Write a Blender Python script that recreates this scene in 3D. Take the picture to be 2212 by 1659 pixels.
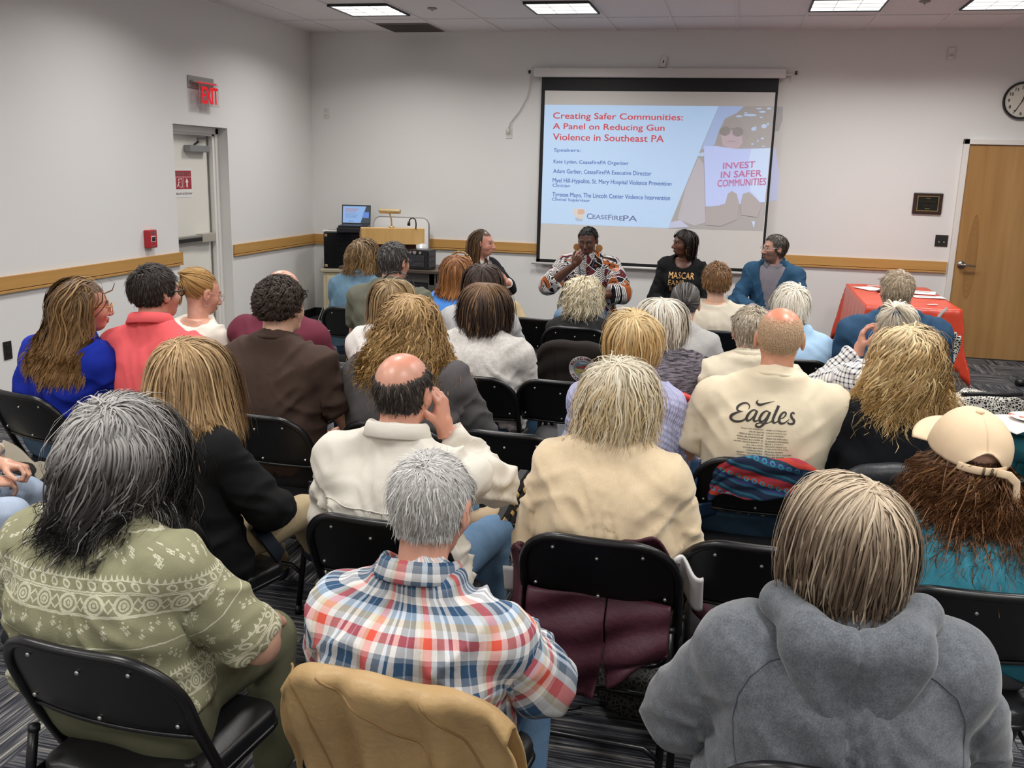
import bpy, bmesh, math, random
import numpy as np
from mathutils import Vector, Matrix
from mathutils.bvhtree import BVHTree

for _o in list(bpy.data.objects):
    bpy.data.objects.remove(_o, do_unlink=True)
SC = bpy.context.scene
COL = SC.collection
PI = math.pi

# ------------------------------------------------------------------ camera
F_PX, YAW, PITCH, ROLL, CAM_Z = 2045.96, 0.227943, -0.224436, 0.0268385, 1.77
cd = bpy.data.cameras.new('camera'); cam = bpy.data.objects.new('camera', cd); COL.objects.link(cam)
cd.sensor_fit = 'HORIZONTAL'; cd.sensor_width = 36.0; cd.lens = F_PX / 2212 * 36.0
cd.clip_start = 0.05; cd.clip_end = 60
_f = Vector((-math.sin(YAW) * math.cos(PITCH), math.cos(YAW) * math.cos(PITCH), math.sin(PITCH)))
_r = Vector((math.cos(YAW), math.sin(YAW), 0)); _u = _r.cross(_f)
_r2 = _r * math.cos(ROLL) + _u * math.sin(ROLL); _u2 = _u * math.cos(ROLL) - _r * math.sin(ROLL)
_m = Matrix((_r2, _u2, -_f)).transposed().to_4x4(); _m.translation = (0, 0, CAM_Z)
cam.matrix_world = _m
SC.camera = cam

# ------------------------------------------------------------------ world, lights, exposure
w = bpy.data.worlds.new('room_ambience'); SC.world = w; w.use_nodes = True
w.node_tree.nodes['Background'].inputs['Color'].default_value = (0.8, 0.85, 0.95, 1)
w.node_tree.nodes['Background'].inputs['Strength'].default_value = 0.05
CEIL = 3.18
LAMP_X = (-3.51, -1.68, 0.74, 1.96)
LAMP_Y = (8.83, 6.39, 3.95, 1.51, -0.93)
LAMP_W, LAMP_SPREAD = 24.5, 150
for ly in LAMP_Y:
    for lx in LAMP_X:
        ld = bpy.data.lights.new('troffer_light', 'AREA'); ld.shape = 'SQUARE'; ld.size = 0.52
        ld.energy = LAMP_W; ld.color = (1.0, 0.98, 0.95); ld.spread = math.radians(LAMP_SPREAD)
        lo = bpy.data.objects.new('troffer_light', ld); COL.objects.link(lo)
        lo.location = (lx, ly, CEIL - 0.035)
SC.view_settings.view_transform = 'Standard'; SC.view_settings.look = 'None'
SC.view_settings.gamma = 1.0; SC.view_settings.use_curve_mapping = False
SC.view_settings.exposure = 0.0
SC.cycles.max_bounces = 6; SC.cycles.diffuse_bounces = 4; SC.cycles.glossy_bounces = 3
SC.cycles.transmission_bounces = 4; SC.cycles.transparent_max_bounces = 6
SC.cycles.caustics_reflective = False; SC.cycles.caustics_refractive = False
SC.cycles.use_adaptive_sampling = True; SC.cycles.adaptive_threshold = 0.02

# ------------------------------------------------------------------ colour and materials
def lin(c):
    if isinstance(c, str):
        c = c.lstrip('#'); c = [int(c[i:i + 2], 16) / 255 for i in (0, 2, 4)]
    return tuple((x / 12.92 if x <= 0.04045 else ((x + 0.055) / 1.055) ** 2.4) for x in c[:3])
def rgba(c): return (*lin(c), 1.0)

class E:
    """expression on shader sockets"""
    nt = None
    def __init__(s, v): s.v = v
    @staticmethod
    def op(o, *a, clamp=False):
        n = E.nt.nodes.new('ShaderNodeMath'); n.operation = o; n.use_clamp = clamp
        for i, x in enumerate(a):
            if isinstance(x, E): E.nt.links.new(x.v, n.inputs[i])
            else: n.inputs[i].default_value = x
        return E(n.outputs[0])
    def __add__(s, o): return E.op('ADD', s, o)
    __radd__ = __add__
    def __sub__(s, o): return E.op('SUBTRACT', s, o)
    def __rsub__(s, o): return E.op('SUBTRACT', o, s)
    def __mul__(s, o): return E.op('MULTIPLY', s, o)
    __rmul__ = __mul__
    def __truediv__(s, o): return E.op('DIVIDE', s, o)
    def lt(s, o): return E.op('LESS_THAN', s, o)
    def gt(s, o): return E.op('GREATER_THAN', s, o)
    def fract(s): return E.op('FRACT', s)
    def floor(s): return E.op('FLOOR', s)
    def abs(s): return E.op('ABSOLUTE', s)
    def sin(s): return E.op('SINE', s)
    def min(s, o): return E.op('MINIMUM', s, o)
    def max(s, o): return E.op('MAXIMUM', s, o)
    def sqrt(s): return E.op('SQRT', s)
    def sat(s): return E.op('ADD', s, 0.0, clamp=True)

class MatB:
    def __init__(s, name, color=(0.8, 0.8, 0.8), rough=0.6, metal=0.0, spec=0.5):
        s.m = bpy.data.materials.new(name); s.m.use_nodes = True; s.nt = s.m.node_tree; E.nt = s.nt
        s.b = s.nt.nodes['Principled BSDF']
        s.b.inputs['Base Color'].default_value = rgba(color); s.b.inputs['Roughness'].default_value = rough
        s.b.inputs['Metallic'].default_value = metal; s.b.inputs['Specular IOR Level'].default_value = spec
        s.m.diffuse_color = rgba(color)
    def node(s, t, **k):
        n = s.nt.nodes.new(t)
        for a, b in k.items(): setattr(n, a, b)
        return n
    def link(s, a, b): s.nt.links.new(a.v if isinstance(a, E) else a, b)
    def coords(s, kind='Object', attr=None):
        if attr:
            n = s.node('ShaderNodeAttribute'); n.attribute_name = attr; v = n.outputs['Vector']
        else:
            v = s.node('ShaderNodeTexCoord').outputs[kind]
        x = s.node('ShaderNodeSeparateXYZ'); s.link(v, x.inputs[0])
        return v, E(x.outputs[0]), E(x.outputs[1]), E(x.outputs[2])
    def noise(s, vec, scale, detail=3, rough=0.5, mapping=None):
        if mapping:
            mp = s.node('ShaderNodeMapping'); mp.inputs['Scale'].default_value = mapping; s.link(vec, mp.inputs[0]); vec = mp.outputs[0]
        n = s.node('ShaderNodeTexNoise'); n.inputs['Scale'].default_value = scale; n.inputs['Detail'].default_value = detail
        n.inputs['Roughness'].default_value = rough; s.link(vec, n.inputs['Vector']); return E(n.outputs['Fac'])
    def mix(s, fac, a, b):
        n = s.node('ShaderNodeMix', data_type='RGBA')
        for i, x in ((0, fac), (6, a), (7, b)):
            if isinstance(x, E): s.link(x, n.inputs[i])
            elif hasattr(x, 'is_linked') or hasattr(x, 'node'): s.link(x, n.inputs[i])
            elif i == 0: n.inputs[0].default_value = x
            else: n.inputs[i].default_value = rgba(x)
        return n.outputs[2]
    def ramp(s, fac, stops, const=False):
        n = s.node('ShaderNodeValToRGB'); cr = n.color_ramp; cr.interpolation = 'CONSTANT' if const else 'LINEAR'
        while len(cr.elements) < len(stops): cr.elements.new(0.5)
        for e, (p, c) in zip(cr.elements, stops): e.position = p; e.color = rgba(c)
        s.link(fac, n.inputs[0]); return n.outputs[0]
    def base(s, c): s.link(c, s.b.inputs['Base Color'])
    def bump(s, h, strength=0.3, dist=0.01):
        n = s.node('ShaderNodeBump'); n.inputs['Strength'].default_value = strength; n.inputs['Distance'].default_value = dist
        s.link(h, n.inputs['Height']); s.link(n.outputs[0], s.b.inputs['Normal'])

_mc = {}
def mat(name, color, rough=0.6, metal=0.0, spec=0.5, var=0.0, scale=30):
    if name in _mc: return _mc[name]
    B = MatB(name, color, rough, metal, spec)
    if var:
        v, x, y, z = B.coords()
        n = B.noise(v, scale, 4)
        c = np.array(lin(color))
        lo, hi = [tuple(np.clip(c * k, 0, 1)) for k in (1 - var, 1 + var)]
        r = B.node('ShaderNodeValToRGB'); r.color_ramp.elements[0].position = .3; r.color_ramp.elements[1].position = .7
        r.color_ramp.elements[0].color = (*lo, 1); r.color_ramp.elements[1].color = (*hi, 1)
        B.link(n, r.inputs[0]); B.base(r.outputs[0])
    _mc[name] = B.m
    return B.m
def cloth(name, color, heather=0.0, hcol=None, rough=0.85, weave=900, bump=0.25, fuzz=0.0):
    """woven or knitted cloth: fine weave bump, optional heather flecks"""
    if name in _mc: return _mc[name]
    B = MatB(name, color, rough, 0, 0.25)
    v, x, y, z = B.coords()
    if heather:
        n = B.noise(v, 330, 2, 0.6); n2 = B.noise(v, 60, 3)
        B.base(B.mix(((n * 0.75 + n2 * 0.4 - 0.57) * 6.0 * heather + 0.4).sat(), color, hcol or color))
    n3 = B.noise(v, weave * 0.5, 1); n4 = B.noise(v, 45, 3)
    B.bump(n3 * 0.12 + n4 * 0.6, bump, 0.006)
    if fuzz:
        B.b.inputs['Sheen Weight'].default_value = fuzz; B.b.inputs['Sheen Roughness'].default_value = 0.5
    _mc[name] = B.m
    return B.m
def attr_mat(name, rough=0.5, spec=0.4, attr='Col', coat=0.0, sss=0.0):
    if name in _mc: return _mc[name]
    B = MatB(name, '#888888', rough, 0, spec)
    n = B.node('ShaderNodeAttribute'); n.attribute_name = attr; B.base(n.outputs['Color'])
    if sss:
        v, *_ = B.coords(); B.bump(B.noise(v, 260, 2), 0.06, 0.003)
    _mc[name] = B.m
    return B.m
def emis(name, color, strength=1.0, base=None):
    if name in _mc: return _mc[name]
    B = MatB(name, base or color, 0.6)
    B.b.inputs['Emission Color'].default_value = rgba(color); B.b.inputs['Emission Strength'].default_value = strength
    _mc[name] = B.m
    return B.m

# ------------------------------------------------------------------ object helpers
def mesh_np(name, V, F, m=None, parent=None, smooth=True, attrs=None, mats=None, fmat=None, loc=None):
    """V (n,3); F array (m,4) or (m,3) or list of polygons"""
    me = bpy.data.meshes.new(name)
    V = np.asarray(V, dtype=np.float32)
    if isinstance(F, np.ndarray):
        nf, k = F.shape
        li = F.astype(np.int32).ravel(); ls = np.arange(nf, dtype=np.int32) * k; lt = np.full(nf, k, dtype=np.int32)
    else:
        lt = np.array([len(f) for f in F], dtype=np.int32); li = np.array([i for f in F for i in f], dtype=np.int32)
        ls = np.concatenate([[0], np.cumsum(lt)[:-1]]).astype(np.int32); nf = len(F)
    me.vertices.add(len(V)); me.vertices.foreach_set('co', V.ravel())
    me.loops.add(len(li)); me.loops.foreach_set('vertex_index', li)
    me.polygons.add(nf); me.polygons.foreach_set('loop_start', ls); me.polygons.foreach_set('loop_total', lt)
    if fmat is not None: me.polygons.foreach_set('material_index', np.asarray(fmat, dtype=np.int32))
    me.polygons.foreach_set('use_smooth', np.full(nf, bool(smooth)))
    me.update(calc_edges=True)
    for an, (typ, arr) in (attrs or {}).items():
        a = me.attributes.new(an, typ, 'POINT')
        arr = np.asarray(arr, dtype=np.float32)
        if typ in ('FLOAT_COLOR', 'BYTE_COLOR'):
            if arr.shape[1] == 3: arr = np.concatenate([arr, np.ones((len(arr), 1), np.float32)], 1)
            a.data.foreach_set('color', arr.ravel())
        else: a.data.foreach_set('vector', arr.ravel())
    for x in (mats or ([m] if m else [])): me.materials.append(x)
    o = bpy.data.objects.new(name, me); COL.objects.link(o)
    if parent: o.parent = parent
    if loc is not None: o.location = loc
    return o

class MB:
    """collects shapes into one mesh"""
    def __init__(s): s.V = []; s.F = []; s.M = []; s.n = 0; s.mi = 0
    def add(s, V, F, T=None):
        V = np.asarray(V, float)
        if T is not None: V = V @ np.array(T.to_3x3()).T + np.array(T.translation)
        s.V.append(V); s.F += [tuple(i + s.n for i in f) for f in F]; s.M += [s.mi] * len(F); s.n += len(V); return s
    def box(s, x0, x1, y0, y1, z0, z1, b=0.0, T=None):
        bm = bmesh.new(); bmesh.ops.create_cube(bm, size=1)
        for v in bm.verts:
            v.co = Vector((x0 + (v.co.x + .5) * (x1 - x0), y0 + (v.co.y + .5) * (y1 - y0), z0 + (v.co.z + .5) * (z1 - z0)))
        if b: bmesh.ops.bevel(bm, geom=bm.edges[:], offset=b, segments=2, affect='EDGES', profile=0.5)
        return s.bm(bm, T)
    def bm(s, bm, T=None):
        bm.verts.index_update()
        V = [tuple(v.co) for v in bm.verts]; F = [tuple(v.index for v in f.verts) for f in bm.faces]
        bm.free(); return s.add(V, F, T)
    def cyl(s, p, q, r, r2=None, n=16, caps=True):
        return s.tube([p, q], [r, r if r2 is None else r2], n, caps)
    def tube(s, pts, r, n=10, caps=True, closed=False, flat=None):
        P = np.array(pts, float); k = len(P); r = np.full(k, r) if np.isscalar(r) else np.array(r, float)
        T = np.gradient(P, axis=0) if not closed else np.roll(P, -1, 0) - np.roll(P, 1, 0)
        T /= np.linalg.norm(T, axis=1)[:, None] + 1e-12
        a = np.array([0, 0, 1.0]) if abs(T[0, 2]) < .9 else np.array([1.0, 0, 0])
        N = np.zeros_like(P); nn = a - T[0] * (a @ T[0]); N[0] = nn / np.linalg.norm(nn)
        for i in range(1, k):
            nn = N[i - 1] - T[i] * (N[i - 1] @ T[i]); N[i] = nn / (np.linalg.norm(nn) + 1e-12)
        Bn = np.cross(T, N); an = np.linspace(0, 2 * PI, n, endpoint=False)
        fl = 1.0 if flat is None else flat
        V = P[:, None] + r[:, None, None] * (np.cos(an)[None, :, None] * N[:, None] + fl * np.sin(an)[None, :, None] * Bn[:, None])
        F = []
        for i in range(k if closed else k - 1):
            j = (i + 1) % k
            for c in range(n): F.append((i * n + c, i * n + (c + 1) % n, j * n + (c + 1) % n, j * n + c))
        if caps and not closed: F += [tuple(range(n))[::-1], tuple((k - 1) * n + c for c in range(n))]
        return s.add(V.reshape(-1, 3), F)
    def lathe(s, prof, n=24, T=None, closed=False):
        k = len(prof); an = np.linspace(0, 2 * PI, n, endpoint=False)
        V = [(r * math.cos(a), r * math.sin(a), z) for r, z in prof for a in an]; F = []
        for i in range(k - 1):
            for c in range(n): F.append((i * n + c, i * n + (c + 1) % n, (i + 1) * n + (c + 1) % n, (i + 1) * n + c))
        F += [tuple(range(n))[::-1], tuple((k - 1) * n + c for c in range(n))]
        return s.add(V, F, T)
    def ell(s, c, r, n=16, T=None):
        bm = bmesh.new(); bmesh.ops.create_uvsphere(bm, u_segments=n, v_segments=max(6, n * 2 // 3), radius=1)
        for v in bm.verts: v.co = Vector((c[0] + v.co.x * r[0], c[1] + v.co.y * r[1], c[2] + v.co.z * r[2]))
        return s.bm(bm, T)
    def prism(s, poly, d0, d1, axis='y', T=None):
        """poly in 2D extruded along an axis between d0 and d1"""
        def p3(a, b, d): return {'y': (a, d, b), 'x': (d, a, b), 'z': (a, b, d)}[axis]
        n = len(poly); V = [p3(a, b, d0) for a, b in poly] + [p3(a, b, d1) for a, b in poly]
        F = [tuple(range(n)), tuple(range(2 * n - 1, n - 1, -1))] + [(i, i + n, (i + 1) % n + n, (i + 1) % n) for i in range(n)]
        return s.add(V, F, T)
    def grid(s, fn, nu, nv, thick=0.0, T=None):
        """fn(u,v) on [0,1]^2 -> xyz arrays; thickness along normals"""
        U, Vv = np.meshgrid(np.linspace(0, 1, nu), np.linspace(0, 1, nv), indexing='ij')
        P = np.stack(fn(U, Vv), -1).astype(float)
        idx = np.arange(nu * nv).reshape(nu, nv)
        q = np.stack([idx[:-1, :-1], idx[1:, :-1], idx[1:, 1:], idx[:-1, 1:]], -1).reshape(-1, 4)
        if not thick: return s.add(P.reshape(-1, 3), [tuple(f) for f in q], T)
        du = np.gradient(P, axis=0); dv = np.gradient(P, axis=1); nn = np.cross(du, dv); nn /= np.linalg.norm(nn, axis=-1)[..., None] + 1e-12
        Q = P - nn * thick; m = nu * nv
        F = [tuple(f) for f in q] + [tuple(f[::-1] + m) for f in q]
        ring = list(idx[:, 0]) + list(idx[-1, 1:]) + list(idx[-2::-1, -1]) + list(idx[0, -2:0:-1])
        for i in range(len(ring)):
            a, b = ring[i], ring[(i + 1) % len(ring)]; F.append((a, a + m, b + m, b))
        return s.add(np.concatenate([P.reshape(-1, 3), Q.reshape(-1, 3)]), F, T)
    def build(s, name, m, parent=None, smooth=False, loc=None, rotz=0.0, angle=None):
        o = mesh_np(name, np.concatenate(s.V), s.F, None, parent, smooth or bool(angle), mats=m if isinstance(m, (list, tuple)) else [m], fmat=s.M)
        if angle:
            try:
                o.data.set_sharp_from_angle(angle=math.radians(angle))
            except Exception: pass
        if loc is not None: o.location = loc
        if rotz: o.rotation_euler = (0, 0, rotz)
        return o
def tag(o, label=None, cat=None, group=None, kind=None):
    if label: o['label'] = label
    if cat: o['category'] = cat
    if group: o['group'] = group
    if kind: o['kind'] = kind
    return o
def thing(name, label, cat, loc=(0, 0, 0), rotz=0.0, group=None):
    o = bpy.data.objects.new(name, None); COL.objects.link(o); o.empty_display_size = 0.1
    o.location = loc; o.rotation_euler = (0, 0, rotz)
    return tag(o, label, cat, group)
def structure(o): o['kind'] = 'structure'; return o
def text_geo(txt, size=1.0, bold=0.0, align='LEFT', res=3):
    cu = bpy.data.curves.new('t', 'FONT'); cu.body = txt; cu.size = size; cu.offset = bold; cu.align_x = align; cu.resolution_u = res
    o = bpy.data.objects.new('t', cu); COL.objects.link(o)
    bpy.context.view_layer.update()
    dg = bpy.context.evaluated_depsgraph_get(); me = bpy.data.meshes.new_from_object(o.evaluated_get(dg))
    V = np.array([v.co[:] for v in me.vertices]) if len(me.vertices) else np.zeros((0, 3)); F = [tuple(p.vertices) for p in me.polygons]
    bpy.data.objects.remove(o, do_unlink=True); bpy.data.meshes.remove(me); bpy.data.curves.remove(cu)
    return V, F
def fit_text(txt, x0, x1, zb, zt, bold=0.0, res=3):
    """text stretched to a box in the plane: 2D points; bold = stroke widening as a share of the height"""
    V, F = text_geo(txt, 1.0, 0.0, 'LEFT', res)
    mn, mx = V[:, :2].min(0), V[:, :2].max(0)
    P = (V[:, :2] - mn) / (mx - mn); P[:, 0] = x0 + P[:, 0] * (x1 - x0); P[:, 1] = zb + P[:, 1] * (zt - zb)
    if bold:
        d = bold * abs(zt - zb); n = len(P)
        PP = [P + np.array(o) for o in ((-d, 0), (d, 0), (0, d * .6), (0, -d * .6))]
        F = [tuple(i + n * k for i in f) for k in range(4) for f in F]; P = np.concatenate(PP)
    return P, F
SLIDE_TEXT = [
    ('Creating Safer Communities:', -2.007, -0.648, 2.271, 2.353, 'title'),
    ('A Panel on Reducing Gun', -2.005, -0.828, 2.165, 2.244, 'title'),
    ('Violence in Southeast PA', -2.001, -0.829, 2.069, 2.138, 'title'),
    ('Speakers:', -1.984, -1.697, 1.940, 1.986, 'small'),
    ('Kate Lyden, CeaseFirePA Organizer', -1.986, -1.181, 1.818, 1.867, 'small'),
    ('Adam Garber, CeaseFirePA Executive Director', -1.986, -0.937, 1.720, 1.770, 'small'),
    ('Myel Hill-Hypolite, St. Mary Hospital Violence Prevention', -1.988, -0.722, 1.615, 1.674, 'small'),
    ('Clinician', -1.988, -1.798, 1.582, 1.614, 'small'),
    ('Tyreese Mayo, The Lincoln Center Violence Intervention', -1.987, -0.727, 1.465, 1.526, 'small'),
    ('Clinical Supervisor', -1.99, -1.573, 1.425, 1.465, 'small'),
    ('INVEST', -0.206, 0.111, 1.826, 1.889, 'sign'),
    ('IN SAFER', -0.221, 0.184, 1.737, 1.803, 'sign'),
    ('COMMUNITIES', -0.249, 0.235, 1.651, 1.720, 'sign'),
]
SLIDE_POLY = {
    'photo': [(-0.296, 2.437), (0.254, 2.441), (0.255, 1.81), (0.245, 1.199), (-0.728, 1.189)],
    'sky': [(-0.296, 2.437), (-0.043, 2.438), (-0.109, 2.372), (-0.221, 2.316), (-0.273, 2.195), (-0.307, 2.056), (-0.438, 2.004)],
    'hair': [(-0.301, 2.051), (-0.281, 2.162), (-0.235, 2.283), (-0.133, 2.326), (-0.048, 2.291), (-0.002, 2.194), (0.03, 2.167), (0.01, 2.052), (-0.082, 2.028), (-0.239, 2.036)],
    'face': [(-0.253, 2.16), (-0.164, 2.224), (-0.051, 2.196), (-0.029, 2.079), (-0.073, 2.018), (-0.148, 2.017), (-0.226, 2.053)],
    'jaw': [(-0.207, 2.058), (-0.176, 2.098), (-0.11, 2.099), (-0.074, 2.061), (-0.104, 2.086), (-0.175, 2.084)],
    'sign': [(-0.415, 2.035), (-0.306, 2.044), (-0.093, 2.017), (0.249, 2.032), (0.246, 1.787), (0.237, 1.492), (-0.172, 1.444), (-0.355, 1.427)],
    'signlit': [(0.062, 2.02), (0.249, 2.032), (0.247, 1.721), (0.239, 1.492), (0.198, 1.496), (0.084, 1.605), (0.048, 1.915)],
    'glove_a': [(-0.354, 1.424), (-0.217, 1.443), (-0.157, 1.467), (-0.139, 1.564), (-0.099, 1.596), (-0.05, 1.569), (-0.015, 1.472), (-0.027, 1.308), (-0.179, 1.233), (-0.344, 1.238)],
    'glove_b': [(-0.001, 1.484), (0.014, 1.569), (0.074, 1.591), (0.151, 1.528), (0.212, 1.463), (0.172, 1.338), (0.014, 1.355)],
    'coat': [(-0.464, 1.925), (-0.403, 1.86), (-0.343, 1.267), (-0.453, 1.223), (-0.635, 1.285), (-0.571, 1.619)],
    'cuff': [(-0.46, 1.968), (-0.411, 1.977), (-0.406, 1.936), (-0.469, 1.936)],
    'snow': [(-0.703, 1.253), (-0.606, 1.28), (-0.509, 1.209), (-0.728, 1.19)],
    'tri': [(0.122, 1.296), (0.159, 1.292), (0.151, 1.218)],
    'spill_sign': [(0.279, 2.031), (0.301, 2.032), (0.361, 1.768), (0.367, 1.512), (0.282, 1.501)],
    'spill_tree': [(0.277, 2.443), (0.34, 2.441), (0.347, 2.311), (0.321, 2.205), (0.282, 2.204)],
}
SLIDE_FLECK = [
    (0.024, 2.352, 0.0702, 0.0117),
    (-0.084, 2.34, 0.0351, 0.0094),
    (0.141, 2.386, 0.0351, 0.0094),
    (0.062, 2.217, 0.0164, 0.0187),
    (0.084, 2.223, 0.0117, 0.0234),
    (0.169, 2.246, 0.0292, 0.0211),
    (0.163, 2.126, 0.0187, 0.0094),
    (0.069, 2.069, 0.0117, 0.0094),
    (0.18, 2.05, 0.0175, 0.0058),
    (0.204, 2.419, 0.0234, 0.0094),
    (0.106, 2.418, 0.0292, 0.0070),
    (0.121, 2.103, 0.0094, 0.0094),
    (0.205, 2.268, 0.0117, 0.0140),
    (0.135, 2.332, 0.0164, 0.0070),
    (-0.021, 2.373, 0.0164, 0.0070),
]
# ------------------------------------------------------------------ room shell
XL, XR, YB, YR = -4.81, 4.6, 10.31, -2.6
def wall_mat(name, color):
    B = MatB(name, color, 0.7, 0, 0.3); v, x, y, z = B.coords('Object')
    B.bump(B.noise(v, 140, 2), 0.06, 0.003); return B.m
M_WALL = wall_mat('painted_drywall', '#e5e4e2')
M_WHITE = mat('white_paint', '#e6e4df', 0.45)
M_BLACK = mat('black_vinyl_base', '#1b1b1d', 0.5)
M_BLACKP = mat('black_plastic', '#17171a', 0.4)
M_CHROME = mat('brushed_steel', '#b9b7b2', 0.32, 0.9)
M_WHITEP = mat('white_plastic', '#dcdad6', 0.4)
M_PAPER = mat('white_paper', '#ecebe8', 0.7)

def carpet_mat():
    B = MatB('striated_carpet_tile', '#55565a', 0.95, 0, 0.1); v, x, y, z = B.coords('Object')
    T = 0.5
    cx, cy = (x / T).floor(), (y / T).floor()
    par = ((cx + cy) * 0.5).fract().gt(0.25)               # quarter-turned tiles
    a = x * par + y * (1 - par); b = y * par + x * (1 - par)   # a across the lines, b along them
    def cmb(p, q, r):
        c = B.node('ShaderNodeCombineXYZ'); B.link(p, c.inputs[0]); B.link(q, c.inputs[1]); B.link(r, c.inputs[2]); return c.outputs[0]
    seed = cx * 7.3 + cy * 3.1
    n1 = B.noise(cmb(a * 150, b * 4.0, seed), 1.0, 2, 0.6)
    n2 = B.noise(cmb(a * 45, b * 1.6, seed + 5.0), 1.0, 2)
    n3 = B.noise(cmb(x * 2.0, y * 2.0, seed), 1.0, 2)
    f = ((n1 - 0.5) * 2.3 + (n2 - 0.5) * 1.5 + (n3 - 0.5) * 0.5 + 0.5).sat()
    B.base(B.ramp(f, [(0.0, '#232429'), (0.35, '#3b3c42'), (0.55, '#525358'), (0.8, '#74726f'), (1.0, '#9d9991')]))
    B.bump(f, 0.5, 0.006); return B.m
fl = MB().box(XL - .3, XR + .1, YR - .1, YB + .1, -0.12, 0).build('floor', carpet_mat()); structure(fl)

DY0, DY1, DZ = 7.54, 8.45, 2.065        # opening of the exit door in the left wall
b = MB(); t = 0.34
for y0, y1, z0, z1 in ((YR, DY0, 0, CEIL), (DY1, YB, 0, CEIL), (DY0, DY1, DZ, CEIL)): b.box(XL - t, XL, y0, y1, z0, z1)
structure(b.build('wall_left', M_WALL))
structure(MB().box(XL - t, XR + .1, YB, YB + .15, 0, CEIL).build('wall_back', M_WALL))
structure(MB().box(XR, XR + .1, YR, YB, 0, CEIL).build('wall_right', M_WALL))
structure(MB().box(XL - t, XR + .1, YR - .1, YR, 0, CEIL).build('wall_rear', M_WALL))
# ceiling: long tiles in a white T-bar grid
def ceil_mat():
    B = MatB('mineral_fibre_tile', '#cfcac6', 0.9, 0, 0.15); v, x, y, z = B.coords()
    n = B.noise(v, 160, 3, 0.7); B.base(B.mix(((n - .35) * 3).sat(), '#e2dedf', '#eeebec')); B.bump(n, 0.15, 0.004); return B.m
ce = MB().box(XL - t, XR + .1, YR - .1, YB + .15, CEIL, CEIL + .1).build('ceiling', ceil_mat()); structure(ce)
GX = [-4.42 + 0.6085 * k for k in range(15)]; GY = [9.44, 8.22, 7.0, 5.78, 4.56, 3.34, 2.12, 0.9, -0.32, -1.54]
b = MB()
for gx in GX: b.box(gx - .012, gx + .012, YR, YB, CEIL - .008, CEIL)
for gy in GY: b.box(XL, XR, gy - .008, gy + .008, CEIL - .0075, CEIL)
b.box(XL, XL + .02, YR, YB, CEIL - .012, CEIL); b.box(XL, XR, YB - .02, YB, CEIL - .012, CEIL)
structure(b.build('ceiling_grid', mat('grid_white', '#e4e0e0', 0.5), ce))

# baseboards and wooden chair rails
def base(name, x0, x1, y0, y1): structure(MB().box(x0, x1, y0, y1, 0, .1, .004).build(name, M_BLACK))
base('baseboard_left', XL, XL + .012, YR, DY0); base('baseboard_corner', XL, XL + .012, DY1, YB)
base('baseboard_back', XL, 2.07, YB - .012, YB); base('baseboard_right', XR - .012, XR, YR, YB)
def wood_mat(name, c0, c1, axis='x', scale=1.0, rough=0.4, swirl=False):
    B = MatB(name, c0, rough, 0, 0.4); v, x, y, z = B.coords()
    sc = {'x': (1.2, 30, 30), 'y': (30, 1.2, 30), 'z': (22, 22, 0.9)}[axis]
    n = B.noise(v, scale, 4, 0.6, mapping=sc); n2 = B.noise(v, scale * 0.6, 2, mapping=tuple(s * .25 for s in sc))
    f = ((n - .5) * 1.4 + (n2 - .5) * 1.2 + .5).sat()
    B.base(B.mix(f, c0, c1)); return B.m
M_RAIL = wood_mat('oak_rail_y', '#b98a4c', '#c99d5c', 'y'); M_RAILX = wood_mat('oak_rail_x', '#b98a4c', '#c99d5c', 'x')
M_RAILD = mat('rail_groove', '#6d3b28', 0.5)
def rail(name, m, ax, a0, a1):
    b = MB()
    def bar(d, z0, z1):
        if ax == 'y': b.box(XL, XL + d, a0, a1, z0, z1, .002)
        else: b.box(a0, a1, YB - d, YB, z0, z1, .002)
    bar(.02, .872, .963); b.mi = 1; bar(.013, .866, .873); b.mi = 0; bar(.024, .85, .867)
    return structure(b.build(name, [m, M_RAILD]))
rail('trim_1', M_RAIL, 'y', YR, DY0 + .03); rail('trim_2', M_RAIL, 'y', DY1 + .02, YB); rail('trim_3', M_RAILX, 'x', XL, 2.06)

# ---- white exit door in its recess
d1 = thing('door_1', 'white steel emergency exit door recessed in the left wall', 'door', (XL - .17, 7.9, 0)); structure(d1)
def dl(b, name, m, **k): return b.build(name, m, d1, loc=(-(XL - .17), -7.9, 0), **k)
dl(MB().box(XL - .215, XL - .17, 7.42, 8.355, .01, 1.985, .003), 'door_leaf', mat('door_white', '#e9e6dd', 0.4))
b = MB()
b.box(XL - .2, XL - .10, 8.40, 8.455, 0, 2.06, .004); b.box(XL - .2, XL - .115, 8.365, 8.405, 0, 2.02, .003)
b.box(XL - .2, XL - .10, 7.40, 8.455, 2.005, 2.064, .004); b.box(XL - .2, XL - .115, 7.40, 8.40, 1.985, 2.01, .003)
dl(b, 'door_frame', M_WHITE)
b = MB().box(XL - .178, XL - .16, 8.352, 8.368, .01, 1.985)
for k in range(9): b.cyl((XL - .158, 8.35, .2 + k * .22), (XL - .154, 8.35, .2 + k * .22), .005, n=8)
dl(b, 'hinge', mat('hinge_steel', '#8d8c88', .35, .8))
M_CLOSER = mat('aluminium_grey', '#8f9092', 0.4, 0.5)
b = MB().box(XL - .17, XL - .10, 7.96, 8.30, 1.835, 1.895, .006)
dl(b, 'door_closer', M_CLOSER)
b = MB().tube([(XL - .12, 8.06, 1.9), (XL - .10, 8.10, 1.93), (XL - .06, 8.02, 1.95)], .01, 8); b.tube([(XL - .06, 8.02, 1.955), (XL - .13, 8.3, 1.965)], .009, 8)
dl(b, 'closer_arm', mat('closer_arm_steel', '#5d5d5f', .4, .6))
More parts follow.
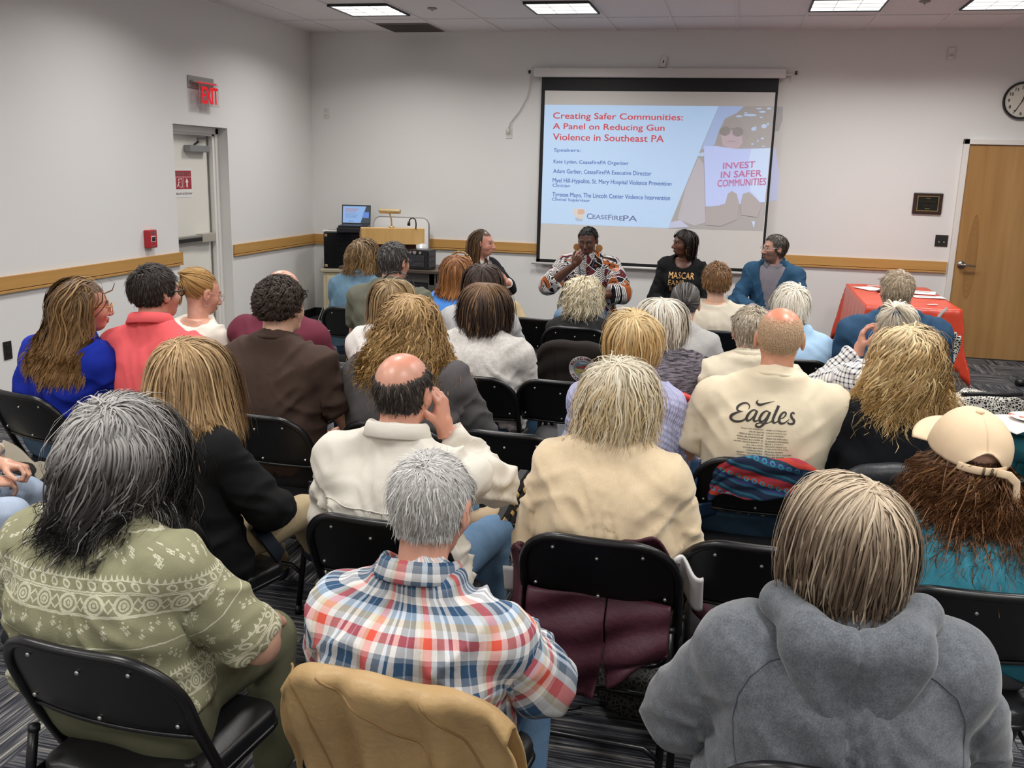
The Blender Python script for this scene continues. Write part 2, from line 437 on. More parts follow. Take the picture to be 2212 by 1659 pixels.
b = MB().box(XL - .17, XL - .11, 7.45, 8.10, 1.01, 1.075, .005); b.mi = 1; b.box(XL - .17, XL - .10, 8.10, 8.335, 1.005, 1.085, .004); b.mi = 2
b.box(XL - .112, XL - .104, 7.45, 8.13, 1.02, 1.055, .002)
dl(b, 'panic_bar', [M_CHROME, mat('panic_end', '#b8b3a7', .4, .3), M_BLACKP])
# sticker on the door
sy0, sy1, sz0, sz1 = 7.80, 8.06, 1.50, 1.665
xs = XL - .1690
b = MB().box(xs, xs + .0012, sy0 - .02, sy1 + .015, sz0 - .075, sz1 + .02); b.mi = 1; b.box(xs, xs + .0018, sy0, sy1, sz0, sz1); b.mi = 2
def lt(b, txt, y0, y1, zb, zt, x, bold=.02):
    P, F = fit_text(txt, y0, y1, zb, zt, bold, 2); b.add(np.c_[np.full(len(P), x), P], F)
lt(b, 'EMERGENCY EXIT', sy0 + .015, sy1 - .015, sz1 - .042, sz1 - .014, xs + .0024)
for yy in (sy0 + .004, sy0 + .13): b.box(xs + .0018, xs + .0022, yy, yy + .003, sz0 + .005, sz1 - .055)
b.box(xs + .0018, xs + .0022, sy0 + .004, sy1 - .004, sz1 - .058, sz1 - .055)
b.prism([(sy0 + .175, sz0 + .015), (sy0 + .195, sz0 + .015), (sy0 + .195, sz0 + .06), (sy0 + .212, sz0 + .06), (sy0 + .185, sz0 + .098), (sy0 + .158, sz0 + .06), (sy0 + .175, sz0 + .06)], xs + .0018, xs + .0024, 'x')
b.prism([(sy0 + .07, sz0 + .015), (sy0 + .11, sz0 + .015), (sy0 + .11, sz0 + .095), (sy0 + .07, sz0 + .095), (sy0 + .07, sz0 + .09), (sy0 + .104, sz0 + .09), (sy0 + .104, sz0 + .02), (sy0 + .07, sz0 + .02)], xs + .0018, xs + .0024, 'x')
b.ell((xs + .002, sy0 + .055, sz0 + .085), (.0006, .009, .009), 10)
b.tube([(xs + .002, sy0 + .05, sz0 + .07), (xs + .002, sy0 + .045, sz0 + .045), (xs + .002, sy0 + .058, sz0 + .02)], .004, 6); b.tube([(xs + .002, sy0 + .045, sz0 + .045), (xs + .002, sy0 + .028, sz0 + .022)], .004, 6)
b.tube([(xs + .002, sy0 + .05, sz0 + .066), (xs + .002, sy0 + .07, sz0 + .058)], .004, 6)
b.mi = 1; lt(b, 'Please do not block door', sy0 - .01, sy1 + .008, sz0 - .05, sz0 - .025, xs + .0016)
dl(b, 'exit_notice', [M_PAPER, mat('notice_red', '#a82835', .5), mat('notice_white', '#f2eeee', .5)])

# ---- wooden door on the right of the back wall
d2 = thing('door_2', 'tan wood veneer door with lever handle in the back wall', 'door', (2.6, YB, 0)); structure(d2)
def door_wood():
    B = MatB('birch_veneer', '#b0854f', 0.38, 0, 0.45); v, x, y, z = B.coords()
    n = B.noise(v, 1.0, 3, .5, mapping=(14, 14, .9)); n2 = B.noise(v, 1.0, 2, .5, mapping=(3, 3, .5))
    leaf = ((x * 4.1 + z * 0.12)).floor(); lv = (leaf * 12.9898).sin().abs()
    ex = (x + 0.33) / (0.075 - 0.02 * z); ez = (z - 1.02) / 0.42      # cathedral figure in the veneer
    d = (ex * ex + ez * ez).sqrt()
    fig = d.lt(1.0) * 0.35 + ((d * 7.0).fract() - .5) * 0.3 * d.lt(1.0)
    f = ((n - .5) * .9 + (n2 - .5) * .7 + lv * .28 + fig + .2).sat()
    B.base(B.ramp(f, [(0, '#bd9460'), (.5, '#a9804d'), (1, '#8e683c')])); return B.m
D2 = lambda bb, n, m, **k: bb.build(n, m, d2, loc=(-2.6, -YB, 0), **k)
D2(MB().box(2.125, 3.04, YB - .03, YB + .01, .012, 2.105, .002), 'door_leaf', door_wood()).data.transform(Matrix.Translation((-2.6, 0, 0))); d2.children[0].location.x = 0
b = MB().box(2.07, 2.122, YB - .05, YB, 0, 2.16, .004); b.box(3.043, 3.095, YB - .05, YB, 0, 2.16, .004); b.box(2.07, 3.095, YB - .05, YB, 2.108, 2.16, .004)
D2(b, 'door_frame', M_WHITE)
hd = MB().cyl((2.185, YB - .03, .945), (2.185, YB - .045, .945), .036, n=24); hd.cyl((2.185, YB - .045, .945), (2.185, YB - .085, .945), .014, n=16)
hd.tube([(2.185, YB - .08, .945), (2.22, YB - .085, .945), (2.315, YB - .075, .935)], [.013, .011, .008], 10)
D2(hd, 'door_handle', mat('satin_nickel', '#a8a6a1', .3, .9), smooth=True)

# ------------------------------------------------------------------ ceiling fittings
M_DIFF = emis('lit_diffuser', '#fffdf6', 1.6)
def louvre_light(x, y):
    t_ = thing('ceiling_light', 'lit recessed square ceiling light with louvre cells', 'ceiling light', (x, y, CEIL - .01), 0, 'recessed ceiling lights')
    s = .296; b = MB()
    for a in (-1, 1):
        b.box(min(a * s, a * (s - .014)), max(a * s, a * (s - .014)), -s, s, -.012, .01); b.box(-s, s, min(a * s, a * (s - .014)), max(a * s, a * (s - .014)), -.012, .01)
    b.build('frame', mat('light_trim_dark', '#25252b', .5), t_)
    MB().box(-s + .014, s - .014, -s + .014, s - .014, -.004, .004).build('diffuser', M_DIFF, t_)
    b = MB()
    for k in (-1, 1): b.box(k * .095 - .002, k * .095 + .002, -s + .014, s - .014, -.009, -.004); b.box(-s + .014, s - .014, k * .095 - .002, k * .095 + .002, -.009, -.004)
    b.build('louvre', mat('louvre_pale', '#d4d3d8', .4, .2), t_); return t_
proto = louvre_light(LAMP_X[0], LAMP_Y[0])
LNAMES = ['recessed ceiling light nearest the left wall, in the row by the screen wall', 'recessed ceiling light above the left end of the projector screen', 'recessed ceiling light above the right end of the projector screen', 'recessed ceiling light above the wood door, in the row by the screen wall', 'recessed ceiling light beyond the wood door, out of the frame']
for j, ly in enumerate(LAMP_Y):
    for i, lx in enumerate(LAMP_X):
        if j == 0 and i == 0: o = proto
        else:
            o = proto.copy(); COL.objects.link(o); o.location = (lx, ly, CEIL - .01)
            for ch in proto.children: c_ = ch.copy(); COL.objects.link(c_); c_.parent = o
        if j == 0: o['label'] = LNAMES[i]
        else: o['label'] = 'recessed ceiling light overhead the seated audience, out of the frame'
vt = MB().box(-3.79, -3.21, 9.70, 10.24, CEIL - .012, CEIL); vt.mi = 1
for k in range(9): vt.box(-3.77, -3.23, 9.73 + k * .058, 9.745 + k * .058, CEIL - .02, CEIL - .012)
tag(vt.build('ceiling_vent', [mat('vent_brown', '#6f6a62', .6), mat('vent_slat', '#5f5a53', .6)]), 'dark square return-air vent in the ceiling by the corner', 'vent')
for k, (x, y, s_) in enumerate(((-2.89, 8.81, 'between the two left lights'), (1.33, 8.75, 'between the two right lights'))):
    tag(MB().lathe([(.045, 0), (.045, -.008), (.03, -.014), (.012, -.016), (.001, -.03)], 20, Matrix.Translation((x, y, CEIL))).build('sprinkler_cover', mat('sprinkler_grey', '#8a8683', .5), angle=40), 'small round sprinkler cover on the ceiling ' + s_, 'sprinkler')

# ------------------------------------------------------------------ things on the left wall
ex = thing('exit_sign', 'edge-lit EXIT sign with red letters on clear panel above the left door', 'exit sign', (XL, 8.05, 2.4))
def XS(b, n, m, **k): return b.build(n, m, ex, loc=(-XL, -8.05, -2.4), **k)
XS(MB().box(XL, XL + .012, 7.80, 8.22, 2.385, 2.49, .002).box(XL + .012, XL + .05, 7.83, 8.2, 2.43, 2.45, .003), 'housing', mat('sign_housing', '#9d9a97', .4, .4))
B = MatB('clear_acrylic', '#f2f2f2', .05, 0, .5); B.b.inputs['Transmission Weight'].default_value = 1.0; B.b.inputs['IOR'].default_value = 1.2; B.b.inputs['Alpha'].default_value = .45
XS(MB().box(XL + .075, XL + .08, 7.86, 8.19, 2.235, 2.43), 'sign_panel', B.m)
b = MB(); P, F = fit_text('EXIT', 7.90, 8.16, 2.26, 2.40, .045); b.add(np.c_[np.full(len(P), XL + .083), P], F); b.box(XL + .05, XL + .085, 7.87, 8.15, 2.428, 2.438)
XS(b, 'lettering', emis('exit_red', '#e0303c', .45, '#c02030'))
fa = thing('fire_alarm', 'red pull-station fire alarm on the left wall', 'fire alarm', (XL, 7.09, 1.1))
def FA(b, n, m, **k): return b.build(n, m, fa, loc=(-XL, -7.09, -1.1), **k)
FA(MB().box(XL, XL + .05, 7.03, 7.15, 1.035, 1.185, .008), 'body', mat('alarm_red', '#b3242e', .35))
b = MB(); P, F = fit_text('FIRE', 7.055, 7.125, 1.148, 1.172, .03, 2); b.add(np.c_[np.full(len(P), XL + .0515), P], F)
b.box(XL + .05, XL + .054, 7.06, 7.12, 1.085, 1.135, .002); P, F = fit_text('ALARM', 7.06, 7.12, 1.045, 1.06, .03, 2); b.add(np.c_[np.full(len(P), XL + .0515), P], F)
b.mi = 1; b.box(XL + .054, XL + .056, 7.066, 7.114, 1.092, 1.128, .001); b.mi = 0; P, F = fit_text('PULL', 7.072, 7.108, 1.112, 1.122, .02, 2); b.add(np.c_[np.full(len(P), XL + .0566), P], F)
FA(b, 'handle', [mat('alarm_white', '#ece6e4', .4), M_BLACKP])
def outlet(name, label, x, y, z, wall='back', w=.07, h=.115, m=M_WHITEP, hole=M_BLACK):
    t_ = thing(name, label, 'outlet', (x, y, z)); b = MB(); b.box(-w / 2, w / 2, -.006, 0, -h / 2, h / 2, .002); b.build('cover_plate', m, t_)
    b = MB()
    for k in (-1, 1):
        b.box(-.014, .014, -.008, -.006, k * .026 - .016, k * .026 + .016, .002); b.mi = 1
        b.box(-.007, -.004, -.0086, -.008, k * .026 - .005, k * .026 + .007); b.box(.004, .007, -.0086, -.008, k * .026 - .005, k * .026 + .007); b.mi = 0
    b.build('socket', [m, hole], t_)
    if wall == 'left': t_.rotation_euler.z = PI / 2
    return t_
outlet('wall_outlet', 'black duplex outlet low on the left wall', XL + .001, 5.41, .46, 'left', .075, .125, mat('outlet_black', '#1f1d1c', .4))
outlet('wall_outlet', 'white outlet feeding the projector screen cord', -2.5, YB - .001, 2.135)
outlet('wall_outlet', 'beige outlet low on the back wall behind the panel', -.03, YB - .001, .455, 'back', .075, .115, mat('outlet_beige', '#c9c3ae', .5))
outlet('wall_outlet', 'white wall plate high by the back left corner', -4.625, YB - .001, 2.315, 'back', .07, .115)
b = MB().tube([(-2.27, YB - .03, 2.735), (-2.275, YB - .02, 2.62), (-2.31, YB - .015, 2.5), (-2.39, YB - .015, 2.36), (-2.48, YB - .018, 2.25), (-2.503, YB - .02, 2.17)], .007, 8)
b.box(-2.515, -2.49, YB - .04, YB - .008, 2.135, 2.18, .003); tag(b.build('power_cord', mat('cord_white', '#d2d0cc', .4), smooth=True), 'white cord drooping from the screen case to its outlet', 'cord')

# ------------------------------------------------------------------ projector screen
sc = thing('projection_screen', 'wall-mounted white projection screen showing the panel slide', 'projection screen', (-.93, YB, 2.75))
def PS(b, n, m, parent=sc, **k): return b.build(n, m, parent, loc=((.93, -YB, -2.75) if parent is sc else (0, 0, 0)), **k)
M_CASE = mat('screen_case_white', '#d9d6d3', .35)
b = MB().box(-2.222, .337, YB - .11, YB - .012, 2.708, 2.80, .008); b.box(.335, .40, YB - .06, YB - .02, 2.735, 2.755, .004); b.cyl((.40, YB - .04, 2.70), (.40, YB - .04, 2.75), .01, n=8)
b.box(-2.25, -2.05, YB - .09, YB - .03, 2.80, 2.815, .004); PS(b, 'case', M_CASE)
yf = YB - .06
fab = PS(MB().box(-2.106, .256, yf, yf + .002, .79, 2.58), 'fabric', mat('matte_white_screen', '#e6e3df', .8, 0, .2))
b = MB().box(-2.142, .278, yf - .0005, yf + .0025, 2.575, 2.71); b.box(-2.142, -2.104, yf - .0005, yf + .0025, .765, 2.58); b.box(.254, .278, yf - .0005, yf + .0025, .765, 2.58); b.box(-2.142, .278, yf - .0005, yf + .0025, .765, .802)
PS(b, 'black_border', mat('screen_black', '#0d0e11', .6))
PS(MB().cyl((-2.195, yf + .001, .755), (.292, yf + .001, .755), .014, n=16), 'weight_bar', M_CASE, smooth=True)
# projected picture: coloured light on the fabric
def glow(n, c, s=.42):
    t_ = np.array(lin(c)) ; b_ = tuple(np.clip(.38 + .30 * t_, 0, 1))
    q = emis(n, c, s, '#aeb4bd'); q.node_tree.nodes['Principled BSDF'].inputs['Base Color'].default_value = (*b_, 1); return q
SL = {'back': glow('slide_blue', '#a6d2ff', .44), 'title': glow('slide_title', '#e2707a', .30), 'small': glow('slide_small', '#6f90cf', .30), 'sign': glow('slide_pink', '#d98fb8', .32)}
ys = yf - .001
b = MB().prism([(-2.103, 1.187), (-.728, 1.189), (-.296, 2.437), (-2.103, 2.43)], ys, ys + .0004); slide = PS(b, 'projected_slide', SL['back'])
order = [('photo', '#a6a09e', .16), ('sky', '#8fb4f0', .36), ('hair', '#a99d9b', .14), ('face', '#c8a9bd', .24), ('jaw', '#b0939e', .16), ('coat', '#bdb6c4', .26), ('cuff', '#a9cdf2', .4), ('snow', '#b9bfe8', .36), ('sign', '#a9c0ff', .44), ('signlit', '#b9d6ff', .46), ('glove_a', '#b3a5a4', .16), ('glove_b', '#b3a5a4', .16), ('tri', '#bcd3f7', .4)]
pic = PS(MB().prism(SLIDE_POLY['photo'], ys, ys + .0004), 'projected_photo', glow('slide_photo', '#a6a09e', .16))
def SUB(b, n, m): o = b.build(n, m, pic); return o
for k, (nm, c, s_) in enumerate(order[1:]):
    yy = ys - .0004 * (k + 1)
    SUB(MB().prism(SLIDE_POLY[nm], yy, yy + .0003), 'photo_' + nm.split('_')[0], glow('slide_' + nm, c, s_))
b = MB()
for x, z, a, c in SLIDE_FLECK: b.ell((x, ys - .0008, z), (a, .0002, c), 10)
SUB(b, 'photo_foliage', glow('slide_fleck', '#a9cbfb', .4))
b = MB()
for x, z in ((-.211, 2.194), (-.084, 2.189)): b.ell((x, ys - .006, z), (.052, .0002, .045), 16)
b.box(-.24, -.05, ys - .0061, ys - .0059, 2.21, 2.222); SUB(b, 'photo_sunglasses', glow('slide_glasses', '#7d7570', .05))
for s_, x0, x1, zb, zt, k in SLIDE_TEXT:
    P, F = fit_text(s_, x0, x1, zb, zt, {'title': .035, 'small': .022, 'sign': .03}[k], 3)
    if k == 'sign': P[:, 1] += (P[:, 0] - (x0 + x1) / 2) * .07
    PS(MB().add(np.c_[P[:, 0], np.full(len(P), ys - (.0008 if k != 'sign' else .0075)), P[:, 1]], F), {'title': 'title_lettering', 'small': 'body_lettering', 'sign': 'sign_lettering'}[k], SL[k])
b = MB(); P, F = fit_text('C', -1.601, -1.545, 1.255, 1.313, .02); pts = [(P, F)]
for s_, x0, x1, z0, z1 in (('EASE', -1.538, -1.375, 1.257, 1.302), ('F', -1.368, -1.332, 1.253, 1.308), ('IRE', -1.325, -1.215, 1.252, 1.298), ('PA', -1.208, -1.06, 1.248, 1.306)): pts.append(fit_text(s_, x0, x1, z0, z1, .02))
for P, F in pts: b.add(np.c_[P[:, 0], np.full(len(P), ys - .0008), P[:, 1]], F)
PS(b, 'logo_lettering', glow('slide_logo_text', '#8f99b8', .3))
key = [(-1.745, 1.359), (-1.627, 1.359), (-1.616, 1.318), (-1.632, 1.3), (-1.645, 1.225), (-1.718, 1.225), (-1.738, 1.3), (-1.756, 1.319)]
b = MB().prism(key, ys - .0012, ys - .0008); b.mi = 1; b.prism([(-1.70, 1.352), (-1.635, 1.352), (-1.626, 1.322), (-1.642, 1.3), (-1.70, 1.3)], ys - .0017, ys - .0013); b.mi = 2
b.prism([(-1.728, 1.262), (-1.69, 1.262), (-1.67, 1.25), (-1.645, 1.258), (-1.65, 1.228), (-1.716, 1.228)], ys - .0017, ys - .0013)
PS(b, 'logo_keystone', [glow('logo_cream', '#dccfc0', .38), glow('logo_orange', '#df9c76', .34), glow('logo_blue', '#8fb6dd', .36)])
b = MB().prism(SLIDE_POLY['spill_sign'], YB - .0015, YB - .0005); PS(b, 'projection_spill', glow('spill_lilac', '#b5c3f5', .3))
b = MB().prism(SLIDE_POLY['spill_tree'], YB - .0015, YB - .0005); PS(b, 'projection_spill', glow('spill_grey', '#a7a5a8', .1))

b = MB().box(-.03, .03, -.03, -.004, -.055, .055, .006); b.mi = 1; b.box(-.006, .006, -.031, -.03, -.015, .012); b.mi = 0; b.tube([(-.03, -.012, -.058), (-.05, -.01, -.075), (-.06, -.01, -.085)], .004, 6); b.tube([(.01, -.012, -.055), (.03, -.01, -.075)], .004, 6)
o = b.build('wireless_receiver', [M_WHITEP, M_BLACKP], loc=(-.882, YB, 2.872)); o.rotation_euler = (0, .22, 0); tag(o, 'small white wireless box tilted above the projection screen', 'receiver')
for k, (x, s_) in enumerate(((-2.29, 'left'), (.44, 'right'))):
    tag(MB().cyl((x, YB, 2.765), (x, YB - .05, 2.77), .006, n=8).box(x - .01, x + .01, YB - .012, YB, 2.75, 2.785, .002).build('wall_hook', M_BLACKP), f'small black hook beside the {s_} end of the screen case', 'hook')
b = MB().box(-.03, .03, -.045, 0, -.058, .058, .01); b.mi = 1; b.ell((.0, -.046, .02), (.004, .002, .004), 8); b.box(-.02, .02, -.0465, -.045, -.03, -.004, .001)
tag(b.build('motion_sensor', [M_WHITEP, mat('sensor_grey', '#b5b2ae', .3)], loc=(1.856, YB, 2.95)), 'white motion sensor high on the back wall', 'sensor')

# ------------------------------------------------------------------ clock, plaque, switch plate
ck = thing('wall_clock', 'round black-rimmed wall clock above the wood door', 'clock', (2.54, YB, 2.522))
def ROT(): return Matrix.Rotation(PI / 2, 4, 'X')
MB().lathe([(.155, 0), (.172, .005), (.176, .025), (.168, .04), (.155, .036), (.153, .02)], 48, ROT()).build('rim', mat('clock_black', '#15161a', .3), ck, angle=40)
MB().lathe([(.155, .0), (.155, .022), (.0, .022)], 48, ROT()).build('dial', mat('clock_cream', '#dcd8cb', .5), ck, angle=30)
b = MB()
for h in range(1, 13):
    a = h * PI / 6; P, F = text_geo(str(h), .042, .0012, 'CENTER'); b.add(np.c_[P[:, 0] + .118 * math.sin(a), np.full(len(P), -.0235), P[:, 1] - .014 + .118 * math.cos(a)], F)
for mI in range(60):
    a = mI * PI / 30; r0 = .143 if mI % 5 else .139
    b.tube([(r0 * math.sin(a), -.023, r0 * math.cos(a)), (.149 * math.sin(a), -.023, .149 * math.cos(a))], .0009, 4)
b.build('numerals', mat('clock_ink', '#222228', .5), ck)
b = MB()
for a, l0, L, w_ in ((math.radians(208), -.02, .115, .0035), (math.radians(15), -.015, .075, .0045), (math.radians(20), -.03, .12, .0012)):
    b.tube([(l0 * math.sin(a), -.027, l0 * math.cos(a)), (L * math.sin(a), -.027, L * math.cos(a))], w_, 6)
b.cyl((0, -.024, 0), (0, -.03, 0), .007, n=12); b.build('hand', mat('clock_ink', '#222228', .5), ck)
pl = thing('plaque', 'dark wooden plaque with gold border beside the wood door', 'plaque', (1.81, YB, 1.53))
MB().box(-.137, .137, -.022, 0, -.104, .104, .008).build('wood_board', wood_mat('walnut', '#2f1f1a', '#44302a', 'x'), pl)
b = MB().box(-.1, .1, -.0245, -.022, -.074, .074); b.mi = 1; b.box(-.094, .094, -.0255, -.0245, -.068, .068); b.mi = 0
for s_, z0, z1, wd in (('JOHN WILLIAM PAWLING', .012, .03, .078), ('COMMUNITY ROOM', -.03, -.012, .062)):
    P, F = fit_text(s_, -wd, wd, z0, z1, .01, 2); b.add(np.c_[P[:, 0], np.full(len(P), -.026), P[:, 1]], F)
for z in (.05, -.05):
    for k in (-1, 0, 1): b.ell((k * .014, -.026, z), (.006, .0006, .003), 8)
b.build('plate', [mat('plaque_gold', '#c2a765', .35, .6), mat('plaque_dark', '#171a17', .3)], pl)
swp = thing('switch_plate', 'dark two-gang wall plate beside the wood door', 'switch', (1.983, YB, 1.169))
MB().box(-.06, .06, -.007, 0, -.057, .057, .002).build('cover_plate', mat('plate_dark', '#2b2725', .4), swp)
b = MB()
for k in (-1, 1): b.cyl((k * .023, -.007, -.014), (k * .023, -.018, -.014), .008, n=12)
b.build('knob', M_CHROME, swp, smooth=True)
# ------------------------------------------------------------------ front-left corner: cart, rack, laptop, lectern
ct = thing('utility_cart', 'beige two-tone rolling cart under the black equipment rack', 'cart', (-4.25, 9.98, 0), .30)
M_BEIGE = mat('cart_beige', '#d2c3a2', .55); M_GREYB = mat('cart_trim', '#aaa08c', .5)
b = MB().box(-.24, .29, -.28, .27, .11, .60, .006); b.build('cabinet', [mat('cart_cream', '#c9bf9f', .55)], ct)
MB().box(-.27, .32, -.30, .29, .60, .635, .006).build('top', M_GREYB, ct)
b = MB().box(-.205, .275, -.29, -.28, .16, .565, .004); b.mi = 1; b.box(-.19, .26, -.293, -.289, .175, .55, .003); b.build('door', [mat('cart_frame', '#cdbf98', .5), M_BEIGE], ct)
MB().box(-.25, .30, -.285, .275, .10, .13, .003).build('bottom_rail', M_GREYB, ct)
for x in (-.21, .26):
    for y in (-.24, .23):
        b = MB().cyl((x - .012, y, .045), (x + .012, y, .045), .045, n=20); b.mi = 1; b.box(x - .018, x + .018, y - .012, y + .012, .05, .10, .003)
        b.build('caster', [M_BLACKP, M_CHROME], ct, angle=40)
rk = thing('equipment_rack', 'black equipment rack with smoked glass door on the rolling cart', 'equipment rack', (-4.25, 9.98, .636), .30)
MB().box(-.235, .235, -.20, .22, 0, .395, .005).build('cabinet', M_BLACK, rk)
B = MatB('smoked_glass', '#141416', .08, 0, .5); B.b.inputs['Alpha'].default_value = .55
b = MB()
for k in range(5): b.box(-.11, .21, -.212, -.20, .05 + k * .066, .10 + k * .066, .002)
b.mi = 1
for k in range(5):
    for q in range(4): b.box(-.09 + q * .05, -.07 + q * .05, -.214, -.212, .065 + k * .066, .073 + k * .066)
b.build('rack_unit', [mat('rack_grey', '#39373a', .5), mat('rack_light', '#8a8580', .4)], rk)
MB().box(-.235, .235, -.226, -.22, .005, .39, .002).build('door', B.m, rk)
for z in (.36, .03): MB().box(-.225, -.195, -.23, -.226, z - .012, z + .018, .002).build('hinge', mat('hinge_tan', '#b99c72', .4, .5), rk)
lp = thing('laptop', 'open black laptop showing the slide on top of the rack', 'laptop', (-4.13, 9.90, 1.032), math.radians(14))
M_LAP = mat('laptop_black', '#1a1b20', .35)
MB().box(-.17, .17, -.16, .13, .0, .055, .006).build('docking_base', M_LAP, lp)
b = MB().box(-.16, .16, -.13, .12, .057, .075, .004); b.mi = 1
for r_ in range(5):
    for c_ in range(12): b.box(-.145 + c_ * .0245, -.124 + c_ * .0245, -.04 + r_ * .025, -.018 + r_ * .025, .075, .077)
b.build('keyboard_deck', [M_LAP, mat('key_black', '#0e0e10', .5)], lp)
b = MB().box(-.16, .16, 0, .012, 0, .215, .004); lid = b.build('lid', M_LAP, lp, loc=(0, .115, .078)); lid.rotation_euler = (math.radians(-12), 0, 0)
b = MB().box(-.148, .148, -.0015, 0, .016, .2); b.mi = 1; b.prism([(.05, .016), (.148, .016), (.148, .2), (.11, .2)], -.0025, -.0016); b.mi = 2; b.prism([(.075, .07), (.14, .07), (.142, .135), (.08, .135)], -.0033, -.0026); b.mi = 3
for k in range(3): b.box(-.125, .03 - k * .02, -.0024, -.0016, .165 - k * .016, .172 - k * .016)
b.mi = 4
for k in range(4): b.box(-.125, .0 + .02 * (k % 2), -.0024, -.0016, .115 - k * .015, .119 - k * .015)
b.box(-.085, -.03, -.0024, -.0016, .03, .038)
b.build('screen', [emis('lap_blue', '#9cc4fb', .75, '#101010'), emis('lap_photo', '#4c5a64', .5, '#101010'), emis('lap_sign', '#6f9bf0', .7, '#101010'), emis('lap_title', '#d1a3b4', .6, '#101010'), emis('lap_text', '#7f9fd0', .6, '#101010')], lid)
tag(MB().box(-.08, .08, -.03, .03, 0, .014, .003).build('envelope', M_PAPER, loc=(-4.39, 9.83, 1.032), rotz=.2), 'white envelope lying beside the laptop on the rack', 'envelope')

tb = thing('side_table', 'dark grey trestle table under the speaker and lectern', 'table', (-3.37, 9.35, 0))
M_TGREY = mat('table_grey', '#57524f', .5)
b = MB().box(-.62, .47, -.22, .38, .70, .735, .006); b.build('tabletop', [wood_mat('dark_oak_top', '#4b4038', '#5d5148', 'x')], tb)
for x in (-.56, .33):
    b = MB().box(x, x + .08, -.16, -.08, 0, .70, .004); b.build('leg', M_TGREY, tb); b = MB().box(x, x + .08, .24, .32, 0, .70, .004); b.build('leg', M_TGREY, tb)
MB().box(-.56, .41, -.14, -.10, .60, .70, .003).box(.34, .40, -.16, .32, .58, .70, .003).build('apron', M_TGREY, tb)
MB().box(-.48, .33, -.12, -.105, .12, .60).build('modesty_panel', mat('panel_black', '#201f22', .6), tb)
lc = thing('lectern', 'light oak tabletop lectern with fluted front on the side table', 'lectern', (-3.47, 9.32, .736), math.radians(26))
M_LOAK = wood_mat('light_oak', '#c79a5a', '#dab579', 'z', 1.6)
b = MB().prism([(-.13, .24), (-.13, .40), (.02, .40), (.17, .33), (.17, .27)], -.325, .315, 'x'); b.build('reading_desk', M_LOAK, lc)
MB().box(-.24, .24, -.05, .12, .03, .25, .004).build('pedestal', wood_mat('red_brown_wood', '#4a2a22', '#5b362b', 'z'), lc)
MB().box(-.27, .27, -.10, .15, .0, .03, .004).build('foot', M_LOAK, lc)
rl = thing('reading_lamp', 'brass tube reading lamp on top of the lectern', 'lamp', (-3.47, 9.30, 1.137))
M_BRASS = mat('aged_brass', '#c2ab7f', .35, .45)
b = MB().cyl((.0, 0, 0), (0, 0, .015), .03, n=20); b.tube([(0, 0, .01), (-.005, 0, .08), (-.02, -.01, .15)], .008, 10); b.build('stem', M_BRASS, rl, smooth=True)
b = MB().cyl((-.125, -.01, .165), (.095, -.01, .165), .024, n=20); b.build('lamp_shade', M_BRASS, rl, angle=40); MB().cyl((-.14, -.01, .165), (-.125, -.01, .165), .005, n=8).build('switch', M_BLACKP, rl)
gm = MB().tube([(0, 0, 0), (.003, 0, .05), (-.005, 0, .095), (-.035, -.005, .11), (-.06, -.01, .095), (-.068, -.012, .07)], .007, 10); gm.tube([(-.068, -.012, .075), (-.072, -.013, .03)], [.012, .017], 12)
tag(gm.build('gooseneck_microphone', M_BLACKP, loc=(-3.21, 9.30, 1.135), smooth=True), 'black gooseneck microphone curving over the lectern', 'microphone')
b = MB()
poly = []
for cx, cz, a0 in ((-3.44, 1.115, 0), (-3.93, 1.115, 90), (-3.93, .25, 180), (-3.44, .25, 270)):
    for k in range(7): a = math.radians(a0 + k * 15); poly.append((cx + .075 * math.cos(a), cz + .075 * math.sin(a)))
b.prism(poly, 10.17, 10.205); b.mi = 1; b.tube([(x, 10.188, z) for x, z in poly + poly[:1]], .012, 8, caps=False)
tag(b.build('whiteboard', [mat('board_white', '#f8f7f5', .35), mat('board_edge', '#8d8d90', .4, .3)], angle=40), 'white rounded board leaning on the wall behind the lectern', 'board')
sp = thing('party_speaker', 'black cube speaker with a clear disco dome and silver knobs', 'speaker', (-3.125, 9.25, .736), math.radians(-6))
b = MB().box(-.112, .112, -.1, .1, 0, .20, .008); b.build('cabinet', M_BLACKP, sp)
b = MB().box(-.095, .07, -.106, -.1, .03, .145, .003); b.mi = 1
for k in range(9): b.box(-.093, .068, -.1075, -.106, .036 + k * .0125, .041 + k * .0125)
P, F = fit_text('ION', -.06, .05, .075, .1, .02); b.add(np.c_[P[:, 0], np.full(len(P), -.1085), P[:, 1]], F)
b.build('grille', [mat('grille_dark', '#333338', .5), mat('grille_line', '#4a4a50', .5)], sp)
b = MB()
for k in range(3):
    b.box(.112, .117, -.085, .085, .02 + k * .06, .065 + k * .06, .004)
b.build('side_grille', mat('grille_dark', '#333338', .5), sp)
for x in (-.08, -.03, .03): MB().cyl((x, -.1, .172), (x, -.115, .172), .013 if x != -.03 else .017, n=16).build('knob', M_CHROME, sp, angle=40)
MB().cyl((-.055, -.1, .178), (-.055, -.108, .178), .006, n=10).build('button', mat('pink_button', '#c86a86', .4), sp)
B = MatB('clear_dome', '#e8e8ee', .12, 0, .6); B.b.inputs['Alpha'].default_value = .6
b = MB().ell((0, 0, .205), (.06, .06, .055), 14); b.build('dome', B.m, sp)
b = MB().tube([(-2.98, 9.35, .745), (-2.92, 9.3, .75), (-2.88, 9.2, .62), (-2.87, 9.2, .35), (-2.9, 9.25, .05), (-3.0, 9.4, .01)], .006, 8); tag(b.build('speaker_cable', M_BLACKP, smooth=True), 'black cable hanging off the side table beside the speaker', 'cable')
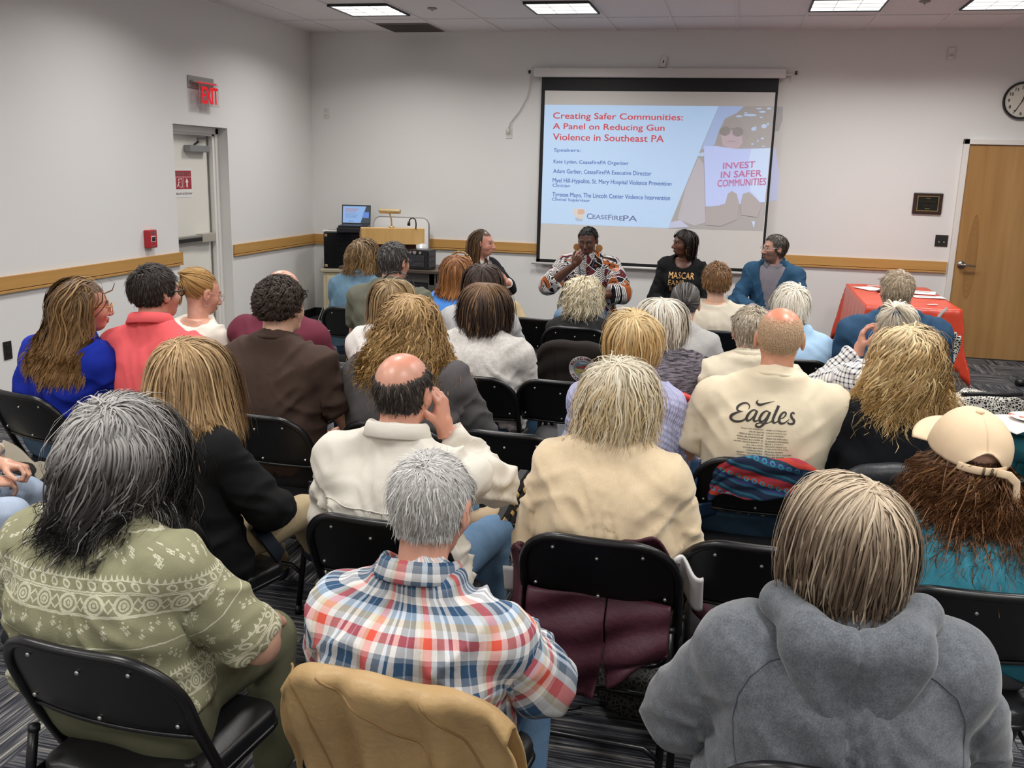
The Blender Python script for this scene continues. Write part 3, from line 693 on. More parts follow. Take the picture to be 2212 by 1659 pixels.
b = MB().tube([(-4.55, 10.1, .3), (-4.58, 10.0, .12), (-4.56, 9.85, .03), (-4.45, 9.75, .01), (-4.2, 9.8, .008)], .006, 8); tag(b.build('power_cord', mat('cord_white', '#d2d0cc', .4), smooth=True), 'white cord on the floor under the beige cart', 'cord')

# ------------------------------------------------------------------ red covered table
rt = thing('folding_table', 'folding table hidden under the red plastic cover', 'table', (1.445, 9.08, 0))
MB().box(-.355, .355, -.79, .79, .695, .735, .006).build('tabletop', mat('table_top_grey', '#8f8d8a', .5), rt)
for x in (-.32, .32):
    for y in (-.62, .62):
        b = MB().cyl((x, y, .06), (x, y, .70), .016, n=12); b.mi = 1; b.cyl((x, y, 0), (x, y, .07), .021, n=12); b.build('leg', [mat('leg_grey', '#b9b4ae', .4, .3), M_BLACKP], rt, smooth=True)
def cover():
    x0, x1, y0, y1, zt = 1.075, 1.815, 8.265, 9.89, .742
    def fn(U, V):
        # U across in x, V along y; outer bands hang down
        hx, hy = .50, .50
        a = (U - .5) * 2; c = (V - .5) * 2; ex, ey = .60, .72
        fx = np.clip(np.abs(a) / ex, 0, 1) * np.sign(a); fy = np.clip(np.abs(c) / ey, 0, 1) * np.sign(c)
        dx = np.clip((np.abs(a) - ex) / (1 - ex), 0, 1); dy = np.clip((np.abs(c) - ey) / (1 - ey), 0, 1)
        x = (x0 + x1) / 2 + fx * (x1 - x0) / 2; y = (y0 + y1) / 2 + fy * (y1 - y0) / 2
        d = np.maximum(dx, dy); corner = np.minimum(dx, dy)
        z = zt - d * .50 - corner * .12
        fold = .012 * np.sin(V * 55 + 1) * dx + .012 * np.sin(U * 48) * dy
        x = x + np.sign(a) * (dx * .035 + corner * .07 + fold * (dx > 0)); y = y + np.sign(c) * (dy * .035 + corner * .07 + fold * (dy > 0))
        z = z + .002 * np.sin(U * 23) * np.sin(V * 31)
        return x, y, z
    B = MatB('red_plastic_sheet', '#d8432c', .28, 0, .5); v, x, y, z = B.coords(); n = B.noise(v, 9, 3); B.base(B.mix(n, '#cf3e28', '#e05238')); B.bump(n, .2, .02)
    return MB().grid(fn, 61, 81, .002).build('tablecloth', B.m, smooth=True)
tag(cover(), 'red plastic tablecloth hanging over the table by the wood door', 'tablecloth')
def sheet(name, label, x, y, rz, w_, h_, m=M_PAPER, z=.748, ink=0):
    b = MB().box(-w_ / 2, w_ / 2, -h_ / 2, h_ / 2, 0, .002); b.mi = 1
    for k in range(ink): b.box(-w_ * .3, w_ * .3, h_ * (.3 - k * .14), h_ * (.25 - k * .14), .002, .0024)
    return tag(b.build(name, [m, mat('ink_dark', '#3a3a44', .6)], loc=(x, y, z), rotz=rz), label, 'paper')
sheet('paper_sheet', 'white sheet at the far left of the red table', 1.25, 9.45, .5, .21, .28)
sheet('paper_sheet', 'white sheet on the red table to the right of the grey-haired head', 1.70, 9.33, -.2, .20, .27, ink=2)
sheet('paper_sheet', 'printed white sheet nearest on the right of the red table', 1.68, 9.0, .1, .26, .16, ink=3)
sheet('dark_flyer', 'dark flyer lying by the white sheet on the red table', 1.36, 9.3, -.4, .13, .2, mat('flyer_dark', '#33272d', .5), .752)
sheet('small_card', 'small white card beside the dark flyer on the red table', 1.33, 9.05, .3, .1, .05, z=.75)
sheet('small_card', 'white card at the front edge of the red table', 1.62, 8.45, .5, .09, .035, z=.75)
tag(MB().box(1.25, 1.40, 9.68, 9.71, .748, .751).build('drinking_straw', M_PAPER, rotz=0), 'white strip at the back of the red table', 'strip')
b = MB(); b.tube([(1.70, 8.27, .745), (1.66, 8.235, .72), (1.60, 8.225, .62), (1.585, 8.22, .58)], .016, 6, flat=.15); tag(b.build('white_tape', M_PAPER), 'white tape strip over the front edge of the red tablecloth', 'tape')

# bag, cable and small things on the floor at the right
def bag_mat(name, c0, c1, s=55):
    B = MatB(name, c0, .8); v, x, y, z = B.coords()
    n = B.node('ShaderNodeTexVoronoi', feature='DISTANCE_TO_EDGE'); n.inputs['Scale'].default_value = s; B.link(v, n.inputs['Vector']); B.base(B.mix(E(n.outputs['Distance']).lt(.13), c0, c1)); return B.m
M_MOSAIC = bag_mat('black_white_mosaic', '#1c1b1c', '#e2ded4', 48)
def lump(c, r, seed, n=24, flat=.0, amp=.12):
    rnd = np.random.RandomState(seed); bm = bmesh.new(); bmesh.ops.create_uvsphere(bm, u_segments=n, v_segments=n * 2 // 3, radius=1)
    ph = rnd.rand(12) * 6.28; 
    V = np.array([v.co[:] for v in bm.verts]); Fc = [tuple(v.index for v in f.verts) for f in bm.faces]; bm.free()
    s = 1 + amp * (np.sin(V[:, 0] * 3 + ph[0]) * np.sin(V[:, 1] * 4 + ph[1]) + .6 * np.sin(V[:, 0] * 7 + ph[2] + V[:, 2] * 5) + .4 * np.sin(V[:, 1] * 11 + ph[3] + V[:, 0] * 6))
    p = np.sign(V) * np.abs(V) ** .7
    P = p * s[:, None] * np.array(r) + np.array(c)
    return P, Fc
b = MB(); P, Fc = lump((0, 0, .10), (.24, .16, .11), 4); b.add(P, Fc); b.mi = 1; b.tube([(-.2, -.1, .2), (-.08, -.17, .235), (.1, -.16, .235), (.2, -.12, .24)], .016, 10); b.tube([(-.22, .06, .16), (-.26, .1, .26), (-.2, .14, .17)], .012, 8)
tag(b.build('tote_bag', [M_MOSAIC, M_BLACKP], loc=(1.92, 7.6, 0), smooth=True), 'black and white mosaic tote bag with black handles on the floor by the red table', 'bag')
b = MB(); b.grid(lambda U, V: (1.66 + .05 * U + .01 * np.sin(V * 9), 7.75 + .06 * np.sin(V * 3), .62 - .5 * V + .02 * np.sin(U * 6)), 8, 20, .012); tag(b.build('scarf', M_MOSAIC, smooth=True), 'black and white patterned scarf hanging in front of the red table', 'scarf')
b = MB().tube([(1.93, 7.95, .01), (2.1, 8.2, .012), (2.3, 8.35, .012), (2.42, 8.1, .012), (2.36, 7.7, .012), (2.3, 7.45, .012)], .007, 8); tag(b.build('floor_cable', M_BLACKP, smooth=True), 'thin black cable looping on the carpet in front of the wood door', 'cable')
b = MB().tube([(2.50, 9.0, .03), (2.62, 9.05, .035)], [.035, .02], 12); b.tube([(2.62, 9.05, .035), (2.9, 9.2, .03)], .012, 8); tag(b.build('dust_mop_handle', M_BLACKP, smooth=True), 'dark knobbed handle end on the carpet near the wood door', 'handle')
b = MB().tube([(2.36, 8.35, .015), (2.42, 8.3, .02), (2.5, 8.33, .02), (2.62, 8.5, .02)], [.018, .02, .01, .007], 8); tag(b.build('cable_plug', M_BLACKP, smooth=True), 'black plug and lead at the right edge of the carpet', 'plug')
# ------------------------------------------------------------------ folding chairs
M_CHAIR = mat('black_enamel', '#0e0e11', 0.33, 0.0, 0.55)
def vinyl():
    B = MatB('black_vinyl', '#1d1d1f', 0.42, 0, .5); v, x, y, z = B.coords(); B.bump(B.noise(v, 240, 2), .12, .003); return B.m
M_VINYL = vinyl(); M_RIVET = mat('rivet_steel', '#c9c7c3', .3, .9)
CH, CW = 0.79, 0.222
def bow(x): return -.028 * (1 - np.clip(np.abs(x) / CW, 0, 1) ** 2)
def frame_y(z): return np.interp(z, [0, .44, .60, CH], [.43, .155, .075, .0])
def make_chair():
    t = thing('folding_chair', '', 'chair', group='black steel folding chairs')
    # back frame: inverted U running down into the front legs
    R = .125; L = [(-CW, z) for z in np.linspace(.015, CH - R, 12)]
    L += [(-CW + R - R * math.cos(a), CH - R + R * math.sin(a)) for a in np.linspace(.12, PI / 2, 9)]
    L += [(x, CH) for x in np.linspace(-CW + R + .02, CW - R - .02, 7)]
    L += [(CW - R + R * math.sin(a), CH - R + R * math.cos(a)) for a in np.linspace(0, PI / 2 - .12, 9)]
    L += [(CW, z) for z in np.linspace(CH - R, .015, 12)]
    def pt(x, z): return (x, float(frame_y(z) + bow(x) * np.clip((z - .5) / .2, 0, 1)), z)
    MB().tube([pt(x, z) for x, z in L], .0125, 10).build('back_frame', M_CHAIR, t, smooth=True)
    # pressed steel back panel with rolled lower lip and rivets
    def hw(z):
        zz = np.clip(z - (CH - R), 0, R); return CW - R + np.sqrt(np.maximum(R * R - zz * zz, 0)) - .004
    def fn(U, V):
        z = .575 + V * (CH - .004 - .575) ; x = (U - .5) * 2 * hw(z)
        return x, frame_y(z) + bow(x) + .003 + .006 * np.exp(-((V) / .05) ** 2) - .004, z
    b = MB().grid(fn, 25, 17, .003)
    b.tube([(x, float(frame_y(.575) + bow(x) + .002), .575) for x in np.linspace(-CW + .006, CW - .006, 15)], .006, 8)
    b.mi = 1
    for x, z in ((-.125, .752), (0, .735), (.125, .752), (-.185, .61), (0, .60), (.185, .61)):
        y = float(frame_y(z) + bow(x)) - .004; b.ell((x, y, z), (.0055, .004, .0055), 10)
    b.build('backrest', [M_CHAIR, M_RIVET], t, smooth=True)
    # seat: steel pan with a padded vinyl top
    def rr(w0, w1, y0, y1, r=.05):
        P = []
        for cx, cy, a0 in ((w1 - r, y1 - r, 0), (-w1 + r, y1 - r, 90), (-w0 + r, y0 + r, 180), (w0 - r, y0 + r, 270)):
            for k in range(6): a = math.radians(a0 + k * 18); P.append((cx + r * math.cos(a), cy + r * math.sin(a)))
        return P
    o_ = rr(.19, .2, .045, .445)
    n = len(o_); rings = [(1.0, .405), (1.0, .437), (.985, .447), (.93, .453), (.6, .457), (.2, .458)]
    V = [(x * s, .245 + (y - .245) * s, z) for s, z in rings for x, y in o_]; Fc = []
    for i in range(len(rings) - 1):
        for c in range(n): Fc.append((i * n + c, i * n + (c + 1) % n, (i + 1) * n + (c + 1) % n, (i + 1) * n + c))
    Fc += [tuple(range(n))[::-1], tuple((len(rings) - 1) * n + c for c in range(n))]
    MB().add(V, Fc).build('seat', M_VINYL, t, smooth=True, angle=45)
    MB().tube([(x * .99, .245 + (y - .245) * .99, .408) for x, y in o_] + [(o_[0][0] * .99, .245 + (o_[0][1] - .245) * .99, .408)], .009, 8, caps=False).build('seat_rim', M_CHAIR, t, smooth=True)
    for s in (-1, 1):
        x = s * .205
        b = MB().tube([(x, .065, .515), (x, .05, .44), (x, -.055, .015)], .0115, 10); b.mi = 1; b.cyl((x, .066, .512), (x, .068, .525), .0135, n=10)
        b.build('rear_leg', [M_CHAIR, M_BLACKP], t, smooth=True)
        b = MB().box(x - .004 * s - .003, x - .004 * s + .003, .05, .17, .40, .425, .002); b.box(x + .010 - .003, x + .010 + .003, .045, .20, .30, .318, .002); b.build('hinge_bracket', M_CHAIR, t)
        MB().cyl((s * CW, .43, 0), (s * CW, .422, .035), .0155, n=12).build('foot_cap', M_BLACKP, t, smooth=True)
        MB().cyl((x, -.056, 0), (x, -.048, .035), .0145, n=12).build('foot_cap', M_BLACKP, t, smooth=True)
    MB().cyl((-CW, .345, .14), (CW, .345, .14), .009, n=10).build('stretcher', M_CHAIR, t, smooth=True)
    MB().tube([(-.205, -.022, .16), (-.16, -.02, .19), (.16, -.02, .19), (.205, -.022, .16)], .009, 10).build('stretcher', M_CHAIR, t, smooth=True)
    return t
CHAIR0 = make_chair(); _used = [False]
def chair(x, y, yaw, label):
    if not _used[0]: o = CHAIR0; _used[0] = True
    else:
        o = CHAIR0.copy(); COL.objects.link(o)
        for ch in CHAIR0.children:
            c_ = ch.copy(); COL.objects.link(c_); c_.parent = o
    o.location = (x, y, 0); o.rotation_euler = (0, 0, -math.radians(yaw)); o['label'] = label
    return o
# ------------------------------------------------------------------ smooth bodies from distance fields
class Field:
    def __init__(s, lo, hi, h):
        s.h = h; s.lo = np.array(lo, float); n = np.ceil((np.array(hi) - s.lo) / h).astype(int) + 1; s.n = n
        s.ax = [(s.lo[i] + h * np.arange(n[i])).astype(np.float32) for i in range(3)]
    def new(s): return np.full(tuple(s.n), 0.5, np.float32)
    def sub(s, lo, hi):
        a = np.clip(np.floor((np.array(lo) - s.lo) / s.h).astype(int), 0, s.n); b = np.clip(np.ceil((np.array(hi) - s.lo) / s.h).astype(int) + 1, 0, s.n)
        sl = tuple(slice(a[i], b[i]) for i in range(3)); xs = [s.ax[i][sl[i]] for i in range(3)]
        return sl, xs[0][:, None, None], xs[1][None, :, None], xs[2][None, None, :]
    def put(s, A, prim, k=0.02, m=0.07):
        lo, hi = prim.bb(m); sl, x, y, z = s.sub(lo, hi)
        if 0 in A[sl].shape: return
        A[sl] = smin(A[sl], prim(x, y, z).astype(np.float32), k)
def smin(a, b, k):
    if k <= 0: return np.minimum(a, b)
    h = np.clip(.5 + .5 * (b - a) / k, 0, 1); return b + (a - b) * h - k * h * (1 - h)
class Cap:
    """round cone from a to b; cut = fraction along the axis beyond which it stops"""
    def __init__(s, a, b, ra, rb, cut=None, off=0.0):
        s.a = np.array(a, float); s.b = np.array(b, float); s.ra = ra + off; s.rb = rb + off; s.cut = cut
    def bb(s, m):
        r = max(s.ra, s.rb) + m; return np.minimum(s.a, s.b) - r, np.maximum(s.a, s.b) + r
    def tt(s, x, y, z):
        d = s.b - s.a; L2 = d @ d
        return ((x - s.a[0]) * d[0] + (y - s.a[1]) * d[1] + (z - s.a[2]) * d[2]) / L2
    def __call__(s, x, y, z):
        d = s.b - s.a; t0 = s.tt(x, y, z); t = np.clip(t0, 0, 1)
        q = np.sqrt((x - s.a[0] - t * d[0]) ** 2 + (y - s.a[1] - t * d[1]) ** 2 + (z - s.a[2] - t * d[2]) ** 2) - (s.ra + (s.rb - s.ra) * t)
        if s.cut is not None: q = np.maximum(q, (t0 - s.cut) * math.sqrt(d @ d))
        return q
class Ell:
    def __init__(s, c, r, M=None): s.c = np.array(c, float); s.r = np.array(r, float); s.M = M
    def bb(s, m): r = max(s.r) + m; return s.c - r, s.c + r
    def __call__(s, x, y, z):
        p = [x - s.c[0], y - s.c[1], z - s.c[2]]
        if s.M is not None: p = [s.M[0][i] * p[0] + s.M[1][i] * p[1] + s.M[2][i] * p[2] for i in range(3)]
        k0 = np.sqrt((p[0] / s.r[0]) ** 2 + (p[1] / s.r[1]) ** 2 + (p[2] / s.r[2]) ** 2)
        k1 = np.sqrt((p[0] / s.r[0] ** 2) ** 2 + (p[1] / s.r[1] ** 2) ** 2 + (p[2] / s.r[2] ** 2) ** 2) + 1e-6
        return k0 * (k0 - 1) / k1
class Torso:
    """stack of superellipses following the spine"""
    def __init__(s, zs, w, d, cx, cy, p=2.35, off=0.0):
        zz = np.linspace(zs[0], zs[-1], 80)
        def sm(v):
            q = np.interp(zz, zs, v); kk = np.hanning(13); kk /= kk.sum(); return np.convolve(np.pad(q, 6, mode='edge'), kk, 'valid')
        s.zz, s.w, s.d, s.cx, s.cy, s.p, s.off = zz, sm(w), sm(d), sm(cx), sm(cy), p, off
    def bb(s, m):
        W = s.w.max() + m + s.off; D = s.d.max() + m + s.off
        return np.array([s.cx.min() - W, s.cy.min() - D, s.zz[0] - m]), np.array([s.cx.max() + W, s.cy.max() + D, s.zz[-1] + m])
    def prm(s, z): return [np.interp(z, s.zz, a) for a in (s.w, s.d, s.cx, s.cy)]
    def __call__(s, x, y, z):
        w, d, cx, cy = s.prm(z); e = ((np.abs((x - cx) / w)) ** s.p + (np.abs((y - cy) / d)) ** s.p + 1e-9) ** (1 / s.p)
        q = (e - 1) * np.minimum(w, d) - s.off
        return np.maximum(q, np.maximum(z - s.zz[-1] - s.off, s.zz[0] - z))
def snet(A, lo, h):
    S = A < 0; c = np.zeros(tuple(n - 1 for n in A.shape), np.uint8)
    offs = [(i, j, k) for i in (0, 1) for j in (0, 1) for k in (0, 1)]
    def sl(o): return tuple(slice(a, a + n - 1) for a, n in zip(o, A.shape))
    for o in offs: c += S[sl(o)]
    mk = (c > 0) & (c < 8); idx = np.argwhere(mk)
    if len(idx) == 0: return np.zeros((0, 3)), np.zeros((0, 4), int)
    vid = np.full(mk.shape, -1, np.int32); vid[mk] = np.arange(len(idx))
    val = np.stack([A[idx[:, 0] + o[0], idx[:, 1] + o[1], idx[:, 2] + o[2]] for o in offs], 1)
    acc = np.zeros((len(idx), 3)); cnt = np.zeros(len(idx)); O = np.array(offs, float)
    for a in range(8):
        for b in range(a + 1, 8):
            if np.abs(O[a] - O[b]).sum() != 1: continue
            cr = (val[:, a] < 0) != (val[:, b] < 0); t = val[:, a] / (val[:, a] - val[:, b] + 1e-12)
            acc += np.where(cr[:, None], O[a] + t[:, None] * (O[b] - O[a]), 0); cnt += cr
    V = np.array(lo) + h * (idx + acc / cnt[:, None]); Fs = []
    for ax in range(3):
        u, v = [(1, 2), (2, 0), (0, 1)][ax]
        s0 = np.take(S, range(S.shape[ax] - 1), ax); s1 = np.take(S, range(1, S.shape[ax]), ax)
        e = np.argwhere(s0 != s1); e = e[(e[:, u] > 0) & (e[:, v] > 0) & (e[:, u] < S.shape[u] - 1) & (e[:, v] < S.shape[v] - 1)]
        if len(e) == 0: continue
        du = np.zeros(3, int); du[u] = 1; dv = np.zeros(3, int); dv[v] = 1
        q = np.stack([vid[tuple((e - du - dv).T)], vid[tuple((e - dv).T)], vid[tuple(e.T)], vid[tuple((e - du).T)]], 1)
        inside = s0[tuple(e.T)]; q[~inside] = q[~inside][:, ::-1]; Fs.append(q)
    F = np.concatenate(Fs); F = F[(F >= 0).all(1)]
    return V, F
def vnormals(V, F):
    n = np.cross(V[F[:, 2]] - V[F[:, 0]], V[F[:, 3]] - V[F[:, 1]]); N = np.zeros_like(V)
    for k in range(4):
        for a in range(3): N[:, a] += np.bincount(F[:, k], n[:, a], len(V))
    return N / (np.linalg.norm(N, axis=1)[:, None] + 1e-12)
def relax(V, F, it=1, lam=.5):
    for _ in range(it):
        S = np.zeros_like(V); C = np.zeros(len(V))
        for k in range(4):
            a, b = F[:, k], F[:, (k + 1) % 4]
            for x in range(3): S[:, x] += np.bincount(a, V[b, x], len(V)) + np.bincount(b, V[a, x], len(V))
            C += np.bincount(a, minlength=len(V)) + np.bincount(b, minlength=len(V))
        V = V + lam * (S / np.maximum(C, 1)[:, None] - V)
    return V
_rs = np.random.RandomState(7); _LAT = _rs.rand(32, 32, 32).astype(np.float32)
def vnoise(p):
    i = np.floor(p).astype(int); f = p - i; f = f * f * (3 - 2 * f); r = 0
    for o in ((0, 0, 0), (0, 0, 1), (0, 1, 0), (0, 1, 1), (1, 0, 0), (1, 0, 1), (1, 1, 0), (1, 1, 1)):
        wgt = np.prod([f[:, a] if o[a] else 1 - f[:, a] for a in range(3)], axis=0)
        r = r + wgt * _LAT[(i[:, 0] + o[0]) % 32, (i[:, 1] + o[1]) % 32, (i[:, 2] + o[2]) % 32]
    return r
def ridge(p): n = vnoise(p); return 1 - np.abs(2 * n - 1) * 2

# ------------------------------------------------------------------ hands: palm, four bent fingers, thumb
_hand_cache = {}
def hand(curl=.5, spread=.25, h=.0032):
    """left-handed frame: wrist at origin, fingers along +X, palm faces -Z, thumb on +Y side"""
    key = (round(curl, 2), round(spread, 2), h)
    if key in _hand_cache: return _hand_cache[key]
    g = Field((-.035, -.07, -.095), (.21, .085, .035), h); A = g.new()
    g.put(A, Cap((-.03, 0, 0), (.012, 0, 0), .026, .027), .01)
    g.put(A, Ell((.048, .0, .0), (.052, .041, .0165)), .015); g.put(A, Ell((.03, .024, -.006), (.033, .019, .016)), .012)
    for i, (y, L, r) in enumerate(((.030, .072, .0088), (.010, .081, .0092), (-.011, .075, .0088), (-.030, .06, .0078))):
        p = np.array([.088 - .006 * abs(i - 1.2), y, .002]); a = 0.0; sp = (y / .03) * spread * .3
        for j, fr in enumerate((.46, .31, .23)):
            a += curl * (1.15 if j == 0 else 1.35) * (1 + .08 * i) * .75
            d = np.array([math.cos(a) * math.cos(sp), math.cos(a) * math.sin(sp), -math.sin(a)]); q = p + d * L * fr
            g.put(A, Cap(p, q, r * (1 - .07 * j), r * (1 - .07 * (j + 1))), .004 if j else .008, .03); p = q
    p = np.array([.022, .030, -.008])
    for j, (ax, L, r) in enumerate((((.62, .68, -.38), .034, .0125), ((.80, .42, -.42), .031, .0105), ((.93, .1, -.35), .026, .0092))):
        d = np.array(ax) / np.linalg.norm(ax); q = p + d * L; g.put(A, Cap(p, q, r, r * .92), .008, .03); p = q
    V, F = snet(A, g.lo, h); V = relax(V, F, 1, .4); _hand_cache[key] = (V, F); return V, F
def place_hand(wrist, fwd, palm, right, curl, spread, sc=1.0, h=.0032):
    """palm = direction the palm faces"""
    V, F = hand(curl, spread, h); f = np.array(fwd, float); f /= np.linalg.norm(f); pz = -np.array(palm, float); pz -= f * (pz @ f); pz /= np.linalg.norm(pz) + 1e-9
    y = np.cross(pz, f)
    Vv = V.copy()
    # thumb on +Y: that is a left hand seen from its back with fingers forward -> mirror for right
    if not right: Vv = Vv * [1, -1, 1]; F = F[:, ::-1]
    return np.array(wrist) + sc * (Vv[:, :1] * f + Vv[:, 1:2] * y + Vv[:, 2:3] * pz), F
# ------------------------------------------------------------------ hair made of strands
def unit(v): return v / (np.linalg.norm(v, axis=-1, keepdims=True) + 1e-9)
def hair_mat():
    B = MatB('hair_locks', '#777777', .5, 0, .3)
    n = B.node('ShaderNodeAttribute'); n.attribute_name = 'Col'; al = E(n.outputs['Alpha'])
    rn = E(B.node('ShaderNodeNewGeometry').outputs['Random Per Island'])
    c = B.node('ShaderNodeCombineXYZ'); B.link(al * 4.5, c.inputs[0]); B.link(rn * 91.0, c.inputs[1])
    f = B.noise(c.outputs[0], 1.0, 2, .6)                    # single hairs inside a lock
    k = B.node('ShaderNodeMapRange'); B.link(f, k.inputs[0])
    for i_, v_ in ((1, .28), (2, .72), (3, .58), (4, 1.32)): k.inputs[i_].default_value = v_
    m = B.node('ShaderNodeVectorMath', operation='SCALE'); B.link(n.outputs['Color'], m.inputs[0]); B.link(k.outputs[0], m.inputs['Scale']); B.base(m.outputs[0])
    B.bump(f, .35, .0012); return B.m
M_HAIR = hair_mat()
CR = np.array([.077, .096, .087]); CC = np.array([0, -.012, 0])     # cranium half-sizes and centre, head frame
def hair(name, parent, Rh, HC, hs, st, collide, seed=0):
    """st: n L vary K w vol part crown grav wave freq clump curl root tip mid tone mask fly lift face tie"""
    rnd = np.random.RandomState(seed); g = st.get; mul = g('mul', 1.0); n = int(g('n', 1500) * mul); K = g('K', 12)
    i = np.arange(n * 3) + .5; zz = 1 - 2 * i / (n * 3); th = PI * (1 + 5 ** .5) * i
    d = np.stack([np.sqrt(1 - zz ** 2) * np.cos(th), np.sqrt(1 - zz ** 2) * np.sin(th), zz], 1)[rnd.permutation(n * 3)]
    d = unit(d + rnd.normal(0, .02, d.shape))
    x, y, z = d.T; hl = g('hairline', .50)
    low = g('low', -.72)
    ok = (z > low) & ~((y > .35) & (z < hl + .25 * (1 - np.abs(x)))) & ~((y > .10) & (z < -.05)) & ~((y > -.15) & (z < -.42))
    if g('bald'):
        bz, by, soft = g('bald'); e = z + by * y + .25 * (rnd.rand(len(z)) - .5) * soft
        ok &= e < bz
    if g('thin'):            # thin patch: centre, radius, keep
        c_, r_, kp = g('thin'); dd = np.arccos(np.clip(d @ unit(np.array(c_, float)), -1, 1)); ok &= (dd > r_) | (rnd.rand(len(z)) < kp)
    d = d[ok][:n]; n = len(d); x, y, z = d.T
    L = g('L', .2) * (1 - g('vary', .2) * rnd.rand(n))
    if g('layer'): L = L * (1 + g('layer') * z)           # shorter or longer on top
    if g('nape'): L = L * np.where(z < -.2, g('nape'), 1)
    crown = unit(np.array(g('crown', (0, -.45, .9)), float))
    ci = unit(crown + rnd.normal(0, g('cjit', .20), (n, 3)))
    t_c = unit(d * (d * ci).sum(1)[:, None] - ci + 1e-6)
    part = g('part')
    if part == 'mid' or part == 'left' or part == 'right':
        px = {'mid': 0, 'left': -.3, 'right': .3}[part]; sx = np.sign(x - px + 1e-4)
        t_p = np.stack([sx, np.full(n, g('pback', -.25)), np.zeros(n)], 1); t_p = unit(t_p - d * (t_p * d).sum(1)[:, None])
        wgt = np.clip((z - .1) * 1.6, 0, 1)[:, None] * np.clip((y + .75) * 1.4, 0, 1)[:, None]
        t0 = unit(t_c * (1 - wgt) + t_p * wgt)
    elif part == 'back':
        t_p = np.tile([0, -1.0, .1], (n, 1)); t0 = unit(t_p - d * (t_p * d).sum(1)[:, None])
    else: t0 = t_c
    tie = g('tie')
    t0 = unit(t0 + rnd.normal(0, g('mess', .12), t0.shape))
    shell0 = g('vol', .12)
    P = np.zeros((n, K, 3)); p = CC + d * CR; P[:, 0] = p
    stepL = (L / (K - 1))[:, None]; dirv = unit(t0 + d * g('lift', .35))
    Rt = np.array(Rh); gdir = Rt.T @ np.array([0, 0, -1.0])           # gravity in head frame
    rank = np.clip((d @ crown + 1) / 2, 0, 1)
    sh = shell0 * (.25 + .75 * rank) * (.55 + .45 * rnd.rand(n))
    grav = g('grav', .5); curl = g('curl', 0); cut = g('cut'); flare = g('flare', 0); grow = g('grow', 0)
    cutz = None if cut is None else cut + rnd.normal(0, g('cutj', .014), n)
    for k in range(1, K):
        s = k / (K - 1); q = (p - CC) / CR; e = np.linalg.norm(q, axis=1); nn = unit(q / CR)
        tang = unit(dirv - nn * (dirv * nn).sum(1)[:, None])
        near = np.clip(1.6 - e, 0, 1)[:, None]
        fall = np.clip(grav * (.25 + 1.1 * s) * np.clip(1.15 - q[:, 2], .12, 2), 0, .97)[:, None]
        if tie is not None:
            to = unit(np.array(tie) - p); dv = unit(to - nn * (to * nn).sum(1)[:, None] * np.clip((np.linalg.norm(np.array(tie) - p, axis=1) / .05), 0, 1)[:, None])
            dirv = unit(dirv * .4 + dv)
        else:
            dirv = unit(dirv * .55 + (tang * (1 - fall) + gdir * fall) * (.8 * near + .2) + gdir * fall * (1 - near))
            if curl:
                ax = np.stack([p[:, 0], p[:, 1] + .01, np.zeros(n)], 1); cin = np.clip((s - .62) / .38, 0, 1) if cut is None else np.clip((cutz + .075 - p[:, 2]) / .075, 0, 1)[:, None]
                dirv = unit(dirv - unit(ax) * (curl * cin) + 0)
            if flare:
                ra = unit(np.stack([p[:, 0], p[:, 1] + .01, np.zeros(n)], 1)); dirv = unit(dirv + ra * flare * np.clip((.05 - p[:, 2]) / .1, 0, 1)[:, None])
        dirv = unit(dirv + rnd.normal(0, g('mess', .12) * .15, dirv.shape))
        if tie is not None:
            rem = np.linalg.norm(np.array(tie) - p, axis=1)[:, None]; p = p + dirv * np.minimum(rem / (K - k), .05)
        else: p = p + dirv * stepL
        q = (p - CC) / CR; e = np.linalg.norm(q, axis=1); tgt = 1 + .02 + sh * (min(1, s * 2.2) + grow * s) * (1 if tie is None else max(0, 1 - s))
        if g('stand'): tgt = 1 + .02
        m_ = e < tgt; p = np.where(m_[:, None], CC + (p - CC) * (tgt / np.maximum(e, .2))[:, None], p)
        if g('guard', True):           # keep off the face
            f_ = (p[:, 1] > .025) & (p[:, 2] < .035) & (np.abs(p[:, 0]) < .075) & (p[:, 2] > -.16)
            p[f_, 0] = np.where(p[f_, 0] >= 0, 1, -1) * (.076 + .006 * rnd.rand(f_.sum()))
        if g('tuck') is not None:
            m_ = (p[:, 2] < .025) & (p[:, 1] > g('tuck')); p[m_, 1] -= .55 * (p[m_, 1] - g('tuck'))
        if collide is not None and k > 2:
            w_ = HC + hs * (p @ Rt.T); dd = collide(w_); mg = g('gap', .012) * (.4 + .9 * rank)
            hit = dd < mg
            if hit.any():
                h_ = .004; wh = w_[hit]; gr = np.stack([collide(wh + np.eye(3)[a] * h_) - dd[hit] for a in range(3)], 1); gr = unit(gr)
                wh = wh + gr * (mg[hit] - dd[hit])[:, None]; p[hit] = ((wh - HC) / hs) @ Rt
        P[:, k] = p
    if cut is not None:
        below = P[:, :, 2] < cutz[:, None]; kk = np.where(below.any(1), below.argmax(1), K - 1).clip(1, K - 1).astype(float)
        z1 = P[np.arange(n), kk.astype(int), 2]; z0 = P[np.arange(n), kk.astype(int) - 1, 2]
        fr_ = np.where(below.any(1), np.clip((z0 - cutz) / np.maximum(z0 - z1, 1e-5), 0, 1), 1); end = np.maximum(kk - 1 + fr_, .35)
        tq = np.linspace(0, 1, K)[None] * end[:, None]; i0 = np.minimum(tq.astype(int), K - 2); f0 = (tq - i0)[..., None]; ar_ = np.arange(n)[:, None]
        P = P[ar_, i0] * (1 - f0) + P[ar_, i0 + 1] * f0; L = L * end / (K - 1)
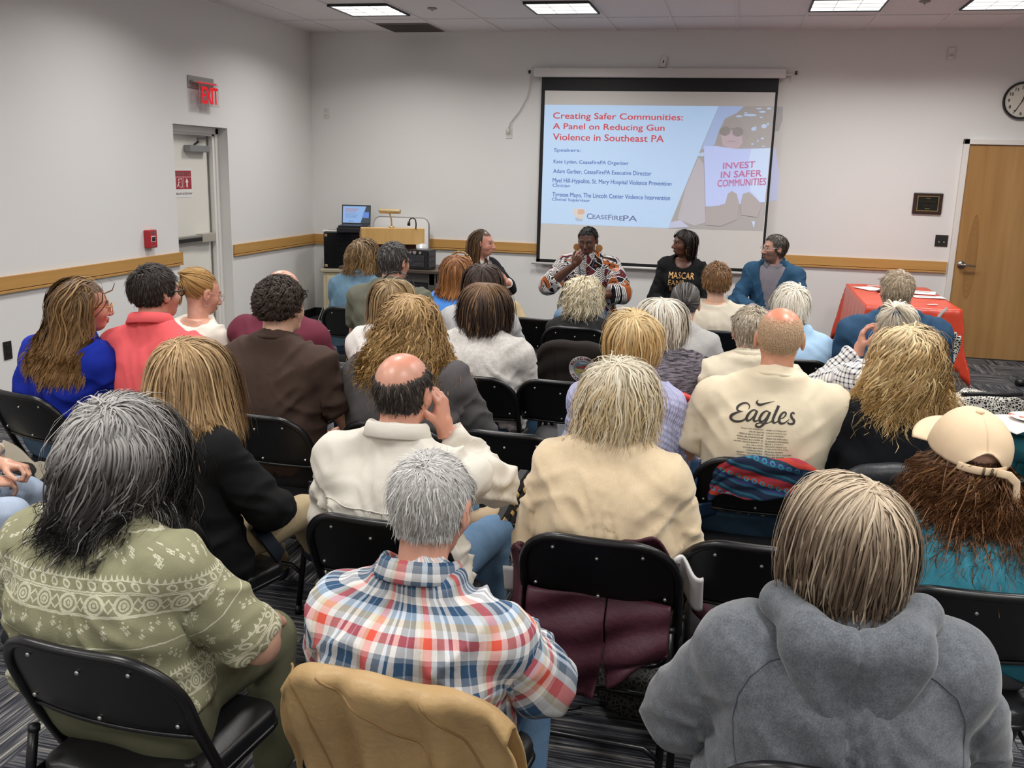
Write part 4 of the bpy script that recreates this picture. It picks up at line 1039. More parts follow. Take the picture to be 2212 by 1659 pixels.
    for _ in range(2): P[:, 1:-1] = .5 * P[:, 1:-1] + .25 * (P[:, :-2] + P[:, 2:])
    # drop the few strands that were thrown about
    sg = np.linalg.norm(np.diff(P, axis=1), axis=2).max(1); gd = sg < 2.0 * L / (K - 1) + .004
    if tie is None: P, L, d = P[gd], L[gd], d[gd]; n = len(P)
    # clumps
    cl = g('clump', .5); G = max(12, int(n / (g('per', 14) * max(1, mul * .75))))
    gi = rnd.choice(n, G, replace=False); best = np.zeros(n, int)
    for c0 in range(0, n, 1500): best[c0:c0 + 1500] = (((d[c0:c0 + 1500, None] - d[gi][None]) ** 2).sum(2)).argmin(1)
    ss = np.linspace(0, 1, K)[None, :, None]
    if cl and tie is None:
        Q = P[gi][best]; off = P - Q; P = Q + off * (1 - cl * ss ** .8)
    # waves, coherent inside a clump
    A, fq = g('wave', 0), g('freq', 12)
    if A:
        T = unit(np.gradient(P, axis=1)); up = unit(P - CC); B1 = unit(np.cross(T, up)); B2 = np.cross(B1, T)
        ph = rnd.rand(G)[best] * 6.28 + rnd.normal(0, .45, n); fr = fq * (.75 + .5 * rnd.rand(G)[best]); am = A * (.6 + .8 * rnd.rand(G)[best])
        arc = (ss[..., 0] * L[:, None]); a_ = 2 * PI * fr[:, None] * arc + ph[:, None]; en = np.clip(ss * 3.5, 0, 1) * am[:, None, None] * (.55 + .6 * ss)
        P = P + en * (B1 * np.sin(a_)[..., None] + B2 * (g('helix', .6) * np.cos(a_)[..., None] + .35))
    fly = g('fly', .03)
    if fly:
        f_ = rnd.rand(n) < fly; up = unit(P - CC); P[f_] += up[f_] * (ss * g('flyh', .02) * (.5 + rnd.rand(f_.sum())[:, None, None]))
    strands = [(P, L)]
    # tail below the tie
    if tie is not None and g('tail'):
        nt, Lt, spread, tdir = g('tail'); K2 = K
        o_ = rnd.normal(0, 1, (nt, 3)) * spread; p = np.array(tie) + o_ * .35; Pt = np.zeros((nt, K2, 3)); Pt[:, 0] = p
        Lv = Lt * (1 - .25 * rnd.rand(nt)); dv = unit(np.array(tdir, float) + o_ * 6)
        for k in range(1, K2):
            s = k / (K2 - 1); dv = unit(dv * .75 + gdir * .42 + rnd.normal(0, .02, dv.shape)); p = p + dv * (Lv / (K2 - 1))[:, None]
            w_ = HC + hs * (p @ Rt.T)
            if collide is not None:
                dd = collide(w_); hit = dd < .012
                if hit.any():
                    wh = w_[hit]; gr = unit(np.stack([collide(wh + np.eye(3)[a] * .004) - dd[hit] for a in range(3)], 1)); p[hit] = ((wh + gr * (.012 - dd[hit])[:, None] - HC) / hs) @ Rt
            q = (p - CC) / CR; e = np.linalg.norm(q, axis=1); m_ = e < 1.1; p = np.where(m_[:, None], CC + (p - CC) * (1.1 / np.maximum(e, .2))[:, None], p); Pt[:, k] = p
        ct_ = Pt.mean(0); Pt = ct_ + (Pt - ct_) * (1 + np.sin(np.linspace(0, PI, K2))[None, :, None] * .35)
        strands.append((Pt, Lv))
    VV, FF, CCs = [], [], []; base = 0
    root, tip = np.array(lin(g('root', '#3a2a20'))), np.array(lin(g('tip', g('root', '#3a2a20'))))
    alt = g('alt'); altf = g('altf', .3); topc = g('top')
    for P, Ls in strands:
        n_, K_ = P.shape[:2]; W = HC + hs * (P @ Rt.T)
        T = unit(np.gradient(W, axis=1)); up = unit(W - HC); B1 = unit(np.cross(T, up)); B2 = np.cross(B1, T)
        r = g('w', .0022) * .80 / mul ** .5 * (.7 + .6 * rnd.rand(n_))[:, None] * np.interp(np.linspace(0, 1, K_), [0, .15, .7, 1], [.8, 1, .85, .18])[None]
        # roof-shaped lock: left edge, raised middle, right edge
        sx, sz = np.array([-1.0, 0, 1.0]), np.array([0, .45, 0])
        ring = W[:, :, None] + r[:, :, None, None] * (sx[None, None, :, None] * B1[:, :, None] * 1.7 + sz[None, None, :, None] * B2[:, :, None])
        idx = base + np.arange(n_ * K_ * 3).reshape(n_, K_, 3); base += n_ * K_ * 3
        a, b_ = idx[:, :-1], idx[:, 1:]; fs = [np.stack([a[..., c], a[..., c + 1], b_[..., c + 1], b_[..., c]], -1).reshape(-1, 4) for c in range(2)]
        VV.append(ring.reshape(-1, 3)); FF += fs
        s = np.linspace(0, 1, K_)[None, :, None] ** g('cpow', 1.0); col = root * (1 - s) + tip * s; col = np.repeat(col, n_, 0) if col.shape[0] == 1 else col
        if topc is not None:                                    # colour grows out from the top of the head
            zt = np.clip((P[:, :, 2] + g('topz', .02)) / .07, 0, 1)[..., None]; col = col * (1 - zt) + np.array(lin(topc)) * zt
        if alt is not None:
            m_ = rnd.rand(n_) < altf; kq = np.array(lin(alt)); mixv = (.35 + .65 * rnd.rand(m_.sum()))[:, None, None]; col[m_] = col[m_] * (1 - mixv) + kq * mixv
        tone = np.exp(rnd.normal(0, g('tone', .10), n_))[:, None, None]; col = np.clip(col * tone, 0, 1)
        c4 = np.ones((n_, K_, 3, 4), np.float32); c4[..., :3] = col[:, :, None]; c4[..., 3] = np.array([0, .5, 1]); CCs.append(c4.reshape(-1, 4))
    return mesh_np(name, np.concatenate(VV), np.concatenate(FF), M_HAIR, parent, True, {'Col': ('BYTE_COLOR', np.concatenate(CCs))})

# ------------------------------------------------------------------ seated people
M_SKIN = attr_mat('skin', .36, .5, sss=1)
SKIN = {'fair': '#d3a78f', 'pink': '#d29c86', 'rosy': '#cf927d', 'deep': '#6a4230', 'deeper': '#5c3a2c', 'tan': '#cf9a7c'}
def rotm(yaw, pitch, roll):
    a, p, r = [math.radians(v) for v in (-yaw, -pitch, roll)]
    return np.array(Matrix.Rotation(a, 3, 'Z') @ Matrix.Rotation(p, 3, 'X') @ Matrix.Rotation(r, 3, 'Y'))
PEOPLE = {}
def smax(a, b, k): return -smin(-a, -b, k)
CH_BK = .19                      # chair back behind the sitter's hips
def chair_plane(x, z, m, hard=False):
    """y of the chair back in the sitter's frame; cloth and flesh press flat against it"""
    return -CH_BK + frame_y(np.clip(z, .45, CH)) + bow(x) * (1.0 if hard else .8) + m - np.clip((z - CH + .01) / .05, 0, 3) * .12
def person(key, X, Y, Z, label, yaw=0, head=(0, 0, 0), sh=.205, b=1.0, hs=1.0, hx=0.0, hy=.03, lean=0.0, slope=.0, skin='fair', h=.011,
           shirt=None, sleeve='long', off=.011, pants=None, arms=None, hands=None, legs=None, hairs=None, face=False, brow='#4a3526', wr=1.0,
           collar=None, neckcut=(), hem=.5, opening=None, inner=None, lips=None, scalp=None, beard=None, belly=0.0, bust=0.0, cuff=.93, shoes='#2b2b2e', seed=1, back=0.0, shoe_on=True, group=None, pleg=1.0, armr=1.0, headred=None, pantlen=.93, sub=None, cdx=0.0):
    rnd = np.random.RandomState(seed); male = sh > .215; b = 1 + (b - 1) * .55
    zN = Z - .272 * hs; H = zN - .44; ty = -back
    tl = np.array([0, .1, .25, .45, .65, .8, .9, .97, 1.03]); zs = .44 + tl * H
    wl = np.array([.165, .186, .183, .160, .164, 0, 0, 0, 0]) * b; wu = np.array([0, 0, 0, 0, 0, sh - .045, sh - .065, (sh - .03) * .55, .06]); wl = np.where(wu > 0, wu, wl); wl[4] = (wl[4] + sh - .04) / 2
    dl_ = np.array([.12, .138, .132, .118, .120, .110, .090, .066, .05]) * (b * .6 + .4)
    nb = np.array([hx * .8, hy - .05 - slope, zN])
    cy = np.array([0, -.004, -.018 + ty, -.028 + ty, -.03 + ty * .6, -.026, -.02, nb[1] * .8, nb[1]]) + np.array([0, 0, .0, .1, .3, .6, .8, .6, .0]) * lean
    cx = nb[0] * tl
    T = Torso(zs, wl, dl_, cx, cy)
    sY = float(np.interp(zN - .06, zs, cy)); S = {s: np.array([nb[0] * .9 + s * (sh - .052), sY, zN - .075 - .0]) for s in (-1, 1)}
    ar = (.053 if male else .048) * (.75 + .25 * b) * armr
    A0 = arms or {}
    EL, WR = {}, {}
    for s, nm in ((-1, 'L'), (1, 'R')):
        e, wv = A0.get(nm, (None, None)) if A0.get(nm) else (None, None)
        EL[s] = np.array(e, float) if e is not None else np.array([s * (sh + .018), .075, zN - .345])
        WR[s] = np.array(wv, float) if wv is not None else np.array([s * .085, .30, .595])
    trap = [Cap(nb + np.array([s * .012, -.005, .012]), S[s] + np.array([-s * .01, 0, .008]), .045, .047) for s in (-1, 1)]
    delt = [Cap(S[s] - np.array([s * .05, 0, .02]), S[s], .06, ar + .008) for s in (-1, 1)]
    bulk = []
    if belly: bulk.append(Ell((cx[3], .06 + cy[3], zs[2] + .06), (.15 * b, .10 + belly, .15)))
    if bust: bulk += [Ell((cx[4] + s * .07, .075 + cy[4], zs[4] - .0), (.068, .06 + bust, .07)) for s in (-1, 1)]
    up = {s: Cap(S[s], EL[s], ar, ar * .84) for s in (-1, 1)}; fo = {s: Cap(EL[s], WR[s], ar * .82, .0275 if male else .025) for s in (-1, 1)}
    Rh = rotm(*head); HC = np.array([hx, hy, Z - .012 - .085 * hs])
    neck = Cap(nb + np.array([0, .0, -.03]), HC + Rh @ np.array([0, -.018, -.065]) * hs, .062 if male else .055, .056 if male else .05)
    zc = zN + .012
    lo = np.array([min(-sh - .16, EL[-1][0] - .1, WR[-1][0] - .1), -.26, .40]); hi = np.array([max(sh + .16, EL[1][0] + .1, WR[1][0] + .1), max(.34, WR[1][1] + .08, WR[-1][1] + .08), max(zN + .10, EL[1][2] + .1, EL[-1][2] + .1, WR[1][2] + .08, WR[-1][2] + .08)])
    G = Field(lo, hi, h); A = G.new()
    T.off = -.004; G.put(A, T, 0); T.off = 0
    for c_ in trap + delt + bulk: G.put(A, c_, .03)
    for s in (-1, 1): B_ = G.new(); G.put(B_, up[s], 0); G.put(B_, fo[s], .012); A = smin(A, B_, .02)
    zz = G.ax[2][None, None, :]; Ab = A.copy(); G.put(Ab, neck, .03); Ab = np.maximum(Ab, zz - (zc + .012)); Ab = smax(Ab, chair_plane(G.ax[0][:, None, None], zz, .026) - G.ax[1][None, :, None], .02)
    V, F = snet(Ab, G.lo, h); V = relax(V, F, 1, .4)
    # head
    hh = h * .5 if face or h < .01 else h * .6
    HF = Field(HC - np.array([.135, .145, max(.175, HC[2] - zc + .005)]) * hs, HC + np.array([.135, .15, .12]) * hs, hh); HF.lo[2] = zc; HF.n[2] = int((HC[2] + .12 * hs - zc) / hh) + 1; HF.ax[2] = (zc + hh * np.arange(HF.n[2])).astype(np.float32)
    gx, gy, gz = np.meshgrid(*HF.ax, indexing='ij'); q = [(gx - HC[0]) / hs, (gy - HC[1]) / hs, (gz - HC[2]) / hs]
    u = [Rh[0][i] * q[0] + Rh[1][i] * q[1] + Rh[2][i] * q[2] for i in range(3)]
    hd = Ell(CC, CR)(*u); jawz = -.108 if male else -.103
    for c_, k in ((Ell((0, .028, -.052), (.060 if male else .056, .062, .078)), .03), (Ell((0, .048, jawz), (.040 if male else .034, .036, .027)), .03), (Ell((-.038, .055, -.055), (.024, .026, .026)), .02), (Ell((.038, .055, -.055), (.024, .026, .026)), .02), (Cap((-.034, .076, -.009), (.034, .076, -.009), .012, .012), .018),
                  (Cap((0, .088, -.022), (0, .109, -.058), .0085, .0125), .012), (Ell((-.011, .099, -.064), (.009, .010, .0075)), .008), (Ell((.011, .099, -.064), (.009, .010, .0075)), .008),
                  (Ell((0, .090, -.0835), (.024, .0115, .0062)), .006), (Ell((0, .089, -.0955), (.021, .0115, .0075)), .006)): hd = smin(hd, c_(*u), k)
    for s in (-1, 1):
        hd = -smin(-hd, Ell((s * .031, .096, -.026), (.018, .017, .0105))(*u), .012)
        hd = smin(hd, Ell((s * .0805, -.006, -.03), (.0085, .020, .032))(*u), .008); hd = -smin(-hd, Ell((s * .090, .002, -.027), (.009, .010, .016))(*u), .004)
    hd = -smin(-hd, Ell((0, .106, -.0895), (.022, .012, .0022))(*u), .003)
    hd = smin(hd * hs, neck(gx, gy, gz), .025); hd = np.maximum(hd, zc - gz)
    Vh, Fh = snet(hd.astype(np.float32), HF.lo, hh); Vh = relax(Vh, Fh, 1, .3)
    sk = np.array(lin(SKIN.get(skin, skin))); col = np.tile(sk, (len(V), 1))
    uh = ((Vh - HC) / hs) @ Rh; ch = np.tile(sk, (len(Vh), 1)); X_, Y_, Z_ = uh.T
    def paint(mask, c, a=1.0): nonlocal ch; ch = ch * (1 - (mask * a)[:, None]) + np.array(lin(c)) * (mask * a)[:, None]
    def sst(v, a, b_): t_ = np.clip((v - a) / (b_ - a), 0, 1); return t_ * t_ * (3 - 2 * t_)
    red = np.clip(sk * np.array([1.02, .72, .66]), 0, 1)
    rm = np.maximum(sst(np.abs(X_), .074, .082), np.exp(-((np.abs(X_) - .04) ** 2 + (Z_ + .05) ** 2) / .0005) * (Y_ > .04)) * .55; rm = rm * .35; ch = ch * (1 - rm[:, None]) + red * rm[:, None]
    if headred: paint(sst(Z_, .045, .075) * .8, headred)
    paint(((X_ / .024) ** 2 + ((Z_ + .0895) / .0125) ** 2 < 1) * (Y_ > .075), lips or ('#b8736a' if skin not in ('deep', 'deeper') else '#5f3434'), .75)
    bz = .012 - 10 * (np.abs(X_) - .03) ** 2
    paint((np.abs(Z_ - bz + .012) < .0055) * (np.abs(X_) > .012) * (np.abs(X_) < .05) * (Y_ > .05), brow, .85)
    for s in (-1, 1): paint((((X_ - s * .031) / .016) ** 2 + ((Z_ + .0255) / .0055) ** 2 < 1) * (Y_ > .06), '#2a1c18', .8)
    if scalp:
        nrm = (uh - CC) / CR; zl = nrm[:, 2]; yl = nrm[:, 1]; xl = np.abs(nrm[:, 0])
        m_ = (zl > -.75) & ~((yl > .35) & (zl < .45)) & ~((yl > .05) & (zl < -.1)) & ~((yl > -.2) & (zl < -.42)) & (np.abs(X_) < .081)
        bald = (hairs or {}).get('bald')
        if bald: m_ = m_ * (1 - sst(zl + bald[1] * yl + .12 * (vnoise(uh * 45) - .5), bald[0] - .14, bald[0] + .16))
        paint(m_ * 1.0, scalp, .85)
    if beard:
        m_ = (Z_ < -.045) * (Y_ > -.005) * ((Z_ < -.073) | (np.abs(X_) > .035)); paint(m_.astype(float), beard, .72)
        paint(((np.abs(X_) < .03) & (Z_ < -.068) & (Z_ > -.082) & (Y_ > .07)).astype(float), beard, .7)
    nz = vnoise(np.concatenate([V, Vh]) * 60 + seed) * .16 + .92
    parts_v, parts_f, parts_c = [V, Vh], [F, Fh + len(V)], [col, ch]
    tot = len(V) + len(Vh)
    for s, nm in ((-1, 'L'), (1, 'R')):
        hp = (hands or {}).get(nm)
        if hp is None: hp = dict(fwd=unit(WR[s] - EL[s]) + np.array([-s * .25, .2, -.12]), palm=(-s * .3, 0, -1), curl=.5)
        hv, hf = place_hand(WR[s] + unit(np.array(hp['fwd'], float)) * .008, hp['fwd'], hp['palm'], s == 1, hp.get('curl', .5), hp.get('spread', .25), hp.get('sc', 1.0 if male else .93), .0032 if hp.get('fine') else .005)
        parts_v.append(hv); parts_f.append(hf + tot); tot += len(hv); parts_c.append(np.tile(sk * np.array([1.0, .94, .92]), (len(hv), 1)))
    nz = np.concatenate([nz, np.ones(tot - len(nz))])
    body = mesh_np('person', np.concatenate(parts_v), np.concatenate(parts_f), M_SKIN, None, True, {'Col': ('BYTE_COLOR', np.concatenate(parts_c) * nz[:, None])})
    a = math.radians(yaw); ox = X - (hx * math.cos(a) + hy * math.sin(a)); oy = Y - (-hx * math.sin(a) + hy * math.cos(a))
    body.location = (ox, oy, 0); body.rotation_euler = (0, 0, -a); tag(body, label, 'person', group)
    # clothing over the torso
    def garment(name, m, off, sleeve, opening=None, cuff=.93, neckcut=(), hem=.5, wr=1.0, seed=0):
        B_ = G.new(); T.off = off; G.put(B_, T, 0); T.off = 0
        for c_ in trap + delt + bulk:
            c2 = Cap(c_.a, c_.b, c_.ra, c_.rb, None, off) if isinstance(c_, Cap) else Ell(c_.c, c_.r + off); G.put(B_, c2, .035)
        for s in (-1, 1):
            C_ = G.new()
            if sleeve in ('short', 'half', 'three'):
                fr = {'short': .66, 'half': .95, 'three': .95}[sleeve]; G.put(C_, Cap(S[s], EL[s], ar, ar * .9, fr if sleeve != 'three' else None, off + .006), 0)
                if sleeve == 'three': G.put(C_, Cap(EL[s], WR[s], ar * .85, ar * .6, .35, off + .008), .012)
            elif sleeve == 'long':
                G.put(C_, Cap(S[s], EL[s], ar, ar * .9, None, off + .004), 0); G.put(C_, Cap(EL[s], WR[s], ar * .86, .03, cuff, off + .004), .015)
            elif sleeve == 'cap': G.put(C_, Cap(S[s], EL[s], ar, ar * .9, .25, off + .006), 0)
            B_ = smin(B_, C_, .014)
        xx, yy, zz = G.ax[0][:, None, None], G.ax[1][None, :, None], G.ax[2][None, None, :]
        B_ = np.maximum(B_, hem - zz)
        B_ = smax(B_, chair_plane(xx - cdx, zz, .014) - yy, .03)
        for e_ in neckcut: B_ = -smin(-B_, e_(xx, yy, zz), .006)
        if opening:
            vw, zb, zt = opening; w_ = vw * np.clip((zz - zb) / (zt - zb), 0, 1.25); d_ = np.maximum(np.abs(xx - cx[4]) - w_, -(yy - .03)); B_ = np.maximum(B_, -d_ + 0 * zz)
        V, F = snet(B_, G.lo, h); V = relax(V, F, 1, .4); N = vnormals(V, F)
        da = {s: smin(up[s](*V.T), fo[s](*V.T), .01) for s in (-1, 1)}; dT = np.minimum(T(*V.T), np.minimum(delt[0](*V.T), delt[1](*V.T)) - .004)
        w_, d2, cxx, cyy = T.prm(V[:, 2]); pat = np.zeros((len(V), 3)); pat[:, 0] = np.arctan2(V[:, 0] - cxx, -(V[:, 1] - cyy) * w_ / d2) * .165 * b; pat[:, 1] = V[:, 2] - zN; 
        arm = np.zeros(len(V), bool)
        for s in (-1, 1):
            m_ = da[s] < dT - .012; tu = np.clip(up[s].tt(*V.T), 0, 1) * np.linalg.norm(EL[s] - S[s]); tf = np.clip(fo[s].tt(*V.T), 0, 1) * np.linalg.norm(WR[s] - EL[s])
            isf = fo[s](*V.T) < up[s](*V.T); t_ = np.where(isf, np.linalg.norm(EL[s] - S[s]) + tf, tu)
            axd = unit(EL[s] - S[s]); axf = unit(WR[s] - EL[s]); cen = np.where(isf[:, None], EL[s] + axf * ((V - EL[s]) @ axf)[:, None], S[s] + axd * ((V - S[s]) @ axd)[:, None]); rv = V - cen
            an = np.arctan2(rv[:, 0] * s, -rv[:, 1]); pat[m_, 0] = an[m_] * .055 + s * .4; pat[m_, 1] = -.08 - t_[m_]; arm |= m_; pat[m_, 2] = 1
        if wr:
            o_ = seed * 3.7; bk = np.clip((V[:, 2] - .5) / .1, 0, 1)
            sd_ = np.tanh((V[:, 0] - cxx) / .05) * 4; ax_ = np.sqrt((V[:, 0] - cxx) ** 2 + .0016)
            q1 = np.stack([V[:, 0] * 3.0, V[:, 1] * 3.0, V[:, 2] * 17 + ax_ * 10 + sd_], 1) + o_
            q2 = np.stack([(ax_ * .7 + V[:, 2] * .7) * 6, V[:, 1] * 5 + sd_, (V[:, 2] * .7 - ax_ * .75) * 20], 1) + o_ * 2
            q3 = np.stack([V[:, 0] * 8, V[:, 1] * 8, V[:, 2] * 24 + V[:, 1] * 9], 1) + o_
            q4 = np.stack([V[:, 0] * 14, V[:, 1] * 14, V[:, 2] * 3.5], 1) + o_
            low = np.clip(1.15 - (V[:, 2] - .52) / (.8 * H), .12, 1)
            side = np.clip((ax_ - .05) / .1, .15, 1)
            dsp = np.where(arm, .0052 * np.clip(ridge(q3), -.4, 1) + .003 * ridge(q2), low * .0085 * np.clip(ridge(q1), -.35, 1) + side * .0058 * np.clip(ridge(q2), -.4, 1) + .0028 * np.clip(ridge(q4), -.5, 1))
            dsp += .014 * (vnoise(V * 5 + o_) - .5)
            V = V + N * (dsp * wr * 1.5)[:, None]
            m_ = (V[:, 2] < CH) & (V[:, 1] < 0); V[m_, 1] = np.maximum(V[m_, 1], chair_plane(V[m_, 0] - cdx, V[m_, 2], .011 + (off - .008) * .2, True))
        return mesh_np(name, V, F, m, body, True, {'pat': ('FLOAT_VECTOR', pat)})
    info = dict(body=body, T=T, nb=nb, zN=zN, HC=HC, Rh=Rh, S=S, EL=EL, WR=WR, hs=hs, sh=sh, H=H, neck=neck)
    if inner: garment('shirt', inner[0], .008, 'long', None, .985, (), .46, .6, seed)
    if shirt: info['shirt'] = garment(sub or ('jacket' if inner else 'shirt'), shirt, off if not inner else .017, sleeve, opening, cuff, neckcut, hem, wr, seed)
    cm = shirt if not inner else inner[0]
    if collar:
        axv = unit(neck.b - neck.a); ux = unit(np.cross([0, 1.0, 0], axv)) * 1.0; uy = np.cross(axv, ux); r0 = neck.ra + .006
        ck = collar[0] if isinstance(collar, tuple) else collar; bs = nb + axv * {'crew': .030, 'shirt': .030, 'stand': .026, 'cowl': .012}[ck] + np.array([0, -.003, 0])
        prof = {'crew': [(-.004, -.012), (.007, -.008), (.009, .002), (.004, .008), (-.004, .006)], 'shirt': [(-.004, -.01), (.004, .0), (.004, .030), (.010, .037), (.016, .030), (.027, -.006), (.022, -.010), (.013, .012)], 'stand': [(-.003, -.012), (.006, -.006), (.007, .028), (.004, .034), (0, .03)], 'cowl': [(-.004, -.02), (.020, -.014), (.030, .012), (.018, .034), (.006, .03)]}[collar[0] if isinstance(collar, tuple) else collar]
        cmt = collar[1] if isinstance(collar, tuple) else cm
        na = 36; op = ck == 'shirt'; an = np.linspace(PI / 2 + .42, PI * 2.5 - .42, na) if op else np.linspace(0, 2 * PI, na, endpoint=False); Vc = []; 
        for r_, z_ in prof:
            for t_ in an: Vc.append(bs + ux * math.cos(t_) * (r0 + r_ + .007) * 1.03 + uy * math.sin(t_) * (r0 + r_ + .006) + axv * (z_ - (.040 if op else .018) * max(0, math.sin(t_)) ** 1.5))
        m_ = len(prof); Fc = [(i * na + c, i * na + (c + 1) % na, ((i + 1) % m_) * na + (c + 1) % na, ((i + 1) % m_) * na + c) for i in range(m_) for c in range(na - 1 if op else na)]
        pc = np.array(Vc); co = mesh_np('collar', pc, np.array(Fc), cmt, body, True, {'pat': ('FLOAT_VECTOR', np.stack([np.tile(an * .07, m_), np.repeat([z for _, z in prof], na), np.zeros(len(pc))], 1))})
        info['collar'] = co
    # trousers and shoes
    LG = legs or {}
    def leg(s):
        d0 = LG.get('L' if s < 0 else 'R'); 
        return [np.array(v, float) for v in d0] if d0 else [np.array([s * .095, .02, .535]), np.array([s * .125, .43, .515]), np.array([s * .13, .43, .10]), np.array([s * .15, .57, .03])]
    lg = {s: leg(s) for s in (-1, 1)}
    if pants:
        hp = max(h, .010); allp = np.array([p for s in (-1, 1) for p in lg[s]]); lo = np.minimum(allp.min(0) - .13, [-.25 * b, -.24, .3]); lo[2] = max(0, lo[2]); hi = np.maximum(allp.max(0) + .13, [.25 * b, .2, .62]); hi[2] = max(.64, allp[:, 2].max() + .12)
        GP = Field(lo, hi, hp); B_ = GP.new(); T.off = .004; GP.put(B_, T, 0); T.off = 0; zz = GP.ax[2][None, None, :]
        B_ = np.maximum(B_, zz - .585); B_ = smax(B_, chair_plane(GP.ax[0][:, None, None], zz, .018) - GP.ax[1][None, :, None], .02); lr = (.083 if male else .08) * (.6 + .4 * b) * pleg
        for s in (-1, 1):
            hpt, kn, an_, _ = lg[s]; C_ = GP.new(); GP.put(C_, Cap(hpt, kn, lr, lr * .76), 0); GP.put(C_, Cap(kn, an_, lr * .76, lr * .58, pantlen), .02); B_ = smin(B_, C_, .03)
        V, F = snet(B_, GP.lo, hp); V = relax(V, F, 1, .4); N = vnormals(V, F)
        q1 = np.stack([V[:, 0] * 9, V[:, 1] * 9, V[:, 2] * 14], 1) + seed; V = V + N * (.004 * np.clip(ridge(q1), -.6, 1) + .008 * (vnoise(V * 7 + seed) - .5))[:, None]
        info['trousers'] = mesh_np('trousers', V, F, pants, body, True, {'pat': ('FLOAT_VECTOR', V)})
    if pants and shoe_on:
        for s in (-1, 1):
            _, kn, an_, toe = lg[s]; fw = unit(toe - an_); sd = .008; heel = an_ + np.array([0, 0, -.055]) - unit(np.array([toe[0] - an_[0], toe[1] - an_[1], 0])) * .03
            if LG.get('free'): heel = an_ - fw * .035 + unit(an_ - kn) * .035
            lo = np.minimum(np.minimum(heel, toe), an_) - .07; hi = np.maximum(np.maximum(heel, toe), an_) + .07; GS = Field(lo, hi, .007 if shoe_on == 'fine' else .011); B_ = GS.new()
            GS.put(B_, Cap(heel, toe, .036, .034), 0); GS.put(B_, Cap(an_, heel, .034, .034), .03); zz = GS.ax[2][None, None, :]
            B_ = np.maximum(B_, .004 - zz); Vs, Fs = snet(B_, GS.lo, GS.h); 
            if len(Vs): info['shoe%d' % s] = mesh_np('shoe', Vs, Fs, shoes if not isinstance(shoes, str) else mat('shoe_' + shoes, shoes, .6), body)
        # bare ankles joined to the body mesh are covered by the trousers
    def collide(Wp):
        x, y, z = Wp.T; dd = T(x, y, z) - off
        for c_ in trap + delt: dd = np.minimum(dd, c_(x, y, z) - off)
        for s in (-1, 1): dd = np.minimum(dd, up[s](x, y, z) - off)
        return np.minimum(dd, neck(x, y, z))
    if hairs: info['hair'] = hair('hair', body, Rh, HC, hs, dict(dict(mul=2.7 if h < .0085 else 2.2 if h < .0095 else 1.7 if h < .0105 else 1.4), **hairs), collide, seed)
    if face:
        for s in (-1, 1):
            c_ = HC + hs * (Rh @ np.array([s * .031, .0725, -.026])); Mx = Matrix(Rh.tolist()).to_4x4(); Mx.translation = Vector(c_.tolist())
            e_ = MB(); e_.ell((0, 0, 0), (.0105 * hs,) * 3, 14, Mx); e_.mi = 1; e_.ell((0, .0058 * hs, 0), (.0055 * hs,) * 3, 10, Mx); e_.build('eye', [mat('eye_white', '#a89f99', .3), mat('iris_dark', '#2b1d16', .2)], body, smooth=True)
    PEOPLE[key] = info
    return info
def head_pt(i, p): return i['HC'] + i['hs'] * (i['Rh'] @ np.array(p, float))
def glasses(i, m, r=.021, thick=.0018, half=False):
    b = MB()
    for s in (-1, 1):
        an = np.linspace(0, 2 * PI, 20, endpoint=False); b.tube([head_pt(i, (s * .033 + r * 1.1 * math.cos(t), .1025 - .3 * (r * math.cos(t) * s) * .4, -.028 + r * .85 * math.sin(t))) for t in an], thick, 6, closed=True)
        b.tube([head_pt(i, (s * .055, .1, -.02)), head_pt(i, (s * .077, .085, -.018)), head_pt(i, (s * .084, .02, -.016)), head_pt(i, (s * .084, -.005, -.022))], thick * 1.1, 6)
    b.tube([head_pt(i, (-.011, .108, -.022)), head_pt(i, (0, .112, -.02)), head_pt(i, (.011, .108, -.022))], thick, 6)
    return b.build('glasses', m, i['body'], smooth=True)
# ------------------------------------------------------------------ cloth patterns
def stripes_col(B, u, period, stops):
    return B.ramp((u / period).fract(), stops, True)
def plaid():
    B = MatB('plaid_flannel', '#8899aa', .85, 0, .2); v, x, y, z = B.coords(attr='pat')
    n = B.noise(v, 120, 2); u = x + (n - .5) * .002; w = y + (n - .5) * .002
    warp = [(0, '#d9d7d6'), (.10, '#33506f'), (.22, '#8fa3b8'), (.25, '#33506f'), (.36, '#dedddb'), (.46, '#cdbfa3'), (.52, '#e35f4b'), (.66, '#d9d7d6'), (.74, '#6f7680'), (.86, '#d0dae6'), (.93, '#31506e')]
    weft = [(0, '#e5e3e1'), (.10, '#767f8b'), (.2, '#26405c'), (.36, '#7c8794'), (.42, '#e0dedb'), (.54, '#d85648'), (.66, '#e3e0dd'), (.74, '#cfc2a6'), (.82, '#bcd0e4'), (.90, '#3a5877')]
    a = stripes_col(B, u, .125, warp); b = stripes_col(B, w, .150, weft)
    B.base(B.mix(.5, a, b)); B.bump(B.noise(v, 60, 2), .2, .005); return B.m
def gingham(name, s=.022, c='#2a3346'):
    B = MatB(name, '#ffffff', .85, 0, .2); v, x, y, z = B.coords(attr='pat')
    a = ((x / s).fract()).lt(.32); b = ((y / s).fract()).lt(.32); B.base(B.mix((a + b) * .5, '#ece9e6', c)); return B.m
